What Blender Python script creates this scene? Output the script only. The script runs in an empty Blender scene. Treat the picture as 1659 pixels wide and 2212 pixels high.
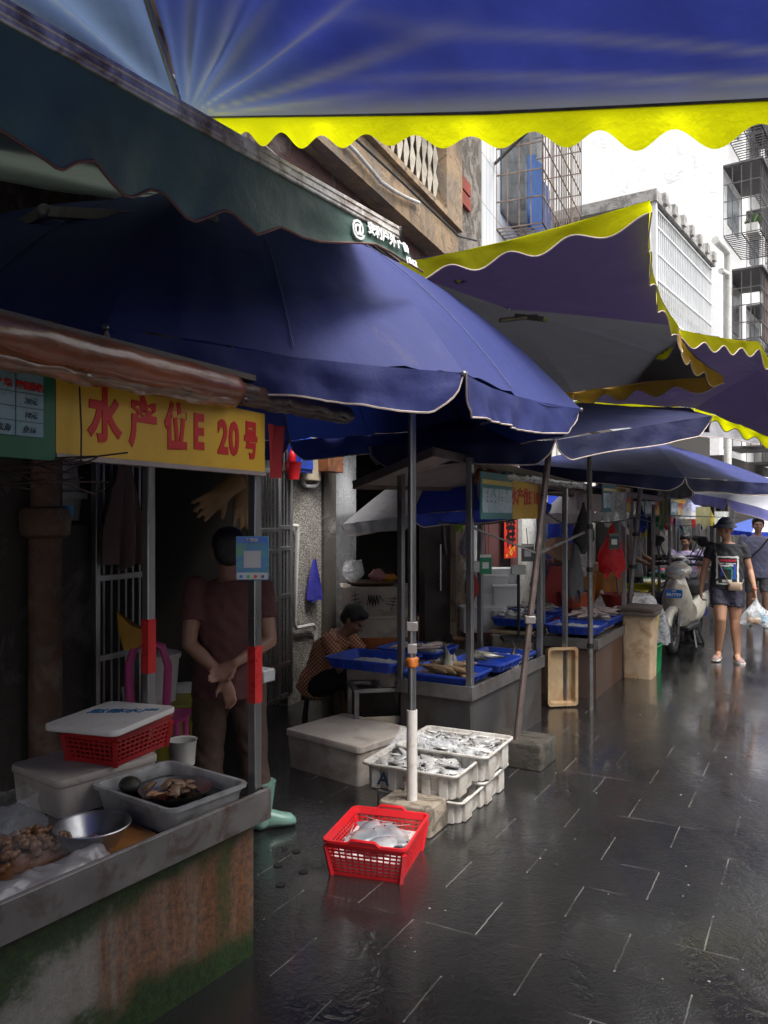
import bpy, bmesh, math, random
from mathutils import Vector, Matrix, Euler, noise
R = math.radians
random.seed(7)
SC = bpy.context.scene
COL = SC.collection
# ------------------------------------------------------------------ camera, sky, sun, exposure
H = 1.62
cam = bpy.data.cameras.new("camera"); camo = bpy.data.objects.new("camera", cam); COL.objects.link(camo)
cam.sensor_fit = 'VERTICAL'; cam.sensor_height = 34.6; cam.lens = 34.6*1727/2212
cam.clip_start = 0.05; cam.clip_end = 2000
cam.shift_y = 9/2212
camo.location = (0, 0, H); camo.rotation_euler = (R(90), 0, 0)
SC.camera = camo
SUN_EL, SUN_ROT = 62, 140
w = bpy.data.worlds.new("World"); SC.world = w; w.use_nodes = True
nt = w.node_tree; bgn = nt.nodes["Background"]
sky = nt.nodes.new("ShaderNodeTexSky"); sky.sky_type = 'NISHITA'; sky.sun_disc = False
sky.sun_elevation = R(SUN_EL); sky.sun_rotation = R(SUN_ROT)
sky.air_density = 1.6; sky.dust_density = 6.0; sky.ozone_density = 1.0
hs = nt.nodes.new("ShaderNodeHueSaturation"); hs.inputs['Saturation'].default_value = 0.10
nt.links.new(sky.outputs[0], hs.inputs['Color']); nt.links.new(hs.outputs[0], bgn.inputs[0])
bgn.inputs[1].default_value = 0.15
sl = bpy.data.lights.new("sun", 'SUN'); slo = bpy.data.objects.new("sun", sl); COL.objects.link(slo)
sl.energy = 1.5; sl.angle = R(25); sl.color = (1, .95, .88)
slo.rotation_euler = (R(90-SUN_EL), 0, R(180-SUN_ROT))
slo.location = (5, -5, 30)
SC.view_settings.view_transform = 'Standard'; SC.view_settings.look = 'None'
SC.view_settings.exposure = 1.2; SC.view_settings.gamma = 1
SC.render.engine = 'CYCLES'
try:
    SC.cycles.use_denoising = True; SC.cycles.max_bounces = 8; SC.cycles.transparent_max_bounces = 12
    SC.cycles.sample_clamp_indirect = 6
except Exception: pass
# ------------------------------------------------------------------ pixel <-> place helpers (photo measured at 1659x2212)
F = 1727.0; U0 = 829.5; V0 = 1115.0
def P(u, v, Y): return Vector(((u-U0)/F*Y, Y, H+(V0-v)/F*Y))
def G(u, v, z=0.0):
    return P(u, v, (H-z)*F/(v-V0))
def frame(x, y, th, z=0.0):
    """local x runs along the street direction (th degrees right of +Y), local y to its left, z up"""
    return Matrix.Translation((x, y, z)) @ Matrix.Rotation(R(90-th), 4, 'Z')
def FR(x, y, z, rz): return Matrix.Translation((x, y, z)) @ Matrix.Rotation(R(rz), 4, 'Z')
# ------------------------------------------------------------------ objects
MATS = {}
def thing(name, label, cat, loc=(0, 0, 0), rz=0.0, group=None, M=None):
    o = bpy.data.objects.new(name, None); COL.objects.link(o)
    if M is None: M = Matrix.Translation(loc) @ Matrix.Rotation(R(rz), 4, 'Z')
    o.matrix_world = M; o.empty_display_size = .1
    MATS[o.name] = M.copy()
    return tag(o, label, cat, group)
def tag(o, label=None, cat=None, group=None, kind=None):
    if label: o['label'] = label
    if cat: o['category'] = cat
    if group: o['group'] = group
    if kind: o['kind'] = kind
    return o
def copy_tree(o, parent=None):
    c = o.copy(); COL.objects.link(c); c.parent = parent
    for ch in list(o.children): copy_tree(ch, c)
    return c
def link_mesh(name, me, parent=None, world=True):
    if parent is not None:
        W = MATS[parent.name]
        me.transform(W.inverted())
        o = bpy.data.objects.new(name, me); COL.objects.link(o)
        o.parent = parent
        MATS[o.name] = W
    else:
        xs = [v.co for v in me.vertices]
        if xs:
            c = Vector(((min(v.x for v in xs)+max(v.x for v in xs))/2, (min(v.y for v in xs)+max(v.y for v in xs))/2, min(v.z for v in xs)))
        else: c = Vector()
        me.transform(Matrix.Translation(-c))
        o = bpy.data.objects.new(name, me); COL.objects.link(o); o.location = c
        MATS[o.name] = Matrix.Translation(c)
    return o
def frames(pts):
    n = len(pts); T = []
    for i in range(n):
        a = pts[max(0, i-1)]; b = pts[min(n-1, i+1)]
        t = (b-a); T.append(t.normalized() if t.length > 1e-9 else Vector((0, 0, 1)))
    up = Vector((0, 0, 1)) if abs(T[0].z) < .9 else Vector((1, 0, 0))
    x = T[0].cross(up).normalized(); out = []
    for t in T:
        x = (x - t*x.dot(t))
        x = x.normalized() if x.length > 1e-6 else t.orthogonal().normalized()
        out.append((x, t.cross(x)))
    return out
class MB:
    def __init__(s, M=None): s.v = []; s.f = []; s.mi = []; s.M = M; s.m = 0; s.uv = None
    def add(s, vs, fs):
        o = len(s.v)
        for p in vs:
            p = Vector(p); s.v.append(s.M @ p if s.M is not None else p)
        for f in fs: s.f.append([i+o for i in f]); s.mi.append(s.m)
        return s
    def box(s, c, sz, rz=0, Rm=None):
        c = Vector(c); x, y, z = sz[0]/2, sz[1]/2, sz[2]/2
        m = Rm if Rm is not None else Matrix.Rotation(R(rz), 3, 'Z')
        vs = [c + m @ Vector((a*x, b*y, d*z)) for d in (-1, 1) for a, b in ((-1, -1), (1, -1), (1, 1), (-1, 1))]
        return s.add(vs, [(3, 2, 1, 0), (4, 5, 6, 7), (0, 1, 5, 4), (1, 2, 6, 5), (2, 3, 7, 6), (3, 0, 4, 7)])
    def b2(s, x0, x1, y0, y1, z0, z1):
        return s.box(((x0+x1)/2, (y0+y1)/2, (z0+z1)/2), (x1-x0, y1-y0, z1-z0))
    def bar(s, p0, p1, w, h=None, up=(0, 0, 1)):
        p0 = Vector(p0); p1 = Vector(p1); d = (p1-p0); L = d.length
        if L < 1e-6: return s
        d /= L; up = Vector(up)
        if abs(d.dot(up)) > .98: up = Vector((1, 0, 0))
        a = d.cross(up).normalized(); b = a.cross(d)
        m = Matrix((d, a, b)).transposed()
        return s.box((p0+p1)/2, (L, w, h or w), Rm=m)
    def ringtube(s, rings, cap=True, closed=False):
        n = len(rings[0]); vs = [p for r in rings for p in r]; fs = []
        k = len(rings)
        for i in range(k-1 if not closed else k):
            a = i*n; b = ((i+1) % k)*n
            for j in range(n):
                fs.append((a+j, a+(j+1) % n, b+(j+1) % n, b+j))
        if cap and not closed:
            fs.append(tuple(reversed(range(n)))); fs.append(tuple((k-1)*n+j for j in range(n)))
        return s.add(vs, fs)
    def tube(s, pts, r, n=8, cap=True, closed=False):
        pts = [Vector(p) for p in pts]; fr = frames(pts)
        rs = r if isinstance(r, (list, tuple)) else [r]*len(pts)
        rings = [[p + (x*math.cos(2*math.pi*j/n) + y*math.sin(2*math.pi*j/n))*q for j in range(n)] for p, (x, y), q in zip(pts, fr, rs)]
        return s.ringtube(rings, cap, closed)
    def cyl(s, p0, p1, r0, r1=None, n=14): return s.tube([p0, p1], [r0, r0 if r1 is None else r1], n)
    def cap(s, p0, p1, r0, r1=None, n=12, flat0=False, flat1=False):
        p0 = Vector(p0); p1 = Vector(p1); r1 = r0 if r1 is None else r1
        d = (p1-p0); d = d.normalized() if d.length > 1e-6 else Vector((0, 0, 1))
        x = d.orthogonal().normalized(); y = d.cross(x)
        prof = []
        if flat0: prof += [(p0, r0)]
        else: prof += [(p0 - d*r0*math.cos(a), r0*math.sin(a)) for a in (.12, .5, .95, 1.3)] + [(p0, r0)]
        prof += [(p1, r1)]
        if not flat1: prof += [(p1 + d*r1*math.cos(a), r1*math.sin(a)) for a in (1.3, .95, .5, .12)]
        rings = [[c + (x*math.cos(2*math.pi*j/n)+y*math.sin(2*math.pi*j/n))*r for j in range(n)] for c, r in prof]
        return s.ringtube(rings)
    def ell(s, c, r, Rm=None, n=14, m=9):
        c = Vector(c); Rm = Rm if Rm is not None else Matrix.Identity(3); vs = []; fs = []
        for i in range(1, m):
            a = math.pi*i/m
            for j in range(n):
                b = 2*math.pi*j/n
                vs.append(c + Rm @ Vector((r[0]*math.sin(a)*math.cos(b), r[1]*math.sin(a)*math.sin(b), r[2]*math.cos(a))))
        t = len(vs); vs.append(c + Rm @ Vector((0, 0, r[2]))); vs.append(c + Rm @ Vector((0, 0, -r[2])))
        for i in range(m-2):
            for j in range(n):
                fs.append((i*n+j, (i+1)*n+j, (i+1)*n+(j+1) % n, i*n+(j+1) % n))
        for j in range(n):
            fs.append((t, j, (j+1) % n)); fs.append((t+1, (m-2)*n+(j+1) % n, (m-2)*n+j))
        return s.add(vs, fs)
    def lathe(s, prof, c=(0, 0, 0), n=24, cap=False):
        c = Vector(c)
        rings = [[c + Vector((r*math.cos(2*math.pi*j/n), r*math.sin(2*math.pi*j/n), z)) for j in range(n)] for r, z in prof]
        return s.ringtube(rings, cap)
    def grid(s, fn, nu, nv):
        vs = [fn(i/nu, j/nv) for j in range(nv+1) for i in range(nu+1)]
        fs = [(j*(nu+1)+i, j*(nu+1)+i+1, (j+1)*(nu+1)+i+1, (j+1)*(nu+1)+i) for j in range(nv) for i in range(nu)]
        return s.add(vs, fs)
    def poly(s, pts): return s.add(pts, [tuple(range(len(pts)))])
    def slab(s, pts, d):
        """polygon pts extruded by vector d"""
        d = Vector(d); pts = [Vector(p) for p in pts]; n = len(pts)
        vs = pts + [p+d for p in pts]
        fs = [tuple(reversed(range(n))), tuple(n+i for i in range(n))] + [(i, (i+1) % n, n+(i+1) % n, n+i) for i in range(n)]
        return s.add(vs, fs)
    def rr(s, prof, cap0=True, cap1=True, k=3, c=(0, 0)):
        """rounded rectangle rings: prof of (lx, ly, r, z)"""
        rings = []
        for lx, ly, r, z in prof:
            r = max(.0005, min(r, lx/2-.0002, ly/2-.0002)); ring = []
            for q, (sx, sy) in enumerate(((1, 1), (-1, 1), (-1, -1), (1, -1))):
                for i in range(k+1):
                    a = math.pi/2*(q+i/k)
                    ring.append(Vector((c[0]+sx*(lx/2-r)+r*math.cos(a), c[1]+sy*(ly/2-r)+r*math.sin(a), z)))
            rings.append(ring)
        n = len(rings[0]); vs = [p for r_ in rings for p in r_]; fs = []
        for i in range(len(rings)-1):
            for j in range(n): fs.append((i*n+j, i*n+(j+1) % n, (i+1)*n+(j+1) % n, (i+1)*n+j))
        if cap0: fs.append(tuple(reversed(range(n))))
        if cap1: fs.append(tuple((len(rings)-1)*n+j for j in range(n)))
        return s.add(vs, fs)
    def mesh(s, name, mats=None):
        me = bpy.data.meshes.new(name); me.from_pydata([tuple(p) for p in s.v], [], s.f); 
        if mats:
            for m in (mats if isinstance(mats, (list, tuple)) else [mats]): me.materials.append(m)
            if isinstance(mats, (list, tuple)) and len(mats) > 1: me.polygons.foreach_set('material_index', s.mi)
        return me
    def build(s, name, mats, parent=None, smooth=False, bevel=0, ang=40, seg=2, fix=False):
        me = s.mesh(name, mats)
        if fix:
            b = bmesh.new(); b.from_mesh(me); bmesh.ops.recalc_face_normals(b, faces=b.faces); b.to_mesh(me); b.free()
        me.update()
        o = link_mesh(name, me, parent)
        if smooth:
            me.shade_smooth(); me.set_sharp_from_angle(angle=R(ang))
        if bevel:
            md = o.modifiers.new('bevel', 'BEVEL'); md.width = bevel; md.segments = seg; md.limit_method = 'ANGLE'; md.angle_limit = R(35)
            me.shade_smooth(); me.set_sharp_from_angle(angle=R(50))
            md.harden_normals = False
        return o
def eval_mesh(o):
    dg = bpy.context.evaluated_depsgraph_get(); dg.update()
    return bpy.data.meshes.new_from_object(o.evaluated_get(dg), depsgraph=dg)
def remesh(mb, name, mats, parent, voxel=.008, smooth=3, keep=None):
    me = mb.mesh(name); o = bpy.data.objects.new('tmp', me); COL.objects.link(o)
    m = o.modifiers.new('r', 'REMESH'); m.mode = 'VOXEL'; m.voxel_size = voxel
    if smooth:
        m = o.modifiers.new('s', 'SMOOTH'); m.factor = .6; m.iterations = smooth
    e = eval_mesh(o); bpy.data.objects.remove(o); bpy.data.meshes.remove(me)
    e.name = name; e.materials.clear()
    for mm in (mats if isinstance(mats, (list, tuple)) else [mats]): e.materials.append(mm)
    if name in ('shirt', 'trousers', 'tee_shirt', 'shorts'):   # soft folds in the cloth
        nn_ = [v.normal.copy() for v in e.vertices]; cs = [v.co.copy() for v in e.vertices]; out = []
        for c, n_ in zip(cs, nn_):
            a = .0075*noise.noise(Vector((c.x*9, c.y*9, c.z*16+c.x*14)))+.004*noise.noise(Vector((c.x*26, c.y*26, c.z*30)))
            out.extend(c+n_*(a+.001))
        e.vertices.foreach_set('co', out)
    e.update(); e.shade_smooth()
    return link_mesh(name, e, parent)
def text(s, size, M, mat, name='lettering', parent=None, depth=.0015, bold=0, sx=1.0, align='CENTER', shear=0, sp=1.0):
    """writing in the local XY plane of M"""
    cu = bpy.data.curves.new('t', 'FONT'); cu.body = s; cu.size = size; cu.align_x = align; cu.align_y = 'CENTER'
    cu.extrude = depth; cu.offset = bold; cu.shear = shear; cu.space_character = sp; cu.resolution_u = 3
    o = bpy.data.objects.new('t', cu); COL.objects.link(o)
    me = eval_mesh(o); bpy.data.objects.remove(o)
    me.transform(M @ Matrix.Diagonal((sx, 1, 1, 1)))
    me.materials.clear(); me.materials.append(mat); me.name = name
    return link_mesh(name, me, parent)
def plane_M(o, x, y):
    """matrix whose local X, Y follow vectors x, y at origin o"""
    x = Vector(x).normalized(); y = Vector(y); z = x.cross(y).normalized(); y = z.cross(x)
    m = Matrix((x, y, z)).transposed().to_4x4(); m.translation = Vector(o); return m
def N3(p, s=1.0, seed=0): return noise.noise(Vector(p)*s + Vector((seed*7.3, seed*3.1, seed)))
def sm(t): t = max(0, min(1, t)); return t*t*(3-2*t)
# ------------------------------------------------------------------ materials
def S(h):
    c = [int(h[i:i+2], 16)/255 for i in (0, 2, 4)]
    return tuple(x/12.92 if x <= .04045 else ((x+.055)/1.055)**2.4 for x in c)
_mc = {}
def nodes(m): m.use_nodes = True; t = m.node_tree; return t, t.nodes, t.links, t.nodes['Principled BSDF']
def mixc(t, fac, a, b, mode='MIX'):
    n = t.nodes.new('ShaderNodeMix'); n.data_type = 'RGBA'; n.blend_type = mode
    for k, x in ((0, fac), (6, a), (7, b)):
        if isinstance(x, (int, float)): n.inputs[k].default_value = x
        elif isinstance(x, tuple): n.inputs[k].default_value = (*x[:3], 1)
        else: t.links.new(x, n.inputs[k])
    return n.outputs[2]
def ramp(t, src, stops):
    n = t.nodes.new('ShaderNodeValToRGB'); e = n.color_ramp.elements
    while len(e) < len(stops): e.new(.5)
    for i, (p, c) in enumerate(stops):
        e[i].position = p; e[i].color = (c, c, c, 1) if isinstance(c, (int, float)) else (*c, 1)
    t.links.new(src, n.inputs[0]); return n.outputs[0]
def tex(t, kind, scale, coord, detail=4, rough=.55, dist=0):
    n = t.nodes.new('ShaderNodeTex'+kind); n.inputs['Scale'].default_value = scale
    if kind == 'Noise': n.inputs['Detail'].default_value = detail; n.inputs['Roughness'].default_value = rough; n.inputs['Distortion'].default_value = dist
    t.links.new(coord, n.inputs['Vector']); return n
def coords(t, scale=(1, 1, 1), rot=(0, 0, 0), kind='Object', loc=(0, 0, 0)):
    tc = t.nodes.new('ShaderNodeTexCoord'); mp = t.nodes.new('ShaderNodeMapping')
    mp.inputs['Scale'].default_value = scale; mp.inputs['Rotation'].default_value = rot; mp.inputs['Location'].default_value = loc
    if kind == 'World':
        g = t.nodes.new('ShaderNodeNewGeometry'); t.links.new(g.outputs['Position'], mp.inputs[0])
    else: t.links.new(tc.outputs[kind], mp.inputs[0])
    return mp.outputs[0]
def bumpn(t, h, strength, dist=.01):
    b = t.nodes.new('ShaderNodeBump'); b.inputs['Strength'].default_value = strength; b.inputs['Distance'].default_value = dist
    t.links.new(h, b.inputs['Height']); return b.outputs[0]
def mat(name, col, rough=.6, metal=0, var=.25, scale=6, bump=.15, col2=None, f2=.0, s2=3, stretch=(1, 1, 1), spec=None, coat=0, rvar=.1, alpha=1, trans=0, bd=.01, emit=None):
    if name in _mc: return _mc[name]
    m = bpy.data.materials.new(name); t, N, L, pb = nodes(m); _mc[name] = m
    co = coords(t, stretch)
    n1 = tex(t, 'Noise', scale, co, 6, .6)
    a = tuple(x*(1-var) for x in col); b = tuple(min(1, x*(1+var)) for x in col)
    c = mixc(t, ramp(t, n1.outputs[0], [(.3, 0), (.7, 1)]), a, b)
    if col2 is not None:
        n2 = tex(t, 'Noise', s2, co, 8, .65, .6)
        c = mixc(t, ramp(t, n2.outputs[0], [(.5-f2*.25, 0), (.72-f2*.25, 1)]), c, tuple(col2))
    L.new(c, pb.inputs['Base Color'])
    pb.inputs['Metallic'].default_value = metal
    if rvar:
        r = ramp(t, n1.outputs[0], [(.25, max(.02, rough-rvar)), (.75, min(1, rough+rvar))]); L.new(r, pb.inputs['Roughness'])
    else: pb.inputs['Roughness'].default_value = rough
    if spec is not None: pb.inputs['Specular IOR Level'].default_value = spec
    if coat: pb.inputs['Coat Weight'].default_value = coat; pb.inputs['Coat Roughness'].default_value = .1
    if bump:
        n3 = tex(t, 'Noise', scale*5, co, 5, .6); L.new(bumpn(t, n3.outputs[0], bump, bd), pb.inputs['Normal'])
    if trans: pb.inputs['Transmission Weight'].default_value = trans; pb.inputs['IOR'].default_value = 1.3
    if alpha < 1: pb.inputs['Alpha'].default_value = alpha
    if emit: pb.inputs['Emission Color'].default_value = (*emit, 1); pb.inputs['Emission Strength'].default_value = 1
    return m
def cloth(name, col, tr=.35, trcol=None, var=.15, scale=3, rough=.65, wr=.3, dirt=None, sheen=0, wscale=9, stretch=(1, 1, 1), back=None):
    """thin fabric: some light comes through"""
    if name in _mc: return _mc[name]
    m = bpy.data.materials.new(name); t, N, L, pb = nodes(m); _mc[name] = m
    co = coords(t, stretch); n1 = tex(t, 'Noise', scale, co, 5, .6)
    c = mixc(t, ramp(t, n1.outputs[0], [(.3, 0), (.7, 1)]), tuple(x*(1-var) for x in col), tuple(x*(1+var) for x in col))
    if back is not None:
        g = N.new('ShaderNodeNewGeometry'); c = mixc(t, g.outputs['Backfacing'], c, back)
    if dirt is not None:
        n2 = tex(t, 'Noise', 5, co, 9, .7, 1.2); c = mixc(t, ramp(t, n2.outputs[0], [(.62, 0), (.78, .55)]), c, dirt)
    L.new(c, pb.inputs['Base Color']); pb.inputs['Roughness'].default_value = rough
    n3 = tex(t, 'Noise', wscale, co, 6, .55, .15); nb = bumpn(t, n3.outputs[0], wr, .05); L.new(nb, pb.inputs['Normal'])
    ts = N.new('ShaderNodeBsdfTranslucent'); ts.inputs[0].default_value = (*(trcol or col), 1); L.new(nb, ts.inputs['Normal'])
    mx = N.new('ShaderNodeMixShader'); mx.inputs[0].default_value = tr
    L.new(pb.outputs[0], mx.inputs[1]); L.new(ts.outputs[0], mx.inputs[2]); L.new(mx.outputs[0], N['Material Output'].inputs[0])
    return m
def film(name, col=(.85, .87, .9), a=.35, rough=.15, wr=.6, ws=14):
    """clear crinkled plastic film"""
    if name in _mc: return _mc[name]
    m = bpy.data.materials.new(name); t, N, L, pb = nodes(m); _mc[name] = m
    co = coords(t); n3 = tex(t, 'Noise', ws, co, 4, .6, 1.5)
    pb.inputs['Base Color'].default_value = (*col, 1); pb.inputs['Roughness'].default_value = rough
    L.new(bumpn(t, n3.outputs[0], wr, .04), pb.inputs['Normal'])
    tp = N.new('ShaderNodeBsdfTransparent'); mx = N.new('ShaderNodeMixShader')
    L.new(ramp(t, n3.outputs[0], [(.35, a*.55), (.7, min(1, a*1.5))]), mx.inputs[0])
    L.new(tp.outputs[0], mx.inputs[1]); L.new(pb.outputs[0], mx.inputs[2]); L.new(mx.outputs[0], N['Material Output'].inputs[0])
    return m
steel = lambda: mat('stainless_steel', (.42, .42, .43), .34, .95, .25, 5, .05, (.18, .13, .10), -.15, 4, (1, 1, .25), rvar=.12)
dsteel = lambda: mat('dull_steel', (.20, .19, .19), .45, .7, .3, 7, .1, (.12, .07, .05), -.1, 5)
black = lambda: mat('black_plastic', (.015, .015, .017), .5, 0, .3, 8, .05)
styro = lambda: mat('white_foam', (.60, .58, .55), .75, 0, .08, 4, .25, (.36, .31, .25), -.1, 5, bd=.004)
darkst = lambda: mat('dirty_foam', (.42, .37, .33), .75, 0, .14, 5, .3, (.20, .15, .11), .0, 3, bd=.004)
whitep = lambda: mat('white_plastic', (.47, .45, .42), .4, 0, .12, 7, .08, (.25, .20, .15), .1, 9)
redp = lambda: mat('red_plastic', (.55, .012, .018), .33, 0, .15, 4, .04)
bluep = lambda: mat('blue_plastic', (.015, .05, .36), .38, 0, .2, 5, .06, (.03, .04, .08), -.1, 7)
pvc = lambda: mat('white_pvc', (.55, .55, .53), .4, 0, .12, 5, .03, (.30, .22, .15), -.15, 6)
wood = lambda: mat('old_wood', (.16, .09, .05), .7, 0, .4, 5, .3, (.05, .03, .02), 0, 6, (1, 1, 6))
# ================================================================== THE SETTING
def LP(M, u, v, y=0.0):
    """where the sight line of photo pixel (u,v) meets the plane local y of frame M -> local (x,y,z)"""
    Mi = M.inverted(); o = Mi @ Vector((0, 0, H)); d = Mi.to_3x3() @ (P(u, v, 1.0)-Vector((0, 0, H)))
    k = (y-o.y)/d.y; return o+d*k
def ground_mat():
    m = bpy.data.materials.new('wet_slate_paving'); t, N, L, pb = nodes(m)
    co0 = coords(t, rot=(0, 0, R(28.7)), kind='World', loc=(.1165, -.14, 0))
    wob = tex(t, 'Noise', 11, co0, 3, .6); vm = N.new('ShaderNodeVectorMath'); vm.operation = 'MULTIPLY_ADD'; L.new(wob.outputs['Color'], vm.inputs[0]); vm.inputs[1].default_value = (.010, .010, 0); L.new(co0, vm.inputs[2]); co = vm.outputs[0]
    sp = N.new('ShaderNodeSeparateXYZ'); L.new(co, sp.inputs[0])
    def mth(op, a, b=0):
        n = N.new('ShaderNodeMath'); n.operation = op
        for k, x in enumerate((a, b)):
            if isinstance(x, (int, float)): n.inputs[k].default_value = x
            else: L.new(x, n.inputs[k])
        return n.outputs[0]
    fr_ = mth('FRACT', mth('DIVIDE', sp.outputs[1], .305)); edge = mth('MINIMUM', fr_, mth('SUBTRACT', 1, fr_)); trans = ramp(t, edge, [(.010, 1), (.022, 0)])
    br = N.new('ShaderNodeTexBrick'); L.new(co, br.inputs['Vector'])
    br.inputs['Scale'].default_value = 1; br.inputs['Brick Width'].default_value = .527; br.inputs['Row Height'].default_value = .305
    br.inputs['Mortar Size'].default_value = .0035; br.inputs['Mortar Smooth'].default_value = .2
    br.inputs['Color1'].default_value = (.011, .0108, .011, 1); br.inputs['Color2'].default_value = (.018, .0175, .0175, 1); br.inputs['Mortar'].default_value = (.15, .145, .14, 1)  # pale mortar paints reflected light along the lengthwise joints
    big = tex(t, 'Noise', .9, co, 5, .6, .5); fine = tex(t, 'Noise', 34, co, 5, .7)
    stain = tex(t, 'Noise', 3.2, co, 8, .7, 1.0)
    c = mixc(t, ramp(t, stain.outputs[0], [(.35, 0), (.75, .6)]), br.outputs[0], (.018, .017, .018))
    c = mixc(t, ramp(t, fine.outputs[0], [(.62, 0), (.8, .5)]), c, (.035, .034, .033))
    gap = tex(t, 'Noise', 2.3, co0, 2, .5); bl_ = ramp(t, gap.outputs[0], [(.44, .75), (.60, 0)])
    c = mixc(t, mth('MULTIPLY', mth('LESS_THAN', .06, edge), bl_), c, (.014, .014, .014))
    c = mixc(t, trans, c, mixc(t, ramp(t, gap.outputs[0], [(.55, 0), (.68, 1)]), (.008, .008, .008), (.075, .07, .068)))
    L.new(c, pb.inputs['Base Color'])
    # wet film: where it pools the surface is flat and mirror like, elsewhere the stone grain shows
    mapst = coords(t, (1, .28, 1), (0, 0, R(28.7)), 'World'); tracks = tex(t, 'Noise', 3.0, mapst, 5, .6, .8)
    wet = mixc(t, .55, big.outputs[0], tracks.outputs[0])
    rf = ramp(t, wet, [(.34, .035), (.45, .10), (.62, .27)]); L.new(mixc(t, .35, rf, mixc(t, 1.0, rf, mixc(t, br.outputs[0], (.35, .35, .35), (1.6, 1.6, 1.6)), 'MULTIPLY')), pb.inputs['Roughness'])
    pb.inputs['Specular IOR Level'].default_value = .85
    pb.inputs['Coat Weight'].default_value = .55; pb.inputs['Coat IOR'].default_value = 1.33; L.new(ramp(t, wet, [(.34, .04), (.5, .12), (.65, .3)]), pb.inputs['Coat Roughness'])
    grit = tex(t, 'Noise', 90, co, 3, .6); rip = tex(t, 'Noise', 13, co, 3, .5, 2.0)
    st = mixc(t, ramp(t, wet, [(.42, 0), (.6, 1)]), (.12, .12, .12), grit.outputs[0])
    h = mixc(t, .45, st, rip.outputs[0])
    b1 = bumpn(t, h, .42, .014)
    b2 = N.new('ShaderNodeBump'); b2.inputs['Strength'].default_value = .7; b2.inputs['Distance'].default_value = .004; b2.invert = True
    L.new(br.outputs['Fac'], b2.inputs['Height']); L.new(b1, b2.inputs['Normal']); L.new(b2.outputs[0], pb.inputs['Normal'])
    return m
g = MB(); g.poly([(-250, -250, 0), (250, -250, 0), (250, 250, 0), (-250, 250, 0)])
tag(g.build('ground', ground_mat()), 'wet dark slate slabs with bright reflections painted along thin joints, the market lane', kind='structure')
# older strip of dark wet stone along the stalls: worn slab drain strip
rng = random.Random(3)
lt = MB()
for i in range(70):
    yy = rng.uniform(2.6, 8.5); xx = rng.uniform(-.35, .95)*yy*.5+.2*yy*.3
    s = rng.uniform(.0015, .0045)*(1 + .25*yy*.3); a = rng.uniform(0, 6)
    lt.M = Matrix.Translation((xx, yy, .002)) @ Matrix.Rotation(a, 4, 'Z')
    n = rng.randint(4, 6); pts = [(s*rng.uniform(.6, 1.6)*math.cos(k*6.283/n), s*rng.uniform(.4, 1)*math.sin(k*6.283/n), 0) for k in range(n)]
    lt.slab(pts, (0, 0, s*.5))
tag(lt.build('scales_and_crumbs', mat('crumb_white', (.28, .28, .26), .4, 0, .2, 40, 0)), 'pale fish scales and foam crumbs scattered on the wet slabs', 'litter', kind='stuff')

for i, (u, v) in enumerate(((640, 1840), (655, 1884), (600, 1870), (606, 1912))):
    c = G(u, v); m = MB(); n = 12
    m.slab([(c.x+.022*math.cos(6.283*k/n), c.y+.022*math.sin(6.283*k/n), .003) for k in range(n)], (0, 0, .001))
    tag(m.build('drain_hole', mat('hole_black', (.003, .003, .003), .9)), 'small dark round drain hole in the wet ground between the nearest stall and red basket', 'drain hole', 'drain holes by the nearest stall')
# ---- materials of the walls
def pebble():
    if 'pebble' in _mc: return _mc['pebble']
    m = bpy.data.materials.new('pebble_dash'); t, N, L, pb = nodes(m); _mc['pebble'] = m
    co = coords(t); v = tex(t, 'Voronoi', 75, co); n2 = tex(t, 'Noise', 2.2, co, 8, .7, .7)
    c = mixc(t, ramp(t, v.outputs['Distance'], [(.15, 0), (.55, 1)]), (.62, .60, .56), (.13, .115, .10))
    c = mixc(t, ramp(t, n2.outputs[0], [(.45, 0), (.75, .8)]), c, (.10, .085, .07))
    L.new(c, pb.inputs['Base Color']); pb.inputs['Roughness'].default_value = .75
    L.new(bumpn(t, v.outputs['Distance'], .6, .008), pb.inputs['Normal']); return m
def peel(name, base, under, lo=.48, hi=.56, sc=1.6, spots=(.06, .05, .045)):
    if name in _mc: return _mc[name]
    m = bpy.data.materials.new(name); t, N, L, pb = nodes(m); _mc[name] = m
    co = coords(t); n1 = tex(t, 'Noise', sc, co, 10, .72, .8); n2 = tex(t, 'Noise', 9, co, 6, .7, .3)
    c = mixc(t, ramp(t, n1.outputs[0], [(lo, 0), (hi, 1)]), base, under)
    c = mixc(t, ramp(t, n2.outputs[0], [(.55, 0), (.72, .75)]), c, spots)
    L.new(c, pb.inputs['Base Color']); pb.inputs['Roughness'].default_value = .85
    L.new(bumpn(t, mixc(t, .5, ramp(t, n1.outputs[0], [(lo, 0), (hi, 1)]), n2.outputs[0]), .7, .035), pb.inputs['Normal']); return m
concrete = lambda: peel('grimy_concrete', (.060, .052, .044), (.17, .155, .14), .56, .66, 1.2, (.03, .028, .024))
ochre = lambda: peel('ochre_plaster', (.31, .215, .13), (.20, .165, .13), .46, .60, 3.2, (.085, .05, .032))
maroon = lambda: peel('maroon_plaster', (.11, .055, .05), (.26, .20, .18), .52, .60, 1.7, (.03, .018, .016))
mauve = lambda: peel('mauve_plaster', (.19, .14, .145), (.060, .034, .028), .43, .52, 2.2, (.05, .03, .028))
white_paint = lambda: peel('white_render', (.80, .80, .80), (.74, .74, .75), .6, .7, .8, (.70, .70, .71))
dark_room = lambda: mat('dark_interior', (.03, .026, .023), .8, 0, .3, 3, .1)
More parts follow.
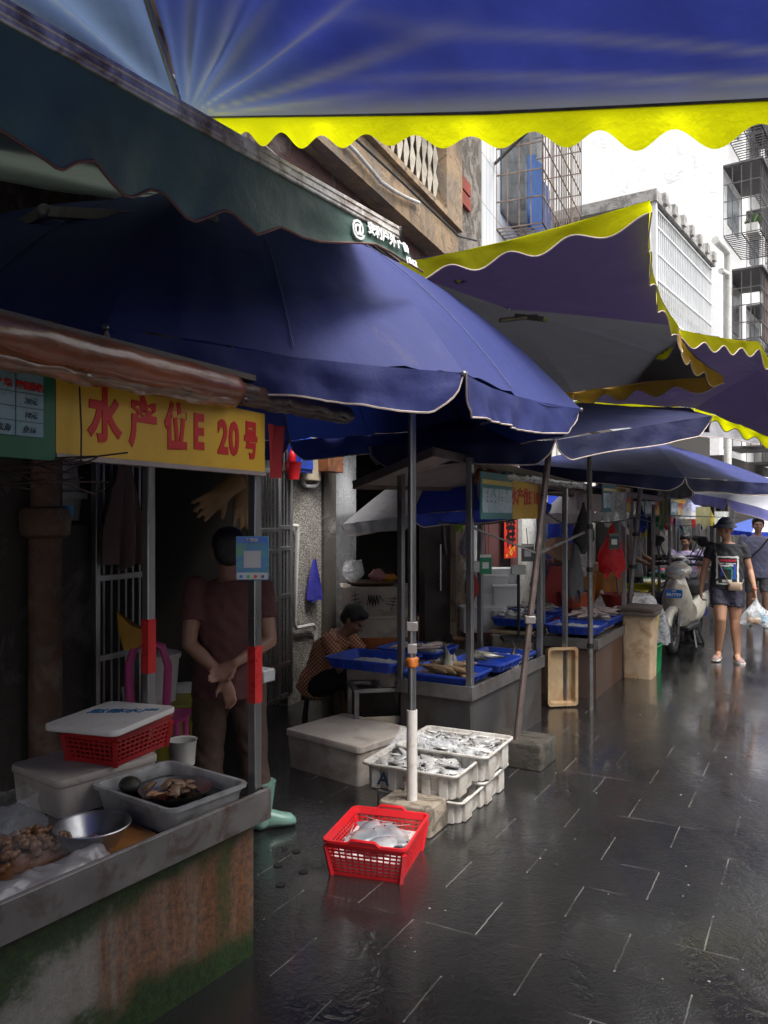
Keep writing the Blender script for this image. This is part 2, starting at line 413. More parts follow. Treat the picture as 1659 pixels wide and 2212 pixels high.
def tiled():
    if 'tiled' in _mc: return _mc['tiled']
    m = bpy.data.materials.new('white_wall_tile'); t, N, L, pb = nodes(m); _mc['tiled'] = m
    co = coords(t, rot=(R(90), 0, 0)); br = N.new('ShaderNodeTexBrick'); L.new(co, br.inputs['Vector'])
    br.offset = 0; br.inputs['Scale'].default_value = 1; br.inputs['Brick Width'].default_value = .16; br.inputs['Row Height'].default_value = .62; br.inputs['Mortar Size'].default_value = .008
    br.inputs['Color1'].default_value = (.70, .71, .72, 1); br.inputs['Color2'].default_value = (.66, .67, .69, 1); br.inputs['Mortar'].default_value = (.33, .33, .32, 1)
    L.new(br.outputs[0], pb.inputs['Base Color']); pb.inputs['Roughness'].default_value = .35; return m
glass = lambda: mat('dark_window_glass', (.05, .06, .07), .12, 0, .2, 3, 0)
def bars(mb, A, ux, uz, nx, nz, w=.012):
    """flat grille: corner A, spans ux (horizontal) and uz (up), nx uprights, nz rails"""
    A, ux, uz = Vector(A), Vector(ux), Vector(uz)
    for i in range(nx+1): mb.bar(A+ux*i/nx, A+ux*i/nx+uz, w)
    for j in range(nz+1): mb.bar(A+uz*j/nz, A+uz*j/nz+ux, w*1.15)
# ---- building A : the old house behind the first stalls
FA = frame(-3.5*math.cos(R(23.6)), 3.5*math.sin(R(23.6)), 23.6)
def xa(u, y=0): return LP(FA, u, V0+100, y).x
bA = thing('old_house', 'old house with peeling mauve and ochre plaster, balustrade balcony and steel gates', 'building', M=FA)
x_l = -8.0; X = {k: xa(k) for k in (135, 200, 322, 552, 617, 690, 716, 762, 945, 1000)}  # house run on out of view to block light from behind left
m = MB(FA)
m.b2(x_l, X[135], 0, .25, 0, 2.5)                       # left wall
m.b2(X[135], X[200], 0, .25, 0, LP(FA, 165, 1135).z)     # low wall under the baluster window
m.build('wall', concrete(), bA)
m = MB(FA)
m.b2(x_l, X[1000]+4, .0, .25, 2.5, 3.9); m.b2(x_l, X[1000]+4, .0, .25, 5.9, 9.0)
m.build('wall', mauve(), bA)
m = MB(FA); m.b2(X[617], X[690], -.02, .25, 0, 2.5); m.build('wall', pebble(), bA)
m = MB(FA); m.b2(X[690], X[716], -.05, .25, 0, 2.5); m.build('pillar', concrete(), bA)
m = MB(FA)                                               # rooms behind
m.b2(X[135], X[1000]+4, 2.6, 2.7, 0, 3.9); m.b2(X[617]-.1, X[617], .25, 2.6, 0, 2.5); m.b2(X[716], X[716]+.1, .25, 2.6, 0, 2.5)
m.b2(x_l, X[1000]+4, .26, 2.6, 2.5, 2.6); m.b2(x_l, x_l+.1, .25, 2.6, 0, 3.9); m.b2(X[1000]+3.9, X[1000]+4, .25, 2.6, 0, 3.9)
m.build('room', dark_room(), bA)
m = MB(FA); m.b2(x_l, X[1000]+4, .0, 5.5, 8.9, 9.1); m.b2(x_l, X[1000]+4, 5.4, 5.5, 0, 8.9)
m.build('roof', concrete(), bA)
# corrugated shutter column
m = MB(FA); x0, x1 = X[716]+.03, X[762]; n = 14
pts = []
for i in range(n+1):
    xx = x0+(x1-x0)*i/n; pts += [(xx, -.03-(.022 if i % 2 else 0), 0)]
m.slab(pts+[(x1, .1, 0), (x0, .1, 0)], (0, 0, 2.7)); m.build('shutter', mat('bright_corrugated_steel', (.55, .56, .58), .25, .9, .15, 4, .03), bA)
# upper storey: ledge, ochre band, balustrade
yb = -.8; xend = LP(FA, 990, 500, yb).x
m = MB(FA); m.b2(x_l, xend+.05, yb+.18, 0, 4.02, 4.3); m.b2(x_l, xend+.05, yb+.3, 0, 3.9, 4.02); m.build('ledge', maroon(), bA)
m = MB(FA); m.b2(x_l, xend, yb, yb+.12, 4.3, 4.66); m.b2(x_l, xend, yb-.05, yb+.14, 4.66, 4.72); m.b2(x_l, xend, yb+.12, 0, 4.3, 4.4)
m.b2(x_l, xend, yb-.03, yb+.14, 5.55, 5.68); m.build('parapet', ochre(), bA)
m = MB(FA); p0 = LP(FA, 957, 500, yb).x
m.b2(p0, xend+.02, yb-.04, yb+.2, 4.66, 5.9); m.build('pillar', ochre(), bA); m = MB(FA); m.b2(p0-3.2, p0-3.0, yb-.04, yb+.2, 4.72, 5.9)
m.build('pillar', ochre(), bA)
m = MB(FA); m.b2(x_l, xend+.3, yb-.25, .0, 5.9, 6.15); m.build('balcony_slab', maroon(), bA)
bal = MB(FA)
q = p0-.12
k = 0
while q > p0-3.0:
    b = MB(FA); prof = [(.04, 4.72), (.04, 4.78), (.016, 4.82), (.042, 4.95), (.016, 5.07), (.042, 5.2), (.016, 5.33), (.042, 5.45), (.03, 5.52), (.04, 5.55)]
    b.lathe(prof, (q, yb+.05, 0), 4); b.build('baluster', mat('baluster_stone', (.42, .38, .32), .8, 0, .25, 6, .3, (.18, .14, .11)), bA, True)
    q -= .155; k += 1
m = MB(FA); m.b2(p0-3.0, p0, yb+.9, yb+1.0, 4.4, 5.9); m.build('balcony_back', mat('dark_door_wood', (.07, .045, .03), .7), bA)  # dark brown panel behind the balusters
# pier of cracked stone with a patch of brick
m = MB(FA); xp0 = xend+.06; xp1 = LP(FA, 1040, 400, yb+.1).x
m.b2(xp0, xp1, yb+.1, .4, 3.6, 9); m.build('stone_pier', peel('cracked_stone', (.21, .185, .16), (.09, .075, .06), .48, .56, 4.5, (.05, .04, .035)), bA)
m = MB(FA); zz = LP(FA, 1008, 392, yb+.06)
for i in range(2): m.b2(zz.x-.14, zz.x+.16, yb+.06, yb+.1, zz.z-.12-.17*i+.0, zz.z+.12-.17*i-.1)
m.build('brick_patch', mat('red_brick', (.26, .05, .03), .8, 0, .3, 9, .4), bA)
# stainless gates
def gate(u0, u1, v0, v1, y, nb, rails, yaw=0):
    a = LP(FA, u0, v1, y); b = LP(FA, u1, v1, y); top = LP(FA, (u0+u1)/2, v0, y).z
    m = MB(FA); x0, x1 = a.x, b.x; z0 = .12; w = .035
    for xx in (x0, x1): m.b2(xx-w/2, xx+w/2, y-.02, y+.02, z0, top)
    for r in rails: m.b2(x0+w/2, x1-w/2, y-.018, y+.018, z0+(top-z0)*r-w/2, z0+(top-z0)*r+w/2)
    o = m.build('gate', steel(), bA, bevel=.003)
    m = MB(FA)
    for i in range(1, nb): xx = x0+(x1-x0)*i/nb; m.cyl((xx, y, z0), (xx, y, top), .009, n=6)
    m.build('bars', steel(), o)
    return o
gate(207, 316, 1000, 1525, -.06, 7, (0, .16, .36, .62, .83, 1))
gate(557, 600, 935, 1480, -.08, 6, (0, .12, .38, .56, .64, .86, 1)); gate(600, 626, 935, 1480, -.06, 4, (0, .12, .38, .56, .64, .86, 1))
m = MB(FA)
a = LP(FA, 135, 1125); b = LP(FA, 198, 1125)
for i in range(4): xx = a.x+.08+(b.x-a.x-.12)*i/3.3; m.lathe([(.035, a.z), (.05, a.z+.15), (.028, a.z+.3), (.028, 2.0), (.045, 2.1), (.03, 2.5)], (xx, .1, 0), 8)
m.b2(a.x, b.x, .03, .16, 1.72, 1.76)
m.build('window_balusters', mat('grey_plaster', (.33, .32, .30), .8, 0, .2, 8, .2), bA, True)
# rusty drain pipe with collar
m = MB(FA); c = LP(FA, 98, 1300, -.1)
m.cyl((c.x, -.1, 0), (c.x, -.1, 1.58), .085, n=14); m.cyl((c.x, -.1, 1.6), (c.x, -.1, 3.2), .075, n=14)
m.lathe([(.09, 1.5), (.125, 1.52), (.135, 1.62), (.12, 1.66), (.08, 1.67)], (c.x, -.1, 0), 16)
m.build('drain_pipe', mat('rusty_iron', (.11, .06, .04), .75, .2, .4, 6, .3, (.22, .19, .16), 0, 4), bA, True)
# thin white water pipe on the pebble wall
p = [LP(FA, u, v, -.06) for u, v in ((630, 1136), (642, 1136), (643, 1150), (636, 1345), (640, 1357), (676, 1350), (682, 1356), (682, 1420))]
m = MB(FA); m.tube(p, .018, 8); m.build('water_pipe', pvc(), bA, True)
p = [LP(FA, u, v, -.05) for u, v in ((655, 1020), (655, 1044), (661, 1050), (680, 1050), (686, 1044), (686, 1030))]
m = MB(FA); m.tube(p, .018, 8); m.build('water_pipe', pvc(), bA, True)
# meter boxes
def wallbox(u0, v0, u1, v1, y, name, mt, d=.12):
    a = LP(FA, u0, v1, -y); b = LP(FA, u1, v0, -y)
    m = MB(FA); m.b2(a.x, b.x, -y, -y+d, a.z, b.z); o = m.build(name, mt, bA, bevel=.006)
    return a, b, o
a, b, o = wallbox(643, 946, 676, 1020, .16, 'meter_cover', bluep())
mm = MB(FA); mm.b2(a.x+.02, b.x-.02, -.175, -.162, a.z+.03, b.z-.03); mm.build('panel', bluep(), o, bevel=.004)
a, b, o = wallbox(655, 950, 694, 1036, .1, 'meter_box', mat('yellowed_plastic', (.42, .36, .27), .5, 0, .2, 7, .05, (.2, .14, .08)), .1)
a, b, o = wallbox(709, 940, 742, 1018, .2, 'rusty_box', mat('rusted_sheet', (.20, .07, .025), .8, .2, .45, 9, .3, (.06, .03, .02), .1, 6))
# cables slung below the balcony
cb = thing('cable_bundle', 'thick bundle of sagging black and grey cables slung along the peeling balcony ledge', 'cables', M=FA)
rng = random.Random(5)
for i in range(11):
    off = rng.uniform(-.04, .04); zb = 3.98 + rng.uniform(-.16, .03); n = 18; ph = rng.uniform(0, 6)
    xs = [(-2+ (xend+2.2+2)*k/n) for k in range(n+1)]
    pts = [(x, yb+.12+off+.02*math.sin(x*1.3+ph), zb+.04*math.sin(x*1.1+ph)-.03*math.sin(x*2.7+ph*2)) for x in xs]
    m = MB(FA); m.tube(pts, rng.choice((.006, .008, .012, .015)), 6)
    m.build('cable', mat(*((('black_rubber', (.02, .02, .022), .6)) if i % 4 else ('pale_rubber', (.30, .28, .25), .6))), cb, True)
m = MB(FA); c = LP(FA, 872, 410, yb-.06)
m.tube([LP(FA, u, v, yb-.03) for u, v in ((715, 255), (741, 300), (770, 330), (800, 365), (822, 392), (850, 412), (880, 428), (905, 438))], .016, 8)
m.build('white_conduit', pvc(), cb, True)
m = MB(FA); m.tube([LP(FA, u, v, yb-.1) for u, v in ((740, 275), (800, 330), (870, 395), (940, 462), (975, 495), (990, 510), (1030, 520))], .011, 6)
m.build('black_hose', mat('black_rubber', (.02, .02, .022), .6), cb, True)
# hanging things on the wall
def towel(u0, v0, u1, v1, y, name, label, cat, mt, fold=.02, M=None, wid=None):
    M = M or FA; a = LP(M, (u0+u1)/2, v0, y); w = abs(LP(M, u1, v1, y).x-LP(M, u0, v1, y).x); hgt = a.z-LP(M, (u0+u1)/2, v1, y).z
    m = MB(M)
    def f(s, t):
        ww = w*(.25+.75*min(1, t*1.6)**.7)
        return (a.x+(s-.5)*ww, y+fold*math.sin(s*15+t*2)*(.3+t), a.z-hgt*t*(1-.08*abs(math.sin(s*5+1))))
    m.grid(f, 16, 14); return tag(m.build(name, mt, smooth=True), label, cat)
towel(668, 1208, 692, 1302, -.08, 'hanging_towel', 'bright blue towel hanging from a nail on the pebble wall', 'towel', cloth('blue_towel', (.03, .03, .30), .2))
hb = MB(FA); a = LP(FA, 634, 1010, -.12)
hb.lathe([(.045, a.z-.1), (.07, a.z+.04), (.075, a.z+.045), (.065, a.z+.04), (.04, a.z-.09)], (a.x, -.12, 0), 14, True)
for i in range(4): hb.ell((a.x-.03+i*.02, -.12, a.z+.08+.03*(i % 2)), (.02, .03, .06))
tag(hb.build('wall_basket', redp(), smooth=True), 'small bright red basket stuffed with red bags hung beside the blue meter cover', 'basket')
# ---- building B : low shop fronts behind the second and third stall
FB = frame(.435, 7.46, 30)
bB = thing('shop_row', 'low row of shop fronts with maroon metal doors and dirty white wall', 'building', M=FB)
def xb(u, y=0): return LP(FB, u, V0+50, y).x
m = MB(FB); m.b2(xb(985), xb(1018), 0, .3, 0, 2.9); m.build('pillar', peel('rough_pebble_wall', (.36, .27, .21), (.20, .15, .12), .5, .6, 4, (.10, .07, .05)), bB)
m = MB(FB); m.b2(xb(1018), xb(1040), .02, .3, 0, 2.9); m.build('white_door_frame', white_paint(), bB)
m = MB(FB)
for i in range(4): x0 = xb(1040)+(xb(1130)-xb(1040))*i/4; m.b2(x0+.012, x0+(xb(1130)-xb(1040))/4-.012, .05, .1, 0, 2.7)
m.build('metal_door', mat('maroon_metal', (.10, .045, .045), .45, .1, .2, 6, .05), bB, bevel=.006)
m = MB(FB); m.b2(xb(1128), xb(1186), -.0, .3, 0, 2.9); m.b2(xb(1186), 15, .06, .3, 0, 2.9)
m.build('wall', peel('dirty_white_wall', (.55, .55, .52), (.40, .38, .34), .56, .64, 1.5, (.22, .2, .17)), bB)
m = MB(FB); m.b2(xb(928), 15, -.1, .6, 2.9, 3.0); m.build('roof', concrete(), bB)
m = MB(FB); m.b2(xb(930), xb(985)-.01, .06, .12, 0, 2.85); m.build('side_door', mat('dark_door_metal', (.07, .06, .058), .4, .5, .3, 5, .1), bB)
m = MB(FB); m.cyl((xb(958), .03, .9), (xb(958), .03, 1.35), .012, n=8); m.build('door_handle', steel(), bB)
m = MB(FB)
for uu, r in ((1174, .05), (1190, .03)): m.cyl((xb(uu), -.1, 0), (xb(uu), -.1, 2.9), r, n=10)
m.build('drain_pipe', pvc(), bB, True)
for i in range(5):
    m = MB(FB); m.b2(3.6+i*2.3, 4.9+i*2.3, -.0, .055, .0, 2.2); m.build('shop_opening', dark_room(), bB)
# couplet banner on the maroon door
a = LP(FB, 1089, 1207, -.02); b = LP(FB, 1115, 1080, -.02)
cp = thing('door_couplet', 'red paper couplet with black brush characters pasted on the maroon door', 'banner', M=FB)
m = MB(FB); m.b2(a.x, b.x, -.024, -.02, a.z, b.z+.25); m.build('paper', mat('red_paper', (.62, .03, .015), .5, 0, .08, 5, .05), cp)
cx = (a.x+b.x)/2; hh = b.z+.25-a.z
for i, ch in enumerate('吉祥'[::-1] if False else ['祥', '吉', '樂', '歡', '節', '佳']):
    Mx = FB @ plane_M((cx, -.027, a.z+hh*(.27+.135*i)), (1, 0, 0), (0, 0, 1))
    text(ch, (b.x-a.x)*.82, Mx, mat('black_ink', (.01, .008, .008), .5), 'character', cp, bold=.006)
m = MB(FB); rng = random.Random(2)
for i in range(14): m.ell((cx+rng.uniform(-.35, .35)*(b.x-a.x), -.026, a.z+hh*rng.uniform(.02, .14)), (.02, .003, .02), n=6, m=5)
m.build('gold_print', mat('gold_ink', (.75, .35, .04), .4), cp)
# ---- building C : white tiled house with a steel window cage
FC = frame(-2.9*math.cos(R(23.6)), 2.9*math.sin(R(23.6)), 23.6)
bC = thing('tiled_house', 'white tiled house with a rusty projecting window cage above the lane', 'building', M=FC)
x0 = LP(FC, 1041, 400).x; x1 = LP(FC, 1175, 400).x
m = MB(FC); m.b2(x0, x1, 0, 5, 2.6, 10.5); m.build('wall', tiled(), bC)
m = MB(FC); z0 = 5.45; cx0 = LP(FC, 1072, 380, -.0).x; cx1 = x1-.05; yd = -.62
bars(m, (cx0, yd, z0), (cx1-cx0, 0, 0), (0, 0, 3.2), 16, 9, .014); bars(m, (cx0, yd, z0), (0, -yd, 0), (0, 0, 3.2), 4, 9, .014); bars(m, (cx1, yd, z0), (0, -yd, 0), (0, 0, 3.2), 4, 9, .014)
bars(m, (cx0, yd, z0), (cx1-cx0, 0, 0), (0, -yd, 0), 22, 2, .014)
m.build('window_cage', mat('rusty_cage_steel', (.22, .17, .14), .6, .4, .4, 9, .1, (.12, .06, .03)), bC)
m = MB(FC); m.b2(cx0+.2, cx1-.2, -.02, .0, z0+.3, z0+2.8); m.build('window', glass(), bC)
m = MB(FC); m.grid(lambda s, t: (cx0+.1+s*(cx1-cx0)*.55, -.4+.03*math.sin(s*22), z0+.05+t*(.9+.2*math.sin(s*4))), 24, 3); m.grid(lambda s, t: (cx0+.05+s*.5, -.45, z0+.02+t*.3), 4, 2)
m.build('blue_tarp', cloth('tarp_blue', (.05, .12, .34), .4), bC, True)
# canopy bars above the pier
m = MB(FC)
for i in range(3): m.bar((x0-.6, -.9+i*.02, 6.2+.35*i), (x0+.6, .0, 6.3+.35*i), .03)
m.build('awning_bars', mat('dark_iron', (.05, .05, .05), .6, .5), bC)
# ---- building D : big white block, with the caged balconies along its lane side
DK = dict(x=9.24, y=22.0)
FD = frame(DK['x'], DK['y'], 34.6)
bD = thing('white_apartment_block', 'tall white apartment block with stacked caged balconies on its lane side', 'building', M=FD)
m = MB(FD); m.b2(0, 45, .0, 9, 0, 30); m.build('wall', white_paint(), bD)
m = MB(FD); m.b2(-.06, 45, -.08, 0, 0, 3.3); m.b2(-.06, 0, 0, 9.05, 0, 3.3); m.build('shade_front', dark_room(), bD)  # dark slabs standing for the shade under the umbrellas
m = MB(FD); m.cyl((-.08, 4.35, 5), (-.08, 4.35, 30), .07, n=8); m.build('rain_pipe', pvc(), bD)
cagem = mat('cage_iron', (.10, .095, .10), .6, .4, .3, 5, .05); brn = mat('brown_shutter', (.13, .07, .05), .7, 0, .3, 7, .2)
pots = mat('pot_plant', (.05, .10, .03), .7)
for fl in range(6):
    for cidx in range(10):
        xx = .45+cidx*3.3; zz = 3.55+fl*2.95-(cidx % 2)*.25; wd = 2.5; dp = .95
        m = MB(FD)
        bars(m, (xx, -dp, zz), (wd, 0, 0), (0, 0, 1.9), 10, 4, .022); bars(m, (xx, -dp, zz), (0, dp, 0), (0, 0, 1.9), 4, 4, .022)
        bars(m, (xx, -dp, zz), (wd, 0, 0), (0, dp, 0), 14, 2, .022)
        m.b2(xx-.05, xx+wd+.05, -dp-.08, .0, zz+1.92, zz+1.97)
        f = m.build('window_cage', cagem, bD)
        m = MB(FD); m.b2(xx+.5, xx+wd-.5, -.03, 0, zz+.5, zz+1.6); m.build('window', mat('hazy_window', (.22, .24, .26), .3, 0, .3, 2, 0), bD)
        if (fl+cidx) % 3 == 1:
            m = MB(FD); m.b2(xx+wd*.35, xx+wd, -dp+.03, -dp+.06, zz+.05, zz+1.85); m.build('shutter', brn, f)
        if (fl*2+cidx) % 3 == 0:
            rng = random.Random(fl*31+cidx)
            for q_ in range(3):
                m = MB(FD); x_ = xx+.3+q_*.65; w_ = rng.uniform(.3, .5); h_ = rng.uniform(.5, .8)
                m.grid(lambda s, t: (x_+w_*s, -dp-.12+.04*math.sin(s*9), zz+1.5-h_*t), 6, 5); m.build('laundry', cloth('laundry_%d' % (q_+fl % 2), ((.35, .10, .12), (.45, .45, .48), (.10, .15, .30), (.40, .30, .2))[(q_+fl % 2)], .3), f, True)
        if cidx % 2 == 1:
            m = MB(FD); m.b2(xx+wd+.12, xx+wd+.72, -.35, 0, zz+.2, zz+.75); f2 = m.build('air_conditioner', mat('ac_white', (.55, .55, .54), .5, 0, .1, 5, .05), bD, bevel=.02)
            m = MB(FD); m.cyl((xx+wd+.42, -.37, zz+.47), (xx+wd+.42, -.352, zz+.47), .21, n=16); m.build('fan_grille', mat('ac_dark', (.08, .08, .085), .6), f2)
        if (fl+cidx) % 2 == 0:
            m = MB(FD); rng = random.Random(fl*9+cidx)
            m.b2(xx+.2, xx+.9, -dp+.1, -dp+.4, zz+.03, zz+.3)
            m.build('planter', pvc(), f)
            m = MB(FD)
            for i in range(26):
                a = rng.uniform(0, 6); c = Vector((xx+.25+rng.random()*.6, -dp+.25, zz+.3)); e = c+Vector((math.cos(a)*.25, math.sin(a)*.25, rng.uniform(.1, .4)))
                m.add([c, e+Vector((.04, 0, 0)), e+Vector((-.04, .02, .05))], [(0, 1, 2)])
            m.build('plant', pots, f)
m = MB(FD)
m.bar((1.2, -1.1, 11.3), (8.2, -1.35, 6.2), .05)
m.build('long_pole', pvc(), bD)
# ---- building E : lower house with a white window grid
FE = frame(5.04, 15.0, 34.6)
bE = thing('grid_fronted_house', 'grey concrete house with a broad white steel grid over its whole upper front', 'building', M=FE)
m = MB(FE); m.b2(.1, 4.6, .12, 5, 0, 7.45); m.build('wall', white_paint(), bE)
m = MB(FE); m.b2(-.1, 4.75, -.1, 5.1, 7.5, 7.72); m.b2(0, 4.7, 0, .2, 5.85, 6.02); m.b2(.0, 4.65, .02, .15, 7.3, 7.5)
for i in range(7): m.b2(.3+i*.68, .5+i*.68, -.16, -.02, 7.56, 7.76)
m.build('roof', peel('weathered_concrete', (.36, .35, .34), (.20, .19, .18), .5, .6, 3, (.1, .09, .08)), bE)
m = MB(FE)
for i in range(35): m.bar((.08+i*.134, -.02, 3.6), (.08+i*.134, -.02, 7.45), .022)
for z in (3.7, 4.3, 4.9, 5.5, 6.1, 6.6, 7.1, 7.42): m.bar((0, -.03, z), (4.65, -.03, z), .03)
m.bar((0, -.03, 3.6), (0, -.03, 7.5), .09)
m.build('window_grid', mat('white_grid_paint', (.62, .63, .64), .5, 0, .1, 3, 0), bE)
m = MB(FE); m.b2(-.02, 4.62, .0, .115, 0, 3.45); m.build('shade_front', dark_room(), bE)  # dark slab painting shade over the street level here too
m = MB(FE); m.b2(.5, 4.3, .09, .115, 4.0, 5.6); m.b2(.5, 4.3, .09, .115, 6.2, 7.2); m.build('window', mat('pale_window', (.35, .37, .40), .2, 0, .3, 1.5, 0), bE)
m = MB(FE)
m.tube([(4.62, -.25, 7.35), (5.0, -.3, 7.35), (5.1, -.3, 7.2), (5.1, -.3, 2.5)], .07, 10); m.tube([(4.5, -.15, 8.05), (5.5, -.2, 8.05), (5.6, -.2, 7.9), (5.6, -.2, 2.5)], .09, 10)
m.build('drain_pipe', pvc(), bE, True)
# ---- far end and the side of the lane behind the photographer's right
FW = frame(12.5, 30.0, 60)
bF = thing('far_house', 'grey house closing the far end of the lane', 'building', M=FW)
m = MB(FW); m.b2(-2, 30, 0, 8, 0, 9); m.build('wall', concrete(), bF)
for i in range(8):
    m = MB(FW); m.b2(i*3-1, i*3+.6, -.03, 0, 4.2, 5.8); m.build('window', glass(), bF)
FRt = frame(7.6, 1.5, 30)
bR = thing('opposite_row', 'row of two storey houses with dark shop openings across the lane', 'building', M=FRt)
m = MB(FRt); m.b2(-14, 34, -8, 0, 0, 5.6); m.build('wall', peel('grey_render', (.50, .50, .50), (.42, .4, .38), .5, .6, 1, (.15, .14, .13)), bR)
for i in range(12):
    for j in range(2):
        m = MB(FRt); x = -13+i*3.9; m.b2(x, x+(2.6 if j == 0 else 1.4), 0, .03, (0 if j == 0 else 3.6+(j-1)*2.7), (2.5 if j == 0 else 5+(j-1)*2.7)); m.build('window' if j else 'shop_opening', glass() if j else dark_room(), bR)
# ================================================================== CANOPIES, UMBRELLAS, AWNING
navy = lambda: cloth('navy_canvas', (.014, .022, .125), .09, (.02, .05, .32), .15, 1.6, .75, .12, (.09, .075, .07), wscale=12)
dnavy = lambda: cloth('dark_navy_canvas', (.012, .015, .060), .08, (.03, .03, .14), .2, 2.5, .6, .35, wscale=5)
purp = lambda: cloth('faded_purple_canvas', (.028, .025, .068), .10, (.08, .055, .15), .2, 2, .7, .2, (.12, .10, .10), wscale=4)
greyc = lambda: cloth('grey_lined_canvas', (.085, .082, .088), .12, (.10, .10, .12), .2, 2, .7, .3, wscale=4)
silverc = lambda: cloth('silver_coated_canvas', (.42, .42, .44), .3, (.5, .5, .52), .15, 3, .45, .4, (.18, .16, .14), wscale=6)
whitec = lambda: cloth('white_canvas', (.72, .73, .78), .35, (.8, .8, .85), .06, 3, .5, .3, wscale=5)
bright = lambda: cloth('bright_blue_canvas', (.02, .05, .42), .3, (.03, .07, .6), .15, 3, .55, .4, wscale=6)
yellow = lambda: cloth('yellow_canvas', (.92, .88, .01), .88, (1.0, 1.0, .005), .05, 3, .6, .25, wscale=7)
unlit_yellow = lambda: cloth('unlit_yellow_canvas', (.36, .20, .03), .25, (.5, .3, .03), .2, 4, .6, .3, wscale=7)  # shaded copy of the valance yellow, shade put into the colour
trim = lambda: mat('pale_piping', (.42, .34, .30), .6, 0, .3, 9, 0)
def rimpt(a, b, s, ap, sag, dz):
    a, b, ap = Vector(a), Vector(b), Vector(ap)
    p = a.lerp(b, s); k = 4*s*(1-s)
    c = p.lerp(Vector((ap.x, ap.y, p.z)), sag*k); c.z -= dz*k
    return c
def panel(mb, a, b, ap, p=1.6, sag=.04, dz=.0, nu=16, nv=14, wr=.012, seed=0):
    a, b, ap = Vector(a), Vector(b), Vector(ap)
    def f(s, t):
        q = max(t, .001); A = ap.lerp(a, q); A.z = ap.z+(a.z-ap.z)*q**p; B = ap.lerp(b, q); B.z = ap.z+(b.z-ap.z)*q**p
        k = 4*s*(1-s); pt = A.lerp(B, s); pt = pt.lerp(Vector((ap.x, ap.y, pt.z)), sag*k*t); pt.z -= dz*k*t
        if wr:
            e = min(s, 1-s)*(A-B).length
            ang = math.atan2(e, (1-t)*1.5+.05)
            pt.z += wr*N3((ang*6, seed+(0 if s < .5 else 9), t*1.2), 1)*min(1, k*2)*t
            pt.z += wr*.5*N3((pt.x, pt.y, seed), 5)*min(1, k*2)
        return pt
    mb.grid(f, nu, nv)
def valance(mb, a, b, ap, sag, dz, h, n=5, mode='wave', out=.0, pipe=None, lean=0, seed=0, nu=60, wob=.012, crump=0):
    a, b, ap = Vector(a), Vector(b), Vector(ap)
    c = Vector((ap.x, ap.y, 0)); cols = []
    for i in range(nu+1):
        s = i/nu; top = rimpt(a, b, s, ap, sag, dz); o = (Vector((top.x, top.y, 0))-c).normalized()
        if mode == 'wave': hh = h*(.74-.26*math.cos(2*math.pi*n*s))
        elif mode == 'flap': hh = h*min(1, (4*s*(1-s)*3))**.5*(1+.06*math.sin(s*9+seed))
        else: hh = h
        cols.append((top, o, hh, s))
    vs = []; nv = 5
    for j in range(nv+1):
        t = j/nv
        for top, o, hh, s in cols:
            q = top + Vector((0, 0, -hh*t)) + o*(out*t*hh + lean*t + wob*math.sin(s*n*6.28*.9+seed)*t + .7*wob*N3((s*9, t*2, seed), 1)+crump*t*N3((s*22+t*3, t*4, seed), 1))
            vs.append(q)
    m = nu+1
    mb.add(vs, [(j*m+i, j*m+i+1, (j+1)*m+i+1, (j+1)*m+i) for j in range(nv) for i in range(nu)])
    if pipe is not None: pipe.tube([vs[nv*m+i] for i in range(0, m, 1)], .0045, 5)
def brolly(name, label, cat, tips, apex, cm, vm, p=1.6, sag=.04, dz=.0, h=.15, n=5, mode='wave', pole=None, group=None, mats=None, vmats=None, wr=.012, piping=True, nu=16, ribs=True, skip=(), lean=0, finial=False, crump=.0, seams=False):
    tips = [Vector(t) for t in tips]; ap = Vector(apex)
    base = Vector((pole[0].x, pole[0].y, pole[0].z)) if pole else Vector((ap.x, ap.y, 0))
    t = thing(name, label, cat, base, 0, group)
    N_ = len(tips); mats = mats or [cm]; idx = {}
    c = MB()
    for i in range(N_):
        if i in skip: continue
        c.m = (i % len(mats)) if len(mats) > 1 and len(mats) == N_ else 0
        panel(c, tips[i], tips[(i+1) % N_], ap, p, sag, dz, nu, 14, wr, i*3.7)
    cano = c.build('canopy', mats, t, True, ang=60)
    pp = MB() if piping else None
    v = MB()
    vv = vmats or [vm]
    for i in range(N_):
        if i in skip: continue
        v.m = i if len(vv) == N_ else 0
        valance(v, tips[i], tips[(i+1) % N_], ap, sag, dz, h, n, mode, .0, pp, lean, i*2.1, crump=crump)
    v.build('valance', vv, t, True, ang=70)
    if piping: pp.build('piping', trim(), cano, True)
    if seams:
        sm_ = MB()
        for i in range(N_):
            a_, b_ = tips[i], tips[(i+1) % N_]; pts = []
            for k in range(15):
                q = .06+.93*k/14; A = ap.lerp(a_, q); A.z = ap.z+(a_.z-ap.z)*q**p; B = ap.lerp(b_, q); B.z = ap.z+(b_.z-ap.z)*q**p
                pt = A.lerp(B, .5); pt = pt.lerp(Vector((ap.x, ap.y, pt.z)), sag*q); pt.z -= dz*q-.016; pts.append(pt)
            sm_.tube(pts, .003, 5)
        sm_.build('seam', mat('seam_thread', (.05, .06, .16), .7), cano, True)
    if ribs:
        r = MB()
        for i, tp in enumerate(tips):
            if i in skip and (i-1) % N_ in skip: continue
            pts = []
            for k in range(9):
                q = .04+.955*k/8; x = ap.lerp(tp, q); x.z = ap.z+(tp.z-ap.z)*q**p-.012; pts.append(x)
            r.tube(pts, .006, 6)
            if finial: r.ell(tp+Vector((0, 0, -.004)), (.013, .013, .013), n=8, m=6)
        r.build('ribs', dsteel(), t, True)
    if pole:
        m = MB(); m.cyl(pole[0], pole[1], pole[2], n=12); m.build('pole', dsteel(), t, True)
    return t
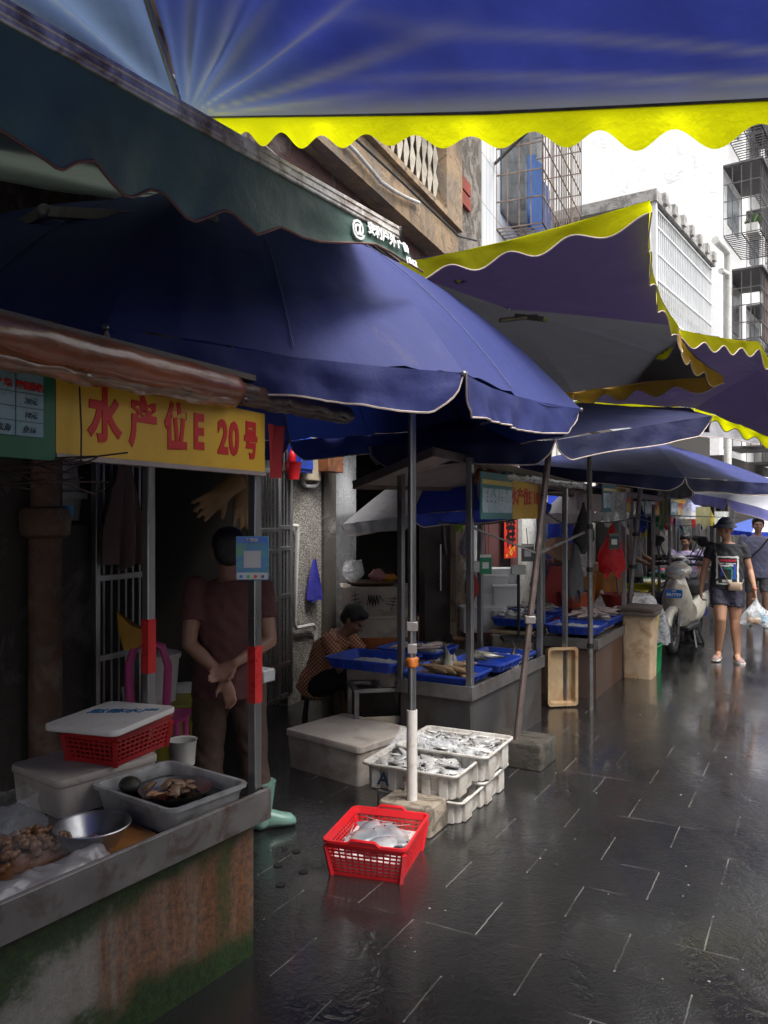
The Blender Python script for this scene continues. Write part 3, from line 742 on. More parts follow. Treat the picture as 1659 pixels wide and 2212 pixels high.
# ---- overhead blue canopy with the glowing yellow scallops
def lit_cloth():
    m = bpy.data.materials.new('lit_streak_blue_canvas'); t, N, L, pb = nodes(m)
    at = N.new('ShaderNodeAttribute'); at.attribute_name = 'lit_pale'; at2 = N.new('ShaderNodeAttribute'); at2.attribute_name = 'glow_tint'
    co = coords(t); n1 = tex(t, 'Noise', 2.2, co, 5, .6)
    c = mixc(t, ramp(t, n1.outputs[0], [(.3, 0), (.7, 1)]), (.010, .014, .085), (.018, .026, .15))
    cc = mixc(t, at.outputs['Fac'], c, (.10, .15, .24)); cc = mixc(t, at2.outputs['Fac'], cc, (.24, .24, .07))  # paints lit cloth, valance glow and worn streaks into the colour
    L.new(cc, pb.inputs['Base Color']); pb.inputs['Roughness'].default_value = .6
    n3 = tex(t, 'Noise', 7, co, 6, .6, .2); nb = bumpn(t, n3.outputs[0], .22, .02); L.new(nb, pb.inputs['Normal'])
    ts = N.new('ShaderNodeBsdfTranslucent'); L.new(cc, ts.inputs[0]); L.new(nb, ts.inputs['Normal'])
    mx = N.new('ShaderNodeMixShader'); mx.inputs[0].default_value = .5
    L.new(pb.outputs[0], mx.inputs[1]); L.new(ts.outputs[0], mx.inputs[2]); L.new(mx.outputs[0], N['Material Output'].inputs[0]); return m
c0 = thing('overhead_canopy', 'huge blue canopy overhead with worn and light-painted streaks and a glowing yellow scalloped valance', 'canopy', (-.3, .9, 0))
K0 = P(402, 254, 3.4); K1 = Vector((1.47, 1.515, 2.448)); PA = Vector((-.70, .95, 3.60)); PB = Vector((.75, -.6, 3.35)); KL = Vector((-3.1, 2.3, 3.25)); KR = Vector((1.2, -2.6, 2.6)); KB = Vector((-1.6, -3.2, 3.0)); KL2 = Vector((-3.6, -2.0, 3.1))
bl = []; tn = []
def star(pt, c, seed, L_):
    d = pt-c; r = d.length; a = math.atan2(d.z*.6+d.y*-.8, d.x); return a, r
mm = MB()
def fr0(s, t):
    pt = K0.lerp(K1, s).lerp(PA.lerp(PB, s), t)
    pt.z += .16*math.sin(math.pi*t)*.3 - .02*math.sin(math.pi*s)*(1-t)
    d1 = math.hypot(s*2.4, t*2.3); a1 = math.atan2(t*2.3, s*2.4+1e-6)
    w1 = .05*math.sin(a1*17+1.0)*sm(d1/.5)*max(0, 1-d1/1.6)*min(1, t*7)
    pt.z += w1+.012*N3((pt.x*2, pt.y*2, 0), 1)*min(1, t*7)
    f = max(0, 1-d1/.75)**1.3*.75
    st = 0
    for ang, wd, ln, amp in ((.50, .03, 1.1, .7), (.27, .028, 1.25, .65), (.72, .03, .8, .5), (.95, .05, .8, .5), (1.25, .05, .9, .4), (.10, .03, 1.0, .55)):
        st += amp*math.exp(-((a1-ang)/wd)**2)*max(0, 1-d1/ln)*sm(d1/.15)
    # long pale streaks, painted light and wear, from the far right corner
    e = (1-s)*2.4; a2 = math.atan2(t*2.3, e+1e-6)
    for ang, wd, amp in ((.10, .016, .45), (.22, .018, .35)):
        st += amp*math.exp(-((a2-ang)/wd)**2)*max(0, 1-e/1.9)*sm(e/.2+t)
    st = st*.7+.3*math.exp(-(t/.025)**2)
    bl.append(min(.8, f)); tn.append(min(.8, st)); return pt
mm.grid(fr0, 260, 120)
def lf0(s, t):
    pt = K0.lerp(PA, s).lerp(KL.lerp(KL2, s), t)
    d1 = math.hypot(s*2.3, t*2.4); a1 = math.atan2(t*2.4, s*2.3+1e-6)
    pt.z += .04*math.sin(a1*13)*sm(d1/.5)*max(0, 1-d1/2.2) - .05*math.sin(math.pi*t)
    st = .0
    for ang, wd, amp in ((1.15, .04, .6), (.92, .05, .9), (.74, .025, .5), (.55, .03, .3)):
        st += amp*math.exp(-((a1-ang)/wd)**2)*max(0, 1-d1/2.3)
    bl.append(.62+.25*math.exp(-((a1-.35)/.12)**2)); tn.append(min(.8, st)); return pt  # whole left panel paler, its stronger light put into the colour
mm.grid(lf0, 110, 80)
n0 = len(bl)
mm.grid(lambda s, t: PA.lerp(PB, s).lerp(KB.lerp(KR, s), t), 12, 6); mm.grid(lambda s, t: PA.lerp(KB, s).lerp(KL2, t), 6, 6); mm.grid(lambda s, t: K1.lerp(PB, s).lerp(KR, t), 6, 6)  # unseen rear panels, added behind the camera to block light
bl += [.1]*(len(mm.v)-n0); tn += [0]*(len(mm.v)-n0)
o = mm.build('canopy', lit_cloth(), c0, True, ang=60)
for nm, vals in (('lit_pale', bl), ('glow_tint', tn)):
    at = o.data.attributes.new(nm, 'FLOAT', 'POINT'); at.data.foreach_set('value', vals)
v = MB(); pp = MB()
mid = PA.lerp(PB, .5)
Lv = (K1-K0).length; nn = Lv/.217; cols = 30
def v0f(s, t):
    top = K0.lerp(K1, s); top.z -= .02*math.sin(math.pi*s)
    wav = .082+.024*math.cos(2*math.pi*(s*nn+.12)+math.pi+.5*math.sin(s*7))*(1+.2*math.sin(s*11))
    return top+Vector((0, .01*math.sin(s*30)*t+.015*t, -wav*t))
v.grid(v0f, 300, 4)
v.build('valance', yellow(), c0, True, ang=80)
v = MB(); v.grid(lambda s, t: K0.lerp(KL, s)+Vector((0, 0, -(.09+.03*math.cos(s*44))*t)), 90, 3); v.build('valance', yellow(), c0, True, ang=80)
m = MB(); dn = Vector((0, -.0, -.03))
m.tube([K0.lerp(PA, k/8)+Vector((0, 0, -.03-.02*math.sin(k))) for k in range(9)], [.006+.008*k/8 for k in range(9)], 8); m.tube([K0+Vector((0, 0, .002)), K0.lerp(K1, .5)-Vector((0, 0, .022)), K1], .006, 6)
m.build('frame_rib', dsteel(), c0, True)
# ---- green retractable awning at upper left
aw = thing('green_awning', 'weathered green awning with an aluminium front bar and scalloped valance above the first stall', 'awning', P(0, 30, 1.8).xy.to_3d())
def barpt(u): # bar front line at constant height 2.75
    v = 30+475*u/850; return P(u, v, (2.75-H)*F/(V0-v))
B0, B1 = barpt(0), barpt(852); dB = (B1-B0).normalized(); Bs = B0-dB*1.0
nB = Vector((-dB.y, dB.x, 0))
m = MB(); 
for off, z, ww, hh in ((.0, .0, .05, .055), (-.006, .012, .045, .008), (-.006, -.012, .045, .008)):
    m.bar(Bs+nB*off+Vector((0, 0, z)), B1+nB*off+Vector((0, 0, z)), ww, hh)
m.build('front_bar', mat('scratched_aluminium', (.70, .66, .62), .45, .45, .3, 20, .2, (.16, .10, .07), .25, 9, (1, 1, 1)), aw, bevel=.004)
m = MB(); m.bar(B1+dB*.002, B1+dB*.012, .06, .062); m.build('end_cap', black(), aw, bevel=.006)
bot = [(-600, 60), (-420, 90), (-300, 170), (-200, 160), (-100, 265), (-60, 255), (0, 290), (50, 330), (97, 371), (115, 375), (150, 357), (190, 352), (225, 385), (262, 424), (285, 427), (330, 408), (355, 415), (398, 470), (418, 480), (470, 458), (490, 465), (538, 512), (590, 494), (640, 515), (680, 521), (770, 515), (800, 530), (852, 572)]
def itp(tab, u):
    for (a, b), (c, d) in zip(tab, tab[1:]):
        if u <= c: 
            k = (u-a)/(c-a); return b+(d-b)*k
    return tab[-1][1]
def avf(s, t):
    u = -560+s*(852+560); a = barpt(u); a.z -= .02
    vb = itp(bot, u); zb = H+(V0-vb)/F*a.y; z = a.z+(zb-a.z)*t
    e = sm((u-640)/220)
    pt = Vector((a.x, a.y, z))-nB*(.016+.02*math.sin(u/70)*t+.015*N3((u/60, t*2, 0), 1)*t)
    pt += Vector((.11, .10, 0))*e*t
    return pt
m = MB(); m.grid(avf, 260, 8)
grn = cloth('green_awning_cloth', (.075, .14, .115), .05, (.05, .16, .13), .3, 2.0, .6, .3, (.10, .11, .09), wscale=6, stretch=(1, 1, 1))
m.build('valance', grn, aw, True, ang=80)
pp = MB(); pp.tube([avf(i/260, 1) for i in range(261)], .0045, 5); pp.build('piping', mat('brown_piping', (.16, .07, .05), .6), aw, True)
rl = FA @ LP(FA, -350, 500, 0); rl = Vector((rl.x, rl.y, 3.15)); rr_ = FA @ LP(FA, 500, 500, 0); rr_ = Vector((rr_.x, rr_.y, 3.9))
def aff(s, t):
    a = Bs.lerp(B1, s)+Vector((0, 0, .02)); b = rl.lerp(rr_, s); p_ = a.lerp(b, t); p_.z -= .05*math.sin(math.pi*t)+.01*N3((s*6, t*6, 2), 1); return p_
m = MB(); m.grid(aff, 30, 16); m.build('fabric', cloth('awning_lining', (.22, .24, .21), .10, (.20, .24, .21), .15, 3, .6, .3, (.09, .10, .08), wscale=4), aw, True)
j0 = P(97, 458, 3.5); m = MB(); m.bar(P(-60, 545, 3.9), j0, .035, .05); m.bar(j0, P(470, 482, 3.45), .035, .05); m.ell(j0, (.035, .035, .035)); m.build('folding_arm', dsteel(), aw, bevel=.004)
# white writing on the awning
for s_, u, sz, vv in (('@', 750, .075, .52), ('安利户外', 800, .048, .38), ('广告', 842, .04, .35)):
    a = barpt(u); x = avf((u+30+560)/1412, vv)-avf((u-30+560)/1412, vv); y = avf((u+560)/1412, 0)-avf((u+560)/1412, 1)
    c = avf((u+560)/1412, vv)
    Mx = plane_M(c, x, y); Mx.translation = c+Mx.to_3x3() @ Vector((0, 0, .004)) + (Vector((0, 0, H))-c).normalized()*.006
    text(s_, sz, Mx, mat('white_ink', (.65, .66, .66), .5, 0, .05, 3, 0), 'lettering', aw, bold=.0022)
u = 842; c = avf((u+560)/1412, .8); x = avf(1, .8)-avf(.95, .8); y = avf((u+560)/1412, 0)-avf((u+560)/1412, 1); Mx = plane_M(c, x, y); Mx.translation = c + (Vector((0, 0, H))-c).normalized()*.007
text('1563', .04, Mx, mat('white_ink', (.65, .66, .66)), 'lettering', aw, bold=.0022)
# ---- umbrella_1 : the big navy dome
T2 = Vector((-.906, 2.60, 2.237)); T3 = Vector((.31, 3.10, 2.176)); T4 = Vector((1.12, 4.55, 2.23))
T5 = Vector((.62, 5.95, 2.26)); T6 = Vector((-.75, 6.35, 2.22)); T7 = Vector((-2.1, 5.95, 2.15)); T8 = Vector((-2.75, 4.6, 2.15)); T1 = Vector((-2.3, 3.2, 2.55))
AP = Vector((-.92, 4.6, 3.34))
brolly('market_umbrella', 'big domed navy umbrella with pale piping spread over the first stall', 'umbrella', [T2, T3, T4, T5, T6, T7, T8, T1], AP, navy(), navy(), p=2.0, sag=.05, h=.155, mode='flap', pole=(Vector((-.72, 4.25, 0)), Vector((-.90, 4.55, 3.3)), .022), finial=True, wr=.03, nu=30, crump=.02, seams=True)
# ---- canopy with yellow edge, centre right
A3 = P(830, 572, 4.6); B3 = P(1405, 432, 3.98); C3 = P(1466, 705, 5.46); E3 = P(1562, 812, 6.5); F3 = P(1240, 848, 7.0); D3 = P(860, 830, 6.6); AP3 = P(1100, 668, 5.5)
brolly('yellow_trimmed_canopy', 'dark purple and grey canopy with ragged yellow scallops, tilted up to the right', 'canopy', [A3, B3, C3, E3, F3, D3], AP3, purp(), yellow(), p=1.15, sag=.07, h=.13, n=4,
       mats=[purp(), purp(), greyc(), greyc(), greyc(), greyc()], vmats=[yellow(), yellow(), unlit_yellow(), unlit_yellow(), unlit_yellow(), unlit_yellow()], wr=.02, ribs=False, nu=24)
m = MB(); m.bar(P(1115, 683, 5.45), P(1178, 690, 5.3), .05, .03); m.cyl(P(1080, 692, 5.3), P(1160, 683, 5.4), .015); m.cyl(P(1010, 582, 4.9), P(985, 610, 4.9), .02)
m.build('strut', dsteel(), bpy.data.objects['yellow_trimmed_canopy'])
# ---- purple canopy at the right edge
brolly('purple_side_canopy', 'faded purple canopy with a bright yellow edge running out at the right', 'canopy',
       [P(1470, 712, 5.7), P(1640, 738, 6.0), P(1735, 900, 6.4), P(1680, 950, 7.4), P(1500, 882, 8.0), P(1240, 868, 8.0)], P(1640, 800, 7.0), purp(), yellow(), p=1.1, sag=.06, h=.12, n=4, wr=.02, ribs=False)
# ---- umbrellas further along
brolly('navy_lane_umbrella', 'dark navy umbrella with a sunlit white top fold just below the yellow trimmed canopy', 'umbrella',
       [P(800, 965, 5.6), P(1200, 950, 4.9), P(1540, 898, 5.9), P(1480, 880, 7.2), P(1200, 895, 7.6), P(860, 940, 7.0)], P(1180, 868, 6.2), dnavy(), dnavy(), p=1.35, sag=.03, h=.14, mode='flap', wr=.02, pole=None)
brolly('long_navy_umbrella', 'long faded navy umbrella low over the third stall, its pale top catching light', 'umbrella',
       [P(1120, 1002, 7.6), P(1480, 1032, 7.0), P(1690, 1045, 7.9), P(1600, 1010, 10.5), P(1330, 1000, 10.5)], P(1400, 952, 8.6), navy(), dnavy(), p=1.2, sag=.03, h=.12, mode='flap', wr=.02)
brolly('silver_umbrella', 'silver lined umbrella with blue underside drooping behind the second stall', 'umbrella',
       [P(741, 1132, 6.5), P(890, 1112, 6.0), P(1130, 1095, 6.7), P(1190, 1090, 8.0), P(1000, 1092, 8.6), P(820, 1105, 8.0)], P(960, 985, 7.2), silverc(), bright(), p=1.3, sag=.03, h=.10, mode='flap',
       mats=[silverc(), bright(), bright(), silverc(), silverc(), silverc()], vmats=[silverc(), bright(), bright(), bright(), silverc(), silverc()], pole=(G(978, 1405), P(948, 1030, 6.9), .02))
brolly('pale_grey_umbrella', 'small pale grey umbrella beside the blue tarp', 'umbrella', [P(1172, 1108, 8.4), P(1262, 1112, 8.2), P(1330, 1098, 9), P(1290, 1090, 10.2), P(1200, 1090, 10.2)], P(1255, 1040, 9.2), whitec(), silverc(), p=1.3, h=.10, mode='flap')
brolly('grey_flap_umbrella', 'grey umbrella with a hanging pale flap under the long navy umbrella', 'umbrella', [P(1290, 1035, 9.6), P(1425, 1048, 9.3), P(1500, 1045, 10.0), P(1500, 1040, 11.5), P(1340, 1035, 11.5)], P(1400, 1008, 10.4), silverc(), silverc(), p=1.3, h=.17, mode='flap', mats=[greyc(), silverc(), silverc(), greyc(), greyc()], vmats=[greyc(), greyc(), silverc(), greyc(), greyc()])
brolly('white_lit_umbrella', 'broad white and violet umbrella at the right edge behind the walking people', 'umbrella',
       [P(1492, 1066, 10.5), P(1570, 1078, 9.6), P(1760, 1130, 9.6), P(1850, 1080, 11), P(1600, 1062, 13)], P(1650, 1030, 11), whitec(), cloth('violet_canvas', (.22, .22, .55), .4, (.3, .3, .7), .1, 3), p=1.2, h=.13, mode='flap')
brolly('white_far_umbrella', 'white umbrella with a pale blue side above the far stalls', 'umbrella', [P(1290, 1112, 12.5), P(1400, 1102, 11.8), P(1530, 1104, 12.6), P(1500, 1096, 15), P(1330, 1096, 15)], P(1440, 1058, 13.2), whitec(), whitec(), p=1.3, h=.12, mode='flap', mats=[whitec(), cloth('pale_blue_canvas', (.25, .27, .42), .3), whitec(), whitec(), whitec()])  # one panel in pale blue cloth, the rest white
brolly('striped_far_umbrella', 'blue and white far umbrella behind the walking man', 'umbrella', [P(1560, 1143, 16), P(1625, 1150, 15.2), P(1720, 1150, 16), P(1700, 1140, 19), P(1600, 1138, 19)], P(1640, 1118, 17), bright(), bright(), p=1.4, h=.1, mode='flap',
       mats=[cloth('mid_blue_canvas', (.08, .14, .5), .4), whitec(), cloth('mid_blue_canvas', (.08, .14, .5)), whitec(), whitec()])
brolly('tattered_grey_canopy', 'pale grey torn canopy corner hanging below the purple canopy at the right edge', 'canopy', [P(1478, 893, 8.2), P(1655, 918, 8.4), P(1760, 930, 10), P(1600, 905, 11), P(1500, 893, 10)], P(1600, 880, 9.4), silverc(), silverc(), p=1.3, h=.2, mode='flap')
# ================================================================== STALLS
def stainwall():
    """pale board with rust runs and moss: moss creeps up from the foot and down from under the lip"""
    m = bpy.data.materials.new('rust_streaked_board'); t, N, L, pb = nodes(m)
    tc = N.new('ShaderNodeTexCoord'); sp = N.new('ShaderNodeSeparateXYZ'); L.new(tc.outputs['Object'], sp.inputs[0])
    co = coords(t); run = tex(t, 'Noise', 1.0, coords(t, (9, 9, .9)), 6, .65, .3); big = tex(t, 'Noise', 5, co, 8, .7, .4); gr = tex(t, 'Noise', 40, co, 5, .7)
    c = mixc(t, ramp(t, gr.outputs[0], [(.3, 0), (.7, 1)]), (.20, .185, .165), (.28, .26, .235))
    def band(src, a, b):
        n = N.new('ShaderNodeMapRange'); n.inputs[1].default_value = a; n.inputs[2].default_value = b; n.interpolation_type = 'SMOOTHSTEP'; L.new(src, n.inputs[0]); return n.outputs[0]
    def mul(a, b):
        n = N.new('ShaderNodeMath'); n.operation = 'MULTIPLY'
        for k, x in enumerate((a, b)):
            if isinstance(x, (int, float)): n.inputs[k].default_value = x
            else: L.new(x, n.inputs[k])
        return n.outputs[0]
    def add(a, b):
        n = N.new('ShaderNodeMath'); n.operation = 'ADD'
        for k, x in enumerate((a, b)):
            if isinstance(x, (int, float)): n.inputs[k].default_value = x
            else: L.new(x, n.inputs[k])
        return n.outputs[0]
    near = band(add(sp.outputs[0], mul(run.outputs[0], .5)), -.60, -.28)
    rust = mul(ramp(t, run.outputs[0], [(.30, 0.45), (.55, 1)]), near)
    c = mixc(t, mul(rust, .9), c, mixc(t, ramp(t, gr.outputs[0], [(.35, 0), (.7, 1)]), (.045, .015, .004), (.26, .085, .016)))
    far = ramp(t, run.outputs[0], [(.60, 0), (.70, .5)])
    c = mixc(t, far, c, (.13, .06, .022))
    n1 = ramp(t, mixc(t, .3, big.outputs[0], gr.outputs[0]), [(.25, 0), (.75, .26)])
    foot = band(add(sp.outputs[2], mul(n1, -1.0)), .05, -.06)
    mg = mixc(t, ramp(t, gr.outputs[0], [(.35, 0), (.65, 1)]), (.008, .014, .005), (.028, .062, .010))
    c = mixc(t, foot, c, mg)
    top = band(add(add(sp.outputs[2], mul(n1, 1.0)), mul(sp.outputs[0], -.16)), .56, .66)
    c = mixc(t, mul(top, .95), c, mg)
    gl = mul(band(sp.outputs[0], -.24, -.20), band(sp.outputs[0], -.13, -.17)); c = mixc(t, mul(mul(gl, ramp(t, big.outputs[0], [(.3, .2), (.6, 1)])), .8), c, (.025, .055, .012))
    L.new(c, pb.inputs['Base Color']); pb.inputs['Roughness'].default_value = .62
    L.new(bumpn(t, mixc(t, .5, gr.outputs[0], big.outputs[0]), .6, .02), pb.inputs['Normal']); return m
TH1 = 33.0
F1 = frame(-.425, 2.955, TH1)
s1 = thing('fish_stall', 'nearest seafood stall with rust streaked mossy counter, steel lip and posts under the navy umbrella', 'stall', M=F1)
m = MB(F1); m.b2(-2.2, -.03, .05, .62, 0, .53); m.build('counter', stainwall(), s1)
m = MB(F1); m.b2(-2.2, 0, .012, .64, .53, .565); m.build('counter_top', mat('wet_steel_top', (.16, .15, .14), .25, .8, .4, 6, .1), s1)
m = MB(F1); m.b2(-2.2, .012, 0, .010, .50, .612); m.b2(.002, .012, .010, .64, .50, .612); m.b2(-2.2, .012, .010, .02, .600, .612)
m.build('counter_lip', mat('scratched_steel_lip', (.30, .275, .27), .42, .75, .22, 6, .08, (.13, .06, .03), .0, 7, (1, 1, 1)), s1, bevel=.002)
def post(M, x, y, z0, z1, st, w=.045, mt=None, red=None):
    m = MB(M); m.b2(x-w/2, x+w/2, y-w/2, y+w/2, z0, z1); o = m.build('post', mt or steel(), st, bevel=.004)
    if red:
        m = MB(M); m.b2(x-w/2-.001, x+w/2+.001, y-w/2-.001, y+w/2+.001, red[0], red[1]); m.build('red_tape', mat('red_tape', (.55, .03, .03), .3, .1, .1, 9, 0), o)
post(F1, -.022, .05, .565, 2.0, s1, .036, red=(.93, 1.14)); post(F1, -.03, .62, .565, 2.0, s1, .038, red=(.98, 1.2)); post(F1, -2.1, .05, .565, 2.0, s1); post(F1, -2.1, .62, .565, 2.0, s1)
# roof: sheet with an orange plastic wrapped roll along its front edge
rf0 = P(0, 734, 1.79); rf1 = P(752, 896, 3.7)
d1 = (rf1-rf0).normalized(); n1v = Vector((-d1.y, d1.x, 0)).normalized(); rs = rf0-d1*.9
m = MB(); m.slab([rs+Vector((0, 0, .05)), rf1+Vector((0, 0, .05)), rf1+n1v*1.15+Vector((0, 0, .12)), rs+n1v*1.15+Vector((0, 0, .12))], (0, 0, .02)); m.build('roof', mat('sooty_sheet', (.10, .08, .07), .7, .2, .3, 5, .1), s1)
def crinkle(path, r, name, mt, parent, seed, amp=.35, n=16, sub=60):
    path = [Vector(p) for p in path]; pts = []
    for i in range(sub+1):
        k = i/sub*(len(path)-1); j = min(int(k), len(path)-2); pts.append(path[j].lerp(path[j+1], k-j))
    fr = frames(pts); rings = []
    for i, (p, (x, y)) in enumerate(zip(pts, fr)):
        ring = []
        for j in range(n):
            a = 2*math.pi*j/n; rad = r*(1+amp*N3((math.cos(a)*1.5, math.sin(a)*1.5, i*.16), 1, seed)+amp*.6*N3((math.cos(a)*3, math.sin(a)*3, i*.5), 1, seed+3))
            if i in (0, sub): rad *= .5
            ring.append(p+(x*math.cos(a)+y*math.sin(a))*rad)
        rings.append(ring)
    m = MB(); m.ringtube(rings); return m.build(name, mt, parent, True, ang=75)
oplast = mat('orange_wrap', (.26, .062, .016), .3, 0, .45, 7, .3, (.10, .05, .03), .05, 5, (.4, .4, 1), coat=.35)
bplast = mat('brown_wrap', (.065, .028, .016), .4, 0, .5, 7, .3, (.02, .014, .01), .1, 4, coat=.2)
e1 = rs.lerp(rf1, .66)
crinkle([rs+Vector((0, 0, .02)), e1], .05, 'wrapped_roll', oplast, s1, 1, .16); crinkle([e1-d1*.05, rf1], .036, 'wrapped_roll', bplast, s1, 4, .25)
crinkle([rs-n1v*-.02-Vector((0, 0, .040)), e1-Vector((0, 0, .035))], .026, 'wrapped_roll', mat('clear_orange_wrap', (.22, .10, .05), .2, 0, .5, 9, .3, coat=.6), s1, 8, .35)
crinkle([e1-Vector((0, 0, .025)), rf1-Vector((0, 0, .02))], .024, 'wrapped_roll', bplast, s1, 9, .35)
m = MB(); m.ell(P(265, 840, 2.55), (.045, .045, .035)); m.build('tape_knot', oplast, s1, True)
# sign board
sA = P(121, 979, 2.07); sB = P(572, 1022, 2.955); sd = (sB-sA); sd.z = 0; sL = sd.length; sd.normalize(); sz0 = sA.z; sh = .215
sn = Vector((sd.y, -sd.x, 0))
sg = thing('stall_sign', 'long yellow board reading 水产位E 20号 in red hung over the nearest stall', 'sign', sA)
MS = plane_M(sA, sd, (0, 0, 1))
m = MB(MS); m.b2(0, sL, 0, sh, -.02, 0); m.build('board', mat('yellow_board', (.62, .36, .025), .5, 0, .12, 5, .05, (.5, .26, .03), .05, 2), sg)
m = MB(MS); m.b2(0, sL, -.014, .0, -.022, .004); m.build('frame', mat('sign_edge', (.30, .24, .23), .5, .3), sg)
redi = mat('red_ink', (.50, .012, .012), .5, 0, .1, 5, 0)
for ch, f_, sx, sz_ in (('水', .175, .8, .155), ('产', .335, .8, .15), ('位', .485, .72, .15), ('E', .60, .72, .155), ('2', .735, .75, .155), ('0', .80, .75, .155), ('号', .905, .62, .14)):
    text(ch, sz_, MS @ Matrix.Translation((f_*sL, .106-.006*(f_ > .7), .001)), redi, 'character', sg, bold=.006, sx=sx)
# price board left of it
pbd = thing('price_board', 'green framed price board with a hand written table beside the yellow stall sign', 'sign', sA-sd*.5)
m = MB(MS); m.b2(-.55, -.004, -.02, sh+.03, -.018, .002); m.build('frame', mat('green_board', (.01, .11, .05), .5, 0, .15, 5, .05), pbd)
m = MB(MS); m.b2(-.52, -.045, .035, sh-.025, .0025, .005); m.build('table', mat('pale_blue_laminate', (.20, .30, .33), .25, 0, .1, 4, 0), pbd)
m = MB(MS); m.b2(-.52, -.045, sh-.024, sh+.012, .0025, .005); m.build('header', mat('yellow_laminate', (.55, .40, .04), .3, 0, .1, 4, 0), pbd)
m = MB(MS); ink = mat('black_ink', (.01, .008, .008), .5)
for y in (.07, .105, .14): m.b2(-.52, -.045, y, y+.0015, .0055, .0065)
for x in (-.13, -.22, -.34): m.b2(x, x+.0015, .035, sh-.025, .0057, .0067)
m.build('grid_lines', mat('grid_ink', (.04, .06, .07), .6), pbd)
text('单位:   元/500克', .028, MS @ Matrix.Translation((-.135, sh-.006, .006)), ink, 'header_text', pbd, bold=.0008)
for s_, x in (('零售价格', -.0875), ('产 地', -.165), ('品 名', -.27)): text(s_, .021, MS @ Matrix.Translation((x, .158, .006)), redi, 'column_title', pbd, bold=.0008)
for s_, x, y in (('20元', -.085, .122), ('18元', -.085, .087), ('东海', -.165, .05), ('鱼16', -.09, .05)): text(s_, .02, MS @ Matrix.Translation((x, y, .006)), mat('pen_ink', (.05, .07, .08), .5), 'handwriting', pbd, shear=.3)
def fcf(s, t):
    p_ = sB+sd*(.02+.10*s)+Vector((0, 0, sh-.03-.20*t)); return p_+sn*(.01*math.sin(s*8+t*2))
m = MB(); m.grid(fcf, 8, 8); tag(m.build('red_flag', cloth('red_cloth', (.38, .015, .02), .3, wscale=8), smooth=True), 'small red cloth hanging at the right end of the yellow stall sign', 'flag')
# wire basket of scraps hanging under the price board
m = MB(); c = P(60, 1000, 2.0)
rng = random.Random(4)
for i in range(26):
    a = c+Vector((rng.uniform(-.28, .12), rng.uniform(-.06, .06), rng.uniform(-.05, .02))); m.tube([a, a+Vector((rng.uniform(-.1, .1), .02, rng.uniform(-.03, .02))), a+Vector((rng.uniform(-.15, .15), 0, rng.uniform(-.02, .02)))], .0022, 4)
tag(m.build('wire_rack', mat('rusty_wire', (.08, .05, .04), .6, .6)), 'tangled rusty wire rack under the price board', 'rack')
m = MB(); m.tube([P(172, 835, 2.12), P(176, 930, 2.12), P(175, 1000, 2.12)], .0025, 5); tag(m.build('string', black()), 'thin black string hanging over the yellow stall sign', 'string')

# ---- generic second, third and further stalls
def stall(name, label, M, L_, D_, zc, cm, roof, posts, lip=.07, group=None, leg=0.0):
    st = thing(name, label, 'stall', M=M, group=group)
    m = MB(M); m.b2(.025, L_-.02, .025, D_-.02, leg, zc-lip-.001); m.build('counter', cm, st)
    m = MB(M); m.b2(0, L_, 0, .012, zc-lip-.02, zc); m.b2(0, .012, .0125, D_, zc-lip-.02, zc); m.b2(L_-.012, L_, .0125, D_, zc-lip-.02, zc); m.b2(.0125, L_-.0125, .0125, D_, zc-lip-.018, zc-.03)
    m.build('counter_lip', dsteel(), st, bevel=.002)
    if leg:
        for x in (.05, L_-.05): m = MB(M); m.b2(x-.02, x+.02, .05, .09, 0, leg); m.build('leg', dsteel(), st)
    for (x, y, z0, z1) in posts: post(M, x, y, z0, z1, st, .042)
    m = MB()
    A, B, C_, D2 = [Vector(p) for p in roof]
    rid = (A+B+C_+D2)/4+Vector((0, 0, .05))
    th = Vector((0, 0, -.03))
    for a, b in ((A, B), (B, C_), (C_, D2), (D2, A)):
        m.slab([a, b, rid], th)
    m.build('roof', mat('grey_roof_sheet', (.30, .24, .22), .6, .1, .2, 4, .1, (.14, .10, .08), 0, 4), st)
    m = MB()
    for a, b in ((A, B), (B, C_), (C_, D2), (D2, A)): m.bar(a+Vector((0, 0, -.03)), b+Vector((0, 0, -.03)), .02, .055)
    m.build('roof_frame', mat('roof_edge', (.17, .13, .12), .5, .4, .3, 6, .1), st, bevel=.002)
    return st
F2 = frame(.566, 5.13, 30.5)
cst = mat('grimy_steel_panel', (.10, .097, .10), .45, .6, .25, 3, .08, (.08, .06, .05), .05, 2.5)
w2 = lambda p: F2.inverted() @ p
stall('fish_stall', 'second stall with dull steel counter, open grey roof and sign 水产位E 18号', F2, 1.4, .56, .52, cst,
      [P(936, 965, 4.85), P(1267, 1045, 7.3), P(1150, 1052, 8.0), P(764, 1038, 5.4)],
      [(-.0+.03, .03, .45, 2.0), (.03, .54, .45, 1.95), (1.36, .03, .45, 1.9), (1.36, .54, .45, 1.9)])
F3_ = frame(1.89, 7.05, 28.4)
cst3 = mat('brown_stained_panel', (.10, .065, .052), .5, .3, .3, 3, .08, (.10, .045, .025), .1, 2.2, (1, 1, .3))
stall('fish_stall', 'third stall with brown stained counter piled with blue trays of squid', F3_, 1.28, .55, .53, cst3,
      [P(1175, 1040, 6.9), P(1430, 1072, 9.2), P(1330, 1072, 9.9), P(1120, 1052, 7.6)],
      [(.05, .52, .45, 1.95), (1.22, .03, .45, 1.9), (1.22, .52, .45, 1.9), (-.35, .2, 0, 1.9)])
F4b = [(2.9, 9.3), (3.95, 11.4), (5.0, 13.5), (6.3, 15.9), (7.6, 18.3), (9.0, 20.8)]
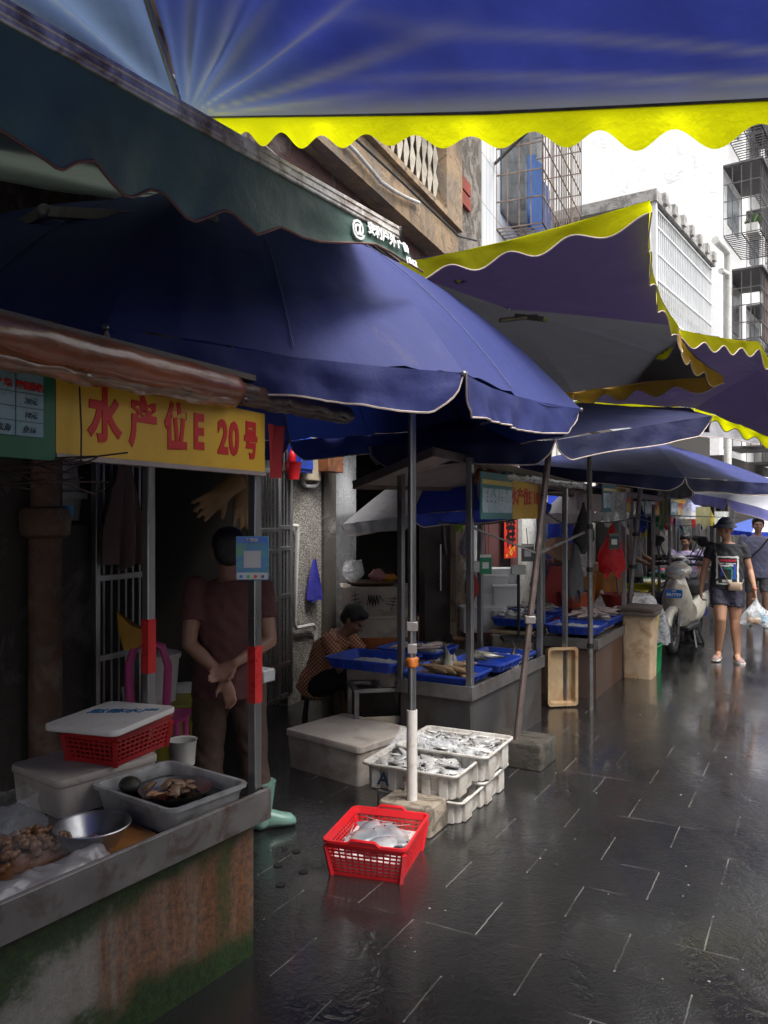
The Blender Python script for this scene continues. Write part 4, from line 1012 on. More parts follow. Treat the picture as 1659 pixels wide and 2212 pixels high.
far_labels = ['far stall behind the white scooter with grey counter and dangling price boards', 'far stall behind the black motorbike, its posts hung with bags', 'far stall beyond the woman in the sun visor',
              'distant stall level with the walking man', 'distant stall past the walking man', 'last distant stall where the lane fades']
for i, (x, y) in enumerate(F4b):
    Mx = frame(x, y, 28.5); q = Mx.to_3x3()
    o = Mx.translation
    rz = 1.92
    stall('fish_stall', far_labels[i], Mx, 1.5, .6, .55, cst3 if i % 2 else cst,
          [o+q @ Vector((-.2, -.25, rz+.12)), o+q @ Vector((1.75, -.25, rz+.10)), o+q @ Vector((1.75, .9, rz)), o+q @ Vector((-.2, .9, rz))],
          [(.03, .03, .5, 1.95), (1.45, .03, .5, 1.95), (.03, .57, .5, 1.95), (1.45, .57, .5, 1.95)])
# signs on the second, third and further stalls
def stall_sign(p0, p1, h, num, split=.46, label=None, lab2=None):
    d = (p1-p0); d.z = 0; L_ = d.length; Ms = plane_M(p0, d, (0, 0, 1))
    a = thing('price_board', lab2, 'sign', p0)
    m = MB(Ms); m.b2(0, L_*split, 0, h, -.008, 0); m.build('board', mat('teal_board', (.05, .17, .18), .5, 0, .15, 5, .05), a)
    m = MB(Ms); m.b2(.02, L_*split-.02, h*.14, h*.66, .001, .004); m.build('table', mat('pale_blue_laminate', (.20, .30, .33)), a)
    m = MB(Ms); m.b2(.02, L_*split-.02, h*.74, h*.84, .001, .004); m.build('header', mat('yellow_laminate', (.55, .40, .04)), a)
    m = MB(Ms); rng = random.Random(int(num))
    for k in range(6):
        x = L_*split*(.15+.12*k); 
        for j in range(3): m.bar((x+rng.uniform(-.01, .02), h*(.4+.08*j), .0055), (x+rng.uniform(.01, .04), h*(.38+.09*j+rng.uniform(-.05, .05)), .0055), .004, .001, up=(0, 0, 1))
    m.build('handwriting', mat('black_ink', (.01, .008, .008)), a)
    b = thing('stall_sign', label, 'sign', p0+d*split)
    m = MB(Ms); m.b2(L_*split+.003, L_, .0, h*.95, -.008, 0); m.build('board', mat('yellow_board', (.62, .36, .025)), b)
    text('水产位E '+num+'号', h*.42, Ms @ Matrix.Translation((L_*(split+1)/2, h*.5, .001)), redi, 'characters', b, bold=.004, sx=L_*(1-split)/(h*.42*5.3))
stall_sign(Vector((.62, 5.12, 1.60)), Vector((1.27, 6.42, 1.60)), .31, '18', label='yellow sign reading 水产位E 18号 hung from the second stall', lab2='blue green hand written price board hung from the second stall')
stall_sign(Vector((2.05, 7.5, 1.66)), Vector((2.62, 8.5, 1.66)), .27, '16', label='faded yellow sign on the third stall', lab2='faded teal price board on the third stall')
stall_sign(Vector((3.0, 9.2, 1.62)), Vector((3.7, 10.5, 1.62)), .26, '14', label='small yellow sign above the white scooter', lab2='teal price board above the white scooter')
stall_sign(Vector((4.05, 11.3, 1.64)), Vector((4.8, 12.7, 1.64)), .26, '12', label='yellow sign on the far stall behind the motorbike', lab2='teal price board behind the motorbike')
# wrapped lumps and tape on the second stall's roof edge
o2 = bpy.data.objects['fish_stall.001'] if 'fish_stall.001' in bpy.data.objects else s1
crinkle([P(1030, 1028, 5.3), P(1080, 1040, 5.6)], .05, 'wrapped_bundle', mat('brown_orange_wrap', (.24, .075, .03), .3, 0, .4, 8, .3, coat=.4), o2, 12, .5, sub=14)
crinkle([P(1085, 1028, 5.6), P(1265, 1052, 7.2)], .028, 'silver_tape', mat('silver_tape', (.40, .40, .40), .25, .6, .4, 9, .4, (.12, .10, .09), .1, 5), o2, 14, .4, n=10)
# ---- poles of the umbrellas, their concrete feet
def footblock(corner_px, sz, rz, name, label, mt):
    m = MB(FR(*corner_px, 0, rz)); m.rr([(sz[0]*1.0, sz[1]*1.0, .02, 0), (sz[0], sz[1], .02, sz[2]*.9), (sz[0]*.97, sz[1]*.97, .02, sz[2])])
    me = m; o = me.build(name, mt, smooth=False, bevel=.006)
    return tag(o, label, 'concrete block')
conc_w = peel('pale_block_concrete', (.24, .20, .155), (.11, .085, .06), .5, .62, 9, (.05, .045, .03))
conc_d = peel('mossy_block_concrete', (.045, .038, .030), (.025, .024, .015), .5, .62, 9, (.03, .035, .02))
footblock((.155, 4.18), (.24, .30, .147), 62, 'concrete_block', 'pale stained concrete block under the white sleeved pole', conc_w)
footblock((.90, 5.30), (.33, .40, .16), 60, 'concrete_block', 'dark mossy concrete block under the leaning pole', conc_d)
pl = thing('umbrella_pole', 'upright steel pole in a white plastic sleeve standing on the pale concrete block', 'pole', (.145, 4.15, .147))
x, y = .145, 4.15
m = MB(); m.cyl((x, y, .15), (x, y, 2.62), .0215, n=16); m.build('shaft', steel(), pl, True)
m = MB(); m.lathe([(.0225, .148), (.028, .148), (.028, .615), (.0225, .615)], (x, y, 0), 18); m.build('sleeve', mat('white_sleeve', (.60, .57, .53), .45, 0, .1, 8, .05, (.25, .2, .16), -.1, 12), pl, True)
for cz, cs in ((1.05, (.06, .055, .048)), (.935, (.05, .05, .05))): m = MB(); m.box((x, y-.006, cz), cs); m.build('clamp', mat('grey_clamp', (.30, .27, .26), .4, .3), pl, bevel=.005)
crinkle([(x, y, .83), (x, y, .895)], .031, 'orange_tape', mat('orange_tape', (.50, .14, .02), .45, 0, .2, 20, .3), pl, 3, .3, n=12, sub=6)
pl = thing('umbrella_pole', 'leaning brown steel pole set in the dark mossy concrete block', 'pole', (.865, 5.23, .16))
a = P(1115, 1602, 5.23); b = P(1188, 955, 5.4)
m = MB(); m.cyl(a, b, .022, n=16); m.build('shaft', mat('brown_pole', (.26, .20, .18), .35, .7, .3, 8, .05), pl, True)
c = a.lerp(b, .40); m = MB(); m.box(c, (.07, .06, .05)); m.build('clamp', mat('grey_clamp', (.3, .27, .26)), pl, bevel=.006)
m = MB(); m.bar(a.lerp(b, .62), P(1010, 1135, 5.2), .022, .012); m.bar(a.lerp(b, .62), P(1262, 1150, 6.4), .016, .016); m.build('brace', dsteel(), pl)
poles = [((1276, 1532), (1273, 985), .022, 'slim grey steel pole before the third stall counter'),
         ((1346, 1450), (1385, 1040), .03, 'dark slanting pole behind the third stall trays'),
         ((1352, 1440), (1320, 1120), .02, 'short rusty pole hung with the red bag'),
         ((1410, 1420), (1412, 1090), .025, 'thin upright steel pole right of the red bag'),
         ((1448, 1405), (1446, 1085), .022, 'thin steel pole directly behind the scooter handlebar')]
for i, ((u0, v0), (u1, v1), r, lab) in enumerate(poles):
    a = G(u0, v0); b = P(u1, v1, a.y+.05); t = thing('steel_pole', lab, 'pole', a)
    m = MB(); m.cyl(a, b, r*(.8 if i else 1), n=10); m.build('shaft', dsteel(), t, True)
    if i < 2:
        for k in (.25, .55, .72): c = a.lerp(b, k); m = MB(); m.cyl(c-Vector((0, 0, .02)), c+Vector((0, 0, .02)), r*1.35, n=10); m.build('clamp', black(), t, True)
# cords strung between the posts
m = MB()
def sagline(p, q, s_, n=10): return [p.lerp(q, k/n)-Vector((0, 0, s_*4*(k/n)*(1-k/n))) for k in range(n+1)]
for (p, q, s_) in ((P(945, 1128, 5.2), P(1165, 1105, 6.4), .05), (P(1165, 1090, 6.4), P(1255, 1125, 7.2), .08), (P(1255, 1125, 7.2), P(1370, 1118, 8), .03), (P(1370, 1118, 8), P(1500, 1135, 9.5), .03), (P(1370, 1112, 8), P(1600, 1118, 12), .0)):
    m.tube(sagline(p, q, s_), .006, 5)
tag(m.build('washing_line', black()), 'black cord strung loosely between the stall posts', 'cord')
# ================================================================== GOODS AND CONTAINERS
def tray(name, label, c, L_, W_, h, rz, mt, group=None, lipw=.015, flare=.9, t=.006, tilt=None, cat='tray', ribs=0, floor=.004):
    M = FR(c[0], c[1], c[2], rz)
    if tilt: M = M @ Euler(tilt).to_matrix().to_4x4()
    o = thing(name, label, cat, M=M, group=group)
    m = MB(M); m.rr([(L_*flare, W_*flare, .03, 0), (L_, W_, .035, h-.012), (L_+lipw*2, W_+lipw*2, .045, h-.012), (L_+lipw*2, W_+lipw*2, .045, h), (L_-.002, W_-.002, .033, h), (L_-2*t, W_-2*t, .03, h-.008), (L_*flare-2*t, W_*flare-2*t, .028, floor)], k=4)
    m.build('body', mt, o, True, ang=45)
    if ribs:
        r = MB(M)
        for i in range(ribs):
            x = (-.5+(i+.5)/ribs)*L_
            for s in (-1, 1):
                r.bar((x*flare, s*(W_*flare/2+.001), 0), (x, s*(W_/2+.004), h-.014), .012, .008, up=(1, 0, 0))
        for i in range(max(2, int(ribs*W_/L_))):
            y = (-.5+(i+.5)/max(2, int(ribs*W_/L_)))*W_
            for s in (-1, 1): r.bar((s*(L_*flare/2+.001), y*flare, 0), (s*(L_/2+.004), y, h-.014), .012, .008, up=(0, 1, 0))
        r.build('ribs', mt, o)
    return o
def foam_box(name, label, c, sz, rz, mt=None, lid=True, group=None, M=None, lidh=.03):
    M = M or FR(c[0], c[1], c[2], rz); mt = mt or styro(); o = thing(name, label, 'foam box', M=M, group=group)
    L_, W_, h = sz
    m = MB(M)
    if lid: m.rr([(L_*.94, W_*.94, .03, 0), (L_*.98, W_*.98, .03, h-lidh)])
    else: m.rr([(L_*.92, W_*.92, .03, 0), (L_, W_, .03, h), (L_-.05, W_-.05, .02, h), (L_-.07, W_-.07, .02, .03)])
    m.build('box', mt, o, True, ang=45)
    if lid: m = MB(M); m.rr([(L_*.99, W_*.99, .03, h-lidh+.002), (L_*1.01, W_*1.01, .035, h-lidh+.006), (L_*1.01, W_*1.01, .035, h-.006), (L_*.99, W_*.99, .03, h)]); m.build('lid', mt, o, True, ang=45)
    return o
def heap(name, label, M, lx, ly, z, amp, mt, cat, seed=0, parent=None, nx=26, ny=20, kind='stuff', freq=22, dome=.0):
    m = MB(M)
    def f(s, t):
        x = (s-.5)*lx; y = (t-.5)*ly; e = min(1, 6*min(s, 1-s))*min(1, 6*min(t, 1-t))
        return (x, y, z+amp*(.5+N3((x, y, seed), freq))*e+dome*e*math.sin(math.pi*s)*math.sin(math.pi*t))
    m.grid(f, nx, ny); o = m.build(name, mt, parent, True, ang=60)
    if parent is None: tag(o, label, cat, kind=kind)
    return o
ice = lambda: mat('crushed_ice', (.34, .35, .36), .35, 0, .25, 30, .6, bd=.01)
# ---- fish
def fishskin(name, back, belly, rough=.22, metal=.35):
    if name in _mc: return _mc[name]
    m = bpy.data.materials.new(name); t, N, L, pb = nodes(m); _mc[name] = m
    tc = N.new('ShaderNodeTexCoord'); sp = N.new('ShaderNodeSeparateXYZ'); L.new(tc.outputs['Object'], sp.inputs[0])
    g = N.new('ShaderNodeMapRange'); g.inputs[1].default_value = -.02; g.inputs[2].default_value = .035; L.new(sp.outputs[1], g.inputs[0])
    n = tex(t, 'Noise', 30, tc.outputs['Object'], 5, .6); c = mixc(t, g.outputs[0], belly, back); c = mixc(t, ramp(t, n.outputs[0], [(.45, 0), (.7, .5)]), c, tuple(x*.45 for x in belly))
    L.new(c, pb.inputs['Base Color']); pb.inputs['Roughness'].default_value = rough; pb.inputs['Metallic'].default_value = metal
    v = tex(t, 'Voronoi', 260, tc.outputs['Object']); L.new(bumpn(t, v.outputs['Distance'], .15, .002), pb.inputs['Normal']); return m
def fish_mesh(name, L_, hgt, thick, mt, tail=.2, curve=0.0):
    """fish lying on its side in XY: x along body, y belly to back, z thickness"""
    m = MB(); rings = []; prof = [(0, .03), (.04, .30), (.12, .62), (.25, .92), (.4, 1), (.55, .92), (.7, .68), (.82, .38), (.9, .20), (.94, .18)]
    for x, r in prof:
        ring = []
        for j in range(12):
            a = 2*math.pi*j/12; y = math.cos(a)*hgt/2*r; z = math.sin(a)*thick/2*r**.8
            X_ = x*L_-L_/2
            ring.append(Vector((X_, y+curve*X_*X_*4/L_, z+thick/2)))
        rings.append(ring)
    m.ringtube(rings)
    X_ = .93*L_-L_/2; yc = curve*X_*X_*4/L_; z = thick/2
    def fin(pts): 
        m.slab([Vector((a, b, z-.001)) for a, b in pts], (0, 0, .002))
    fin([(X_, yc+hgt*.08), (L_/2+.04*L_, yc+hgt*tail*2), (L_/2-.01, yc), (L_/2+.04*L_, yc-hgt*tail*2), (X_, yc-hgt*.08)])
    fin([(-.08*L_, hgt*.42), (.12*L_, hgt*.68), (.3*L_, hgt*.36), (.32*L_, hgt*.2)]); fin([(0, -hgt*.42), (.16*L_, -hgt*.66), (.3*L_, -hgt*.34), (.32*L_, -hgt*.2)])
    m.m = 1
    for s in (1,): m.ell((-L_*.40, hgt*.08, thick*.82), (.006, .006, .003), n=8, m=5)
    me = m.mesh(name, [mt, mat('fish_eye', (.01, .01, .01), .1, 0, 0, 5, 0)]); me.shade_smooth(); me.set_sharp_from_angle(angle=R(50)); return me
silver = fishskin('silver_fish_skin', (.20, .21, .24), (.42, .42, .43), .2, .3)
pale = fishskin('pale_fish_skin', (.24, .235, .235), (.46, .45, .44), .18, .1)
dark = fishskin('dark_fish_skin', (.04, .04, .035), (.42, .40, .34), .22, .35)
brownf = fishskin('brown_fish_skin', (.16, .105, .06), (.34, .24, .14), .3, .1)
pomf = fish_mesh('pomfret', .21, .13, .046, silver, .35); small = fish_mesh('small_fish', .13, .045, .022, pale, .3, .15); small2 = fish_mesh('small_fish', .145, .05, .024, pale, .3, -.25)
carp = fish_mesh('carp', .30, .10, .06, dark, .32, .3); grub = fish_mesh('brown_fish', .26, .055, .05, brownf, .3, .12)
def place_fish(me, name, label, group, M, cat='fish'):
    o = bpy.data.objects.new(name, me); COL.objects.link(o); o.matrix_world = M; return tag(o, label, cat, group)
def fish_pile(meshes, name, label, group, M, lx, ly, z, n, seed, layers=.02, tilt=.35, heads=None):
    rng = random.Random(seed); k = 0; nx = max(1, round(math.sqrt(n*lx/ly))); ny = math.ceil(n/nx)
    for i in range(nx):
        for j in range(ny):
            x = (-.5+(i+.5)/nx)*lx+rng.uniform(-.3, .3)*lx/nx; y = (-.5+(j+.5)/ny)*ly+rng.uniform(-.3, .3)*ly/ny
            a = rng.uniform(0, 6.28) if heads is None else heads+rng.uniform(-.35, .35)
            Mx = M @ Matrix.Translation((x, y, z+rng.uniform(0, layers))) @ Euler((rng.uniform(-tilt, tilt), rng.uniform(-tilt, tilt)*.7, a)).to_matrix().to_4x4()
            place_fish(rng.choice(meshes), name, label, group, Mx)
# ---- red basket of pomfret on the ground
bc = G(812, 1850); BA = 27
MBk = FR(.02, 3.80, 0, 0)
# corners measured on the ground
def basket(name, label, M, L_, W_, h, mt, nx=13, ny=16, nz=7, flare=.86, group=None, handles=True):
    o = thing(name, label, 'basket', M=M, group=group)
    m = MB(M); t = .004
    def wall(p00, p10, p01, p11, nu, nv):
        p00, p10, p01, p11 = map(Vector, (p00, p10, p01, p11))
        f = lambda s, q: p00.lerp(p10, s).lerp(p01.lerp(p11, s), q)
        nrm = (p10-p00).cross(p01-p00).normalized()
        for i in range(nu+1):
            s = i/nu; m.bar(f(s, 0), f(s, 1), .0075 if 0 < i < nu else .014, t, up=(p10-p00).cross(nrm).normalized() if False else (p10-p00).normalized().cross(Vector((0, 0, 1))))
        for j in range(nv+1):
            q = j/nv; m.bar(f(0, q), f(1, q), t*.9, .0075 if 0 < j < nv else .013)
    b = flare; z0 = .012; z1 = h-.03
    Lb, Wb = L_*b/2, W_*b/2; Lt, Wt = L_/2*(b+(1-b)*z1/h), W_/2*(b+(1-b)*z1/h)
    for (ax, ay), (bx, by), n_ in (((-1, -1), (1, -1), ny), ((1, -1), (1, 1), nx), ((1, 1), (-1, 1), ny), ((-1, 1), (-1, -1), nx)):
        wall((ax*Lb, ay*Wb, z0), (bx*Lb, by*Wb, z0), (ax*Lt, ay*Wt, z1), (bx*Lt, by*Wt, z1), n_, nz)
    m.rr([(L_*b, W_*b, .015, 0), (L_*b, W_*b, .015, .006)])
    for sx in (-1, 1):
        for sy in (-1, 1): m.bar((sx*Lb, sy*Wb, 0), (sx*Lt, sy*Wt, z1), .018, .018)
    m.build('lattice_body', mt, o)
    m = MB(M); m.rr([(Lt*2, Wt*2, .02, z1-.004), (L_, W_, .025, h-.012), (L_+.022, W_+.022, .035, h-.012), (L_+.022, W_+.022, .035, h), (L_-.002, W_-.002, .025, h), (Lt*2-.010, Wt*2-.010, .018, z1)], False, False, k=4)
    if handles:
        for s in (-1, 1):
            m.tube([(s*(L_/2+.006), -.075, h-.006), (s*(L_/2+.009), -.055, h+.012), (s*(L_/2+.009), .055, h+.012), (s*(L_/2+.006), .075, h-.006)], .008, 6)
    m.build('rim', mt, o, True, ang=45); return o
MBk = FR(.0, 3.80, 0, 0)
ca = G(703, 1870, .17); # rim front-left
# rim corners at z=.17 measured in the photo
q = [G(703, 1812, .165), G(872, 1838, .165), G(925, 1758, .165), G(765, 1743, .165)]
cc = sum(q, Vector())/4; ax = (q[2]-q[1]).normalized(); ang = math.degrees(math.atan2(ax.y, ax.x)); Lb_ = ((q[2]-q[1]).length+(q[3]-q[0]).length)/2; Wb_ = ((q[1]-q[0]).length+(q[2]-q[3]).length)/2
print('basket', cc, ang, Lb_, Wb_)
MBk = FR(cc.x, cc.y, 0, ang)
basket('red_basket', 'bright red lattice plastic basket of silver fish standing on the wet ground', MBk, Lb_, Wb_, .168, redp(), 12, 15, 7)
m = MB(MBk); m.rr([(Lb_*.82, Wb_*.80, .02, .008), (Lb_*.89, Wb_*.87, .02, .085)]); tag(m.build('basket_liner', mat('pale_fish_flesh', (.50, .46, .45), .35, 0, .25, 16, .2)), 'pale layer of fish filling the bottom of the red basket', 'fish', kind='stuff')
fish_pile([pomf], 'pomfret', 'silver pomfret lying in the red lattice basket', 'fish in the red basket', MBk, Lb_*.50, Wb_*.45, .088, 7, 11, .028, .22, heads=None)
# ---- white crates of fish
def crate(name, label, M, L_, W_, h, mt, n=5):
    o = thing(name, label, 'crate', M=M)
    m = MB(M); m.rr([(L_*.9, W_*.88, .025, 0), (L_*.93, W_*.92, .03, h*.86), (L_*.96, W_*.95, .03, h*.88), (L_+.02, W_+.02, .04, h*.90), (L_+.02, W_+.02, .04, h), (L_-.005, W_-.005, .03, h), (L_*.89, W_*.87, .03, h*.55), (L_*.86, W_*.84, .02, .012)], k=4)
    for i in range(n):
        x = (-.5+(i+.5)/n)*L_*.9
        for s in (-1, 1): m.box((x, s*W_*.465, h*.45), (L_/n*.45, .022, h*.86))
    for s in (-1, 1):
        for y in (-.25, .25): m.box((s*L_*.47, y*W_, h*.45), (.022, W_*.22, h*.86))
    m.build('body', mt, o, bevel=.004); return o
q = [G(785, 1645, .27), G(985, 1677, .27), G(1052, 1625, .27), G(862, 1598, .27)]
cc = sum(q, Vector())/4; ax = (q[2]-q[1]).normalized(); ang = math.degrees(math.atan2(ax.y, ax.x)); Wc = ((q[2]-q[1]).length+(q[3]-q[0]).length)/2; Lc = ((q[1]-q[0]).length+(q[2]-q[3]).length)/2
print('crate', cc, ang, Lc, Wc)
MC = FR(cc.x, cc.y, 0, ang-90)
crate('fish_crate', 'empty lower white crate carrying the crate marked A', MC @ Matrix.Translation((.03, .02, 0)), Lc*.97, Wc*.97, .125, whitep())
MC2 = MC @ Matrix.Translation((0, 0, .13))
c_ = crate('fish_crate', 'upper white crate marked A, full of pale fish, nearest the sleeved pole', MC2, Lc, Wc, .14, whitep())
MX = MC2 @ plane_M((-Lc*.27, -Wc*.475-.013, .062), (1, 0, 0), (0, 0, 1)); text('A', .10, MX, mat('blue_marker', (.015, .03, .07), .5), 'letter', c_, bold=.002, shear=.1)
MX = MC2 @ plane_M((-Lc*.02, -Wc*.475-.013, .085), (1, 0, 0), (0, 0, 1)); text('m', .05, MX, mat('brown_marker', (.16, .08, .04), .5), 'scribble', c_, bold=.001)
fish_pile([small, small2], 'small_fish', 'small pale fish heaped in the white crate marked A', 'fish in the crate marked A', MC2, Lc*.78, Wc*.72, .095, 42, 3, .025, .4)
heap('fish_layer', 'pale fish and ice filling the crate marked A', MC2, Lc*.86, Wc*.84, .085, .02, ice(), 'ice', 3)
q = [G(835, 1618, .30), G(1040, 1628, .30), G(1088, 1592, .30), G(905, 1572, .30)]
cr = sum(q, Vector())/4
print('rear', cr)
MCb = FR(cr.x+.02, cr.y+.02, 0, ang-90)
crate('fish_crate', 'lower white crate under the rear crate of fish', MCb @ Matrix.Translation((.01, .03, 0)), Lc*.95, Wc*.9, .145, whitep())
MCb2 = MCb @ Matrix.Translation((0.02, .02, .15))
crate('fish_crate', 'rear white crate full of pale fish beside the second stall', MCb2, Lc, Wc, .15, whitep())
fish_pile([small, small2], 'small_fish', 'small pale fish heaped in the rear white crate', 'fish in the rear crate', MCb2, Lc*.78, Wc*.72, .105, 38, 8, .025, .4)
heap('fish_layer', 'pale fish and ice filling the rear white crate', MCb2, Lc*.86, Wc*.84, .095, .02, ice(), 'ice', 6)
m = MB(MC2); m.grid(lambda s, t: ((s-.5)*Lc*1.0, Wc*(.15+.42*t), .14+.05*N3((s*4, t*3, 1), 1)+.07*t*(1-s)), 24, 10); tag(m.build('plastic_sheet', film('clear_film', a=.3), smooth=True), 'clear crumpled plastic sheet over the fish crates', 'plastic sheet')
# ---- foam box with lid left of the crates
q = [G(636, 1578, .245), G(795, 1618, .245), G(880, 1572, .245), G(725, 1535, .245)]
cc = sum(q, Vector())/4; ax = (q[1]-q[0]).normalized(); ang = math.degrees(math.atan2(ax.y, ax.x)); L1 = ((q[1]-q[0]).length+(q[2]-q[3]).length)/2; W1 = ((q[2]-q[1]).length+(q[3]-q[0]).length)/2
print('foam', cc, ang, L1, W1)
foam_box('foam_box', 'big white lidded foam box on the ground left of the fish crates', (cc.x, cc.y, 0), (L1, W1, .245), ang, darkst(), lidh=.045)
# ---- goods on the first stall
ct = .566
tr = tray('grey_tray', 'large grey plastic tray of dark water and clams at the end of the nearest stall', (-.765, 2.86, ct), .43, .33, .10, TH1*-1+180-3, mat('grey_plastic', (.30, .30, .30), .35, 0, .12, 6, .05, (.12, .11, .10), 0, 8), lipw=.014, ribs=0)
MT = FR(-.765, 2.86, ct, TH1*-1+180-3)
m = MB(MT); m.rr([(.37, .27, .03, .055), (.38, .28, .03, .06)]); tag(m.build('dark_water', mat('murky_water', (.012, .010, .008), .06, 0, .2, 5, .05)), 'dark water in the grey clam tray', 'water', kind='stuff')
m = MB(MT); m.lathe([(.02, .05), (.09, .055), (.125, .088), (.129, .09), (.124, .085), (.088, .06), (.0, .058)], (-.03, 0, 0), 28); tag(m.build('steel_bowl', steel(), smooth=True), 'shallow steel bowl of clams sunk in the grey tray', 'bowl')
def clam(sz):
    m = MB()
    for s in (1, -1):
        m.grid(lambda a, b: ((a-.5)*sz*1.7, (b-.35)*sz*1.1, s*sz*.32*max(0, (1-(2*a-1)**2))**.6*max(0, 1-(1.9*b-.95)**2)**.5+sz*.2), 10, 8)
    return m
clm = [mat('clam_shell', (.20, .12, .07), .35, 0, .4, 25, .2, (.40, .30, .2), 0, 20), mat('clam_flesh', (.48, .26, .14), .25, 0, .3, 12, .1)]
rng = random.Random(21); cm_ = clam(.03).mesh('clam', clm[0]); cm_.shade_smooth(); cf_ = clam(.026).mesh('clam', clm[1]); cf_.shade_smooth()
for i in range(16):
    a = rng.uniform(0, 6.28); r = rng.uniform(.0, .09)
    o = place_fish(cm_ if i % 3 else cf_, 'clam', 'open brown clam in the steel bowl of the grey tray', 'clams in the grey tray', MT @ Matrix.Translation((-.03+r*math.cos(a), r*math.sin(a), .068+.012*(i % 3))) @ Euler((rng.uniform(-.5, .5), rng.uniform(-.5, .5), rng.uniform(0, 6))).to_matrix().to_4x4(), 'clam')
m = MB(MT); m.ell((.135, .07, .085), (.045, .038, .03)); tag(m.build('dark_shell', mat('black_shell', (.03, .03, .022), .5, 0, .4, 25, .4), smooth=True), 'one big dark mussel shell at the back of the grey tray', 'shell')
# steel bowl
bx = G(200, 1778, .655); bz = ct+.004
m = MB(); m.lathe([(.055, bz), (.06, bz+.002), (.085, bz+.03), (.108, bz+.075), (.118, bz+.082), (.116, bz+.085), (.104, bz+.078), (.08, bz+.03), (.055, bz+.01), (0, bz+.008)], (bx.x, bx.y, 0), 36, False)
tag(m.build('steel_bowl', steel(), smooth=True), 'round shiny steel bowl on the counter of the nearest stall', 'bowl')
heap('shelled_meat', 'small heap of pinkish shellfish meat in the round steel bowl', FR(bx.x, bx.y, bz+.012, 20), .13, .13, 0, .012, mat('pink_meat', (.26, .13, .10), .35, 0, .4, 40, .3), 'seafood', 4, freq=60, dome=.018)
# orange edged board, snails in a bag, wet plastic
def on1(x, y, z=0): return F1 @ Vector((x, y, z))
m = MB(F1 @ Matrix.Translation((-.76, .17, ct)) @ Matrix.Rotation(R(-8), 4, 'Z')); m.rr([(.62, .22, .02, 0), (.62, .22, .02, .018)]); m.build
o = m.build('orange_board', mat('orange_board', (.30, .12, .03), .4, 0, .35, 6, .15, (.16, .11, .08), .05, 4), bevel=.003); tag(o, 'worn orange plastic board lying under the steel bowl', 'board')
m = MB(F1); rng = random.Random(8)
c0_ = F1.inverted() @ G(62, 1838, .60)
heap('snail_heap', 'mound of brown snails in a clear bag at the left end of the nearest stall', F1 @ Matrix.Translation((c0_.x-.02, c0_.y, ct+.018)), .34, .24, 0, .02, mat('brown_snail', (.15, .06, .022), .3, 0, .5, 30, .3), 'snails', 5, freq=40, dome=.035)
sn_ = MB(); sn_.ell((0, 0, 0), (.017, .014, .013)); sn_.ell((.012, 0, .004), (.010, .010, .010)); sme = sn_.mesh('snail', mat('snail_shell', (.20, .09, .035), .25, 0, .5, 45, .2, (.32, .20, .10), -.1, 30)); sme.shade_smooth()
for i in range(70):
    a, r = rng.uniform(0, 6.28), math.sqrt(rng.random())
    x, y = c0_.x-.02+.15*r*math.cos(a), c0_.y+.10*r*math.sin(a)
    place_fish(sme, 'snail', 'brown sea snail on the mound in the clear bag', 'snails on the nearest stall', F1 @ Matrix.Translation((x, y, ct+.04+.045*(1-r*r))) @ Euler((rng.uniform(-1, 1), rng.uniform(-1, 1), a*3)).to_matrix().to_4x4(), 'snail')
def bag(name, label, c, r, hgt, mt, seed, top=.35, n=28, m_=22, cat='plastic bag', sq=1.0):
    m = MB()
    def f(s, t):
        a = s*2*math.pi; prof = math.sin(min(1, t*1.7+.12)*math.pi/2)*(1-(1-top)*sm((t-.45)/.55)); rad = r*prof*(1+.22*N3((math.cos(a)*1.8, math.sin(a)*1.8, t*2.5), 1, seed)+.10*N3((math.cos(a)*5, math.sin(a)*5, t*6), 1, seed))
        return (c[0]+rad*math.cos(a), c[1]+rad*math.sin(a)*sq, c[2]+hgt*t*(1+.1*N3((math.cos(a), math.sin(a), 0), 1.5, seed)*t))
    m.grid(f, n, m_); return tag(m.build(name, mt, smooth=True, ang=70), label, cat)
bag('clear_bag', 'clear crumpled bag standing behind the brown snails', on1(c0_.x+.02, c0_.y+.14, ct), .11, .17, film('clear_bag_film', a=.13), 3, .7)
bag('clear_bag', 'clear bag wrapped round the brown snails', on1(c0_.x-.02, c0_.y, ct+.01), .19, .11, film('thin_bag_film', a=.06), 4, .6, sq=.75)
a_ = F1.inverted() @ G(70, 1905, .60)
def psf(s, t):
    x = a_.x-.28+.52*s; y = .03+.12*t; return (x, y, ct+.02+.035*math.sin(math.pi*t)*(1+.5*N3((s*5, t*2, 3), 1))+.012*N3((s*14, t*6, 3), 1))
m = MB(F1); m.grid(psf, 40, 14); tag(m.build('wet_plastic', mat('milky_plastic', (.30, .275, .27), .2, 0, .2, 8, .3, coat=.4), smooth=True, ang=70), 'milky wet plastic sheet rolled along the edge of the nearest counter', 'plastic sheet')
bg = on1(-1.25, .42, ct); m = MB(); m.lathe([(.07, 0), (.12, .10), (.125, .105), (.118, .1), (.065, .008)], bg, 24); tag(m.build('glass_bowl', mat('smoky_glass', (.10, .10, .10), .08, 0, .1, 4, 0), smooth=True), 'dark glass bowl rim at the left edge of the nearest stall', 'bowl')
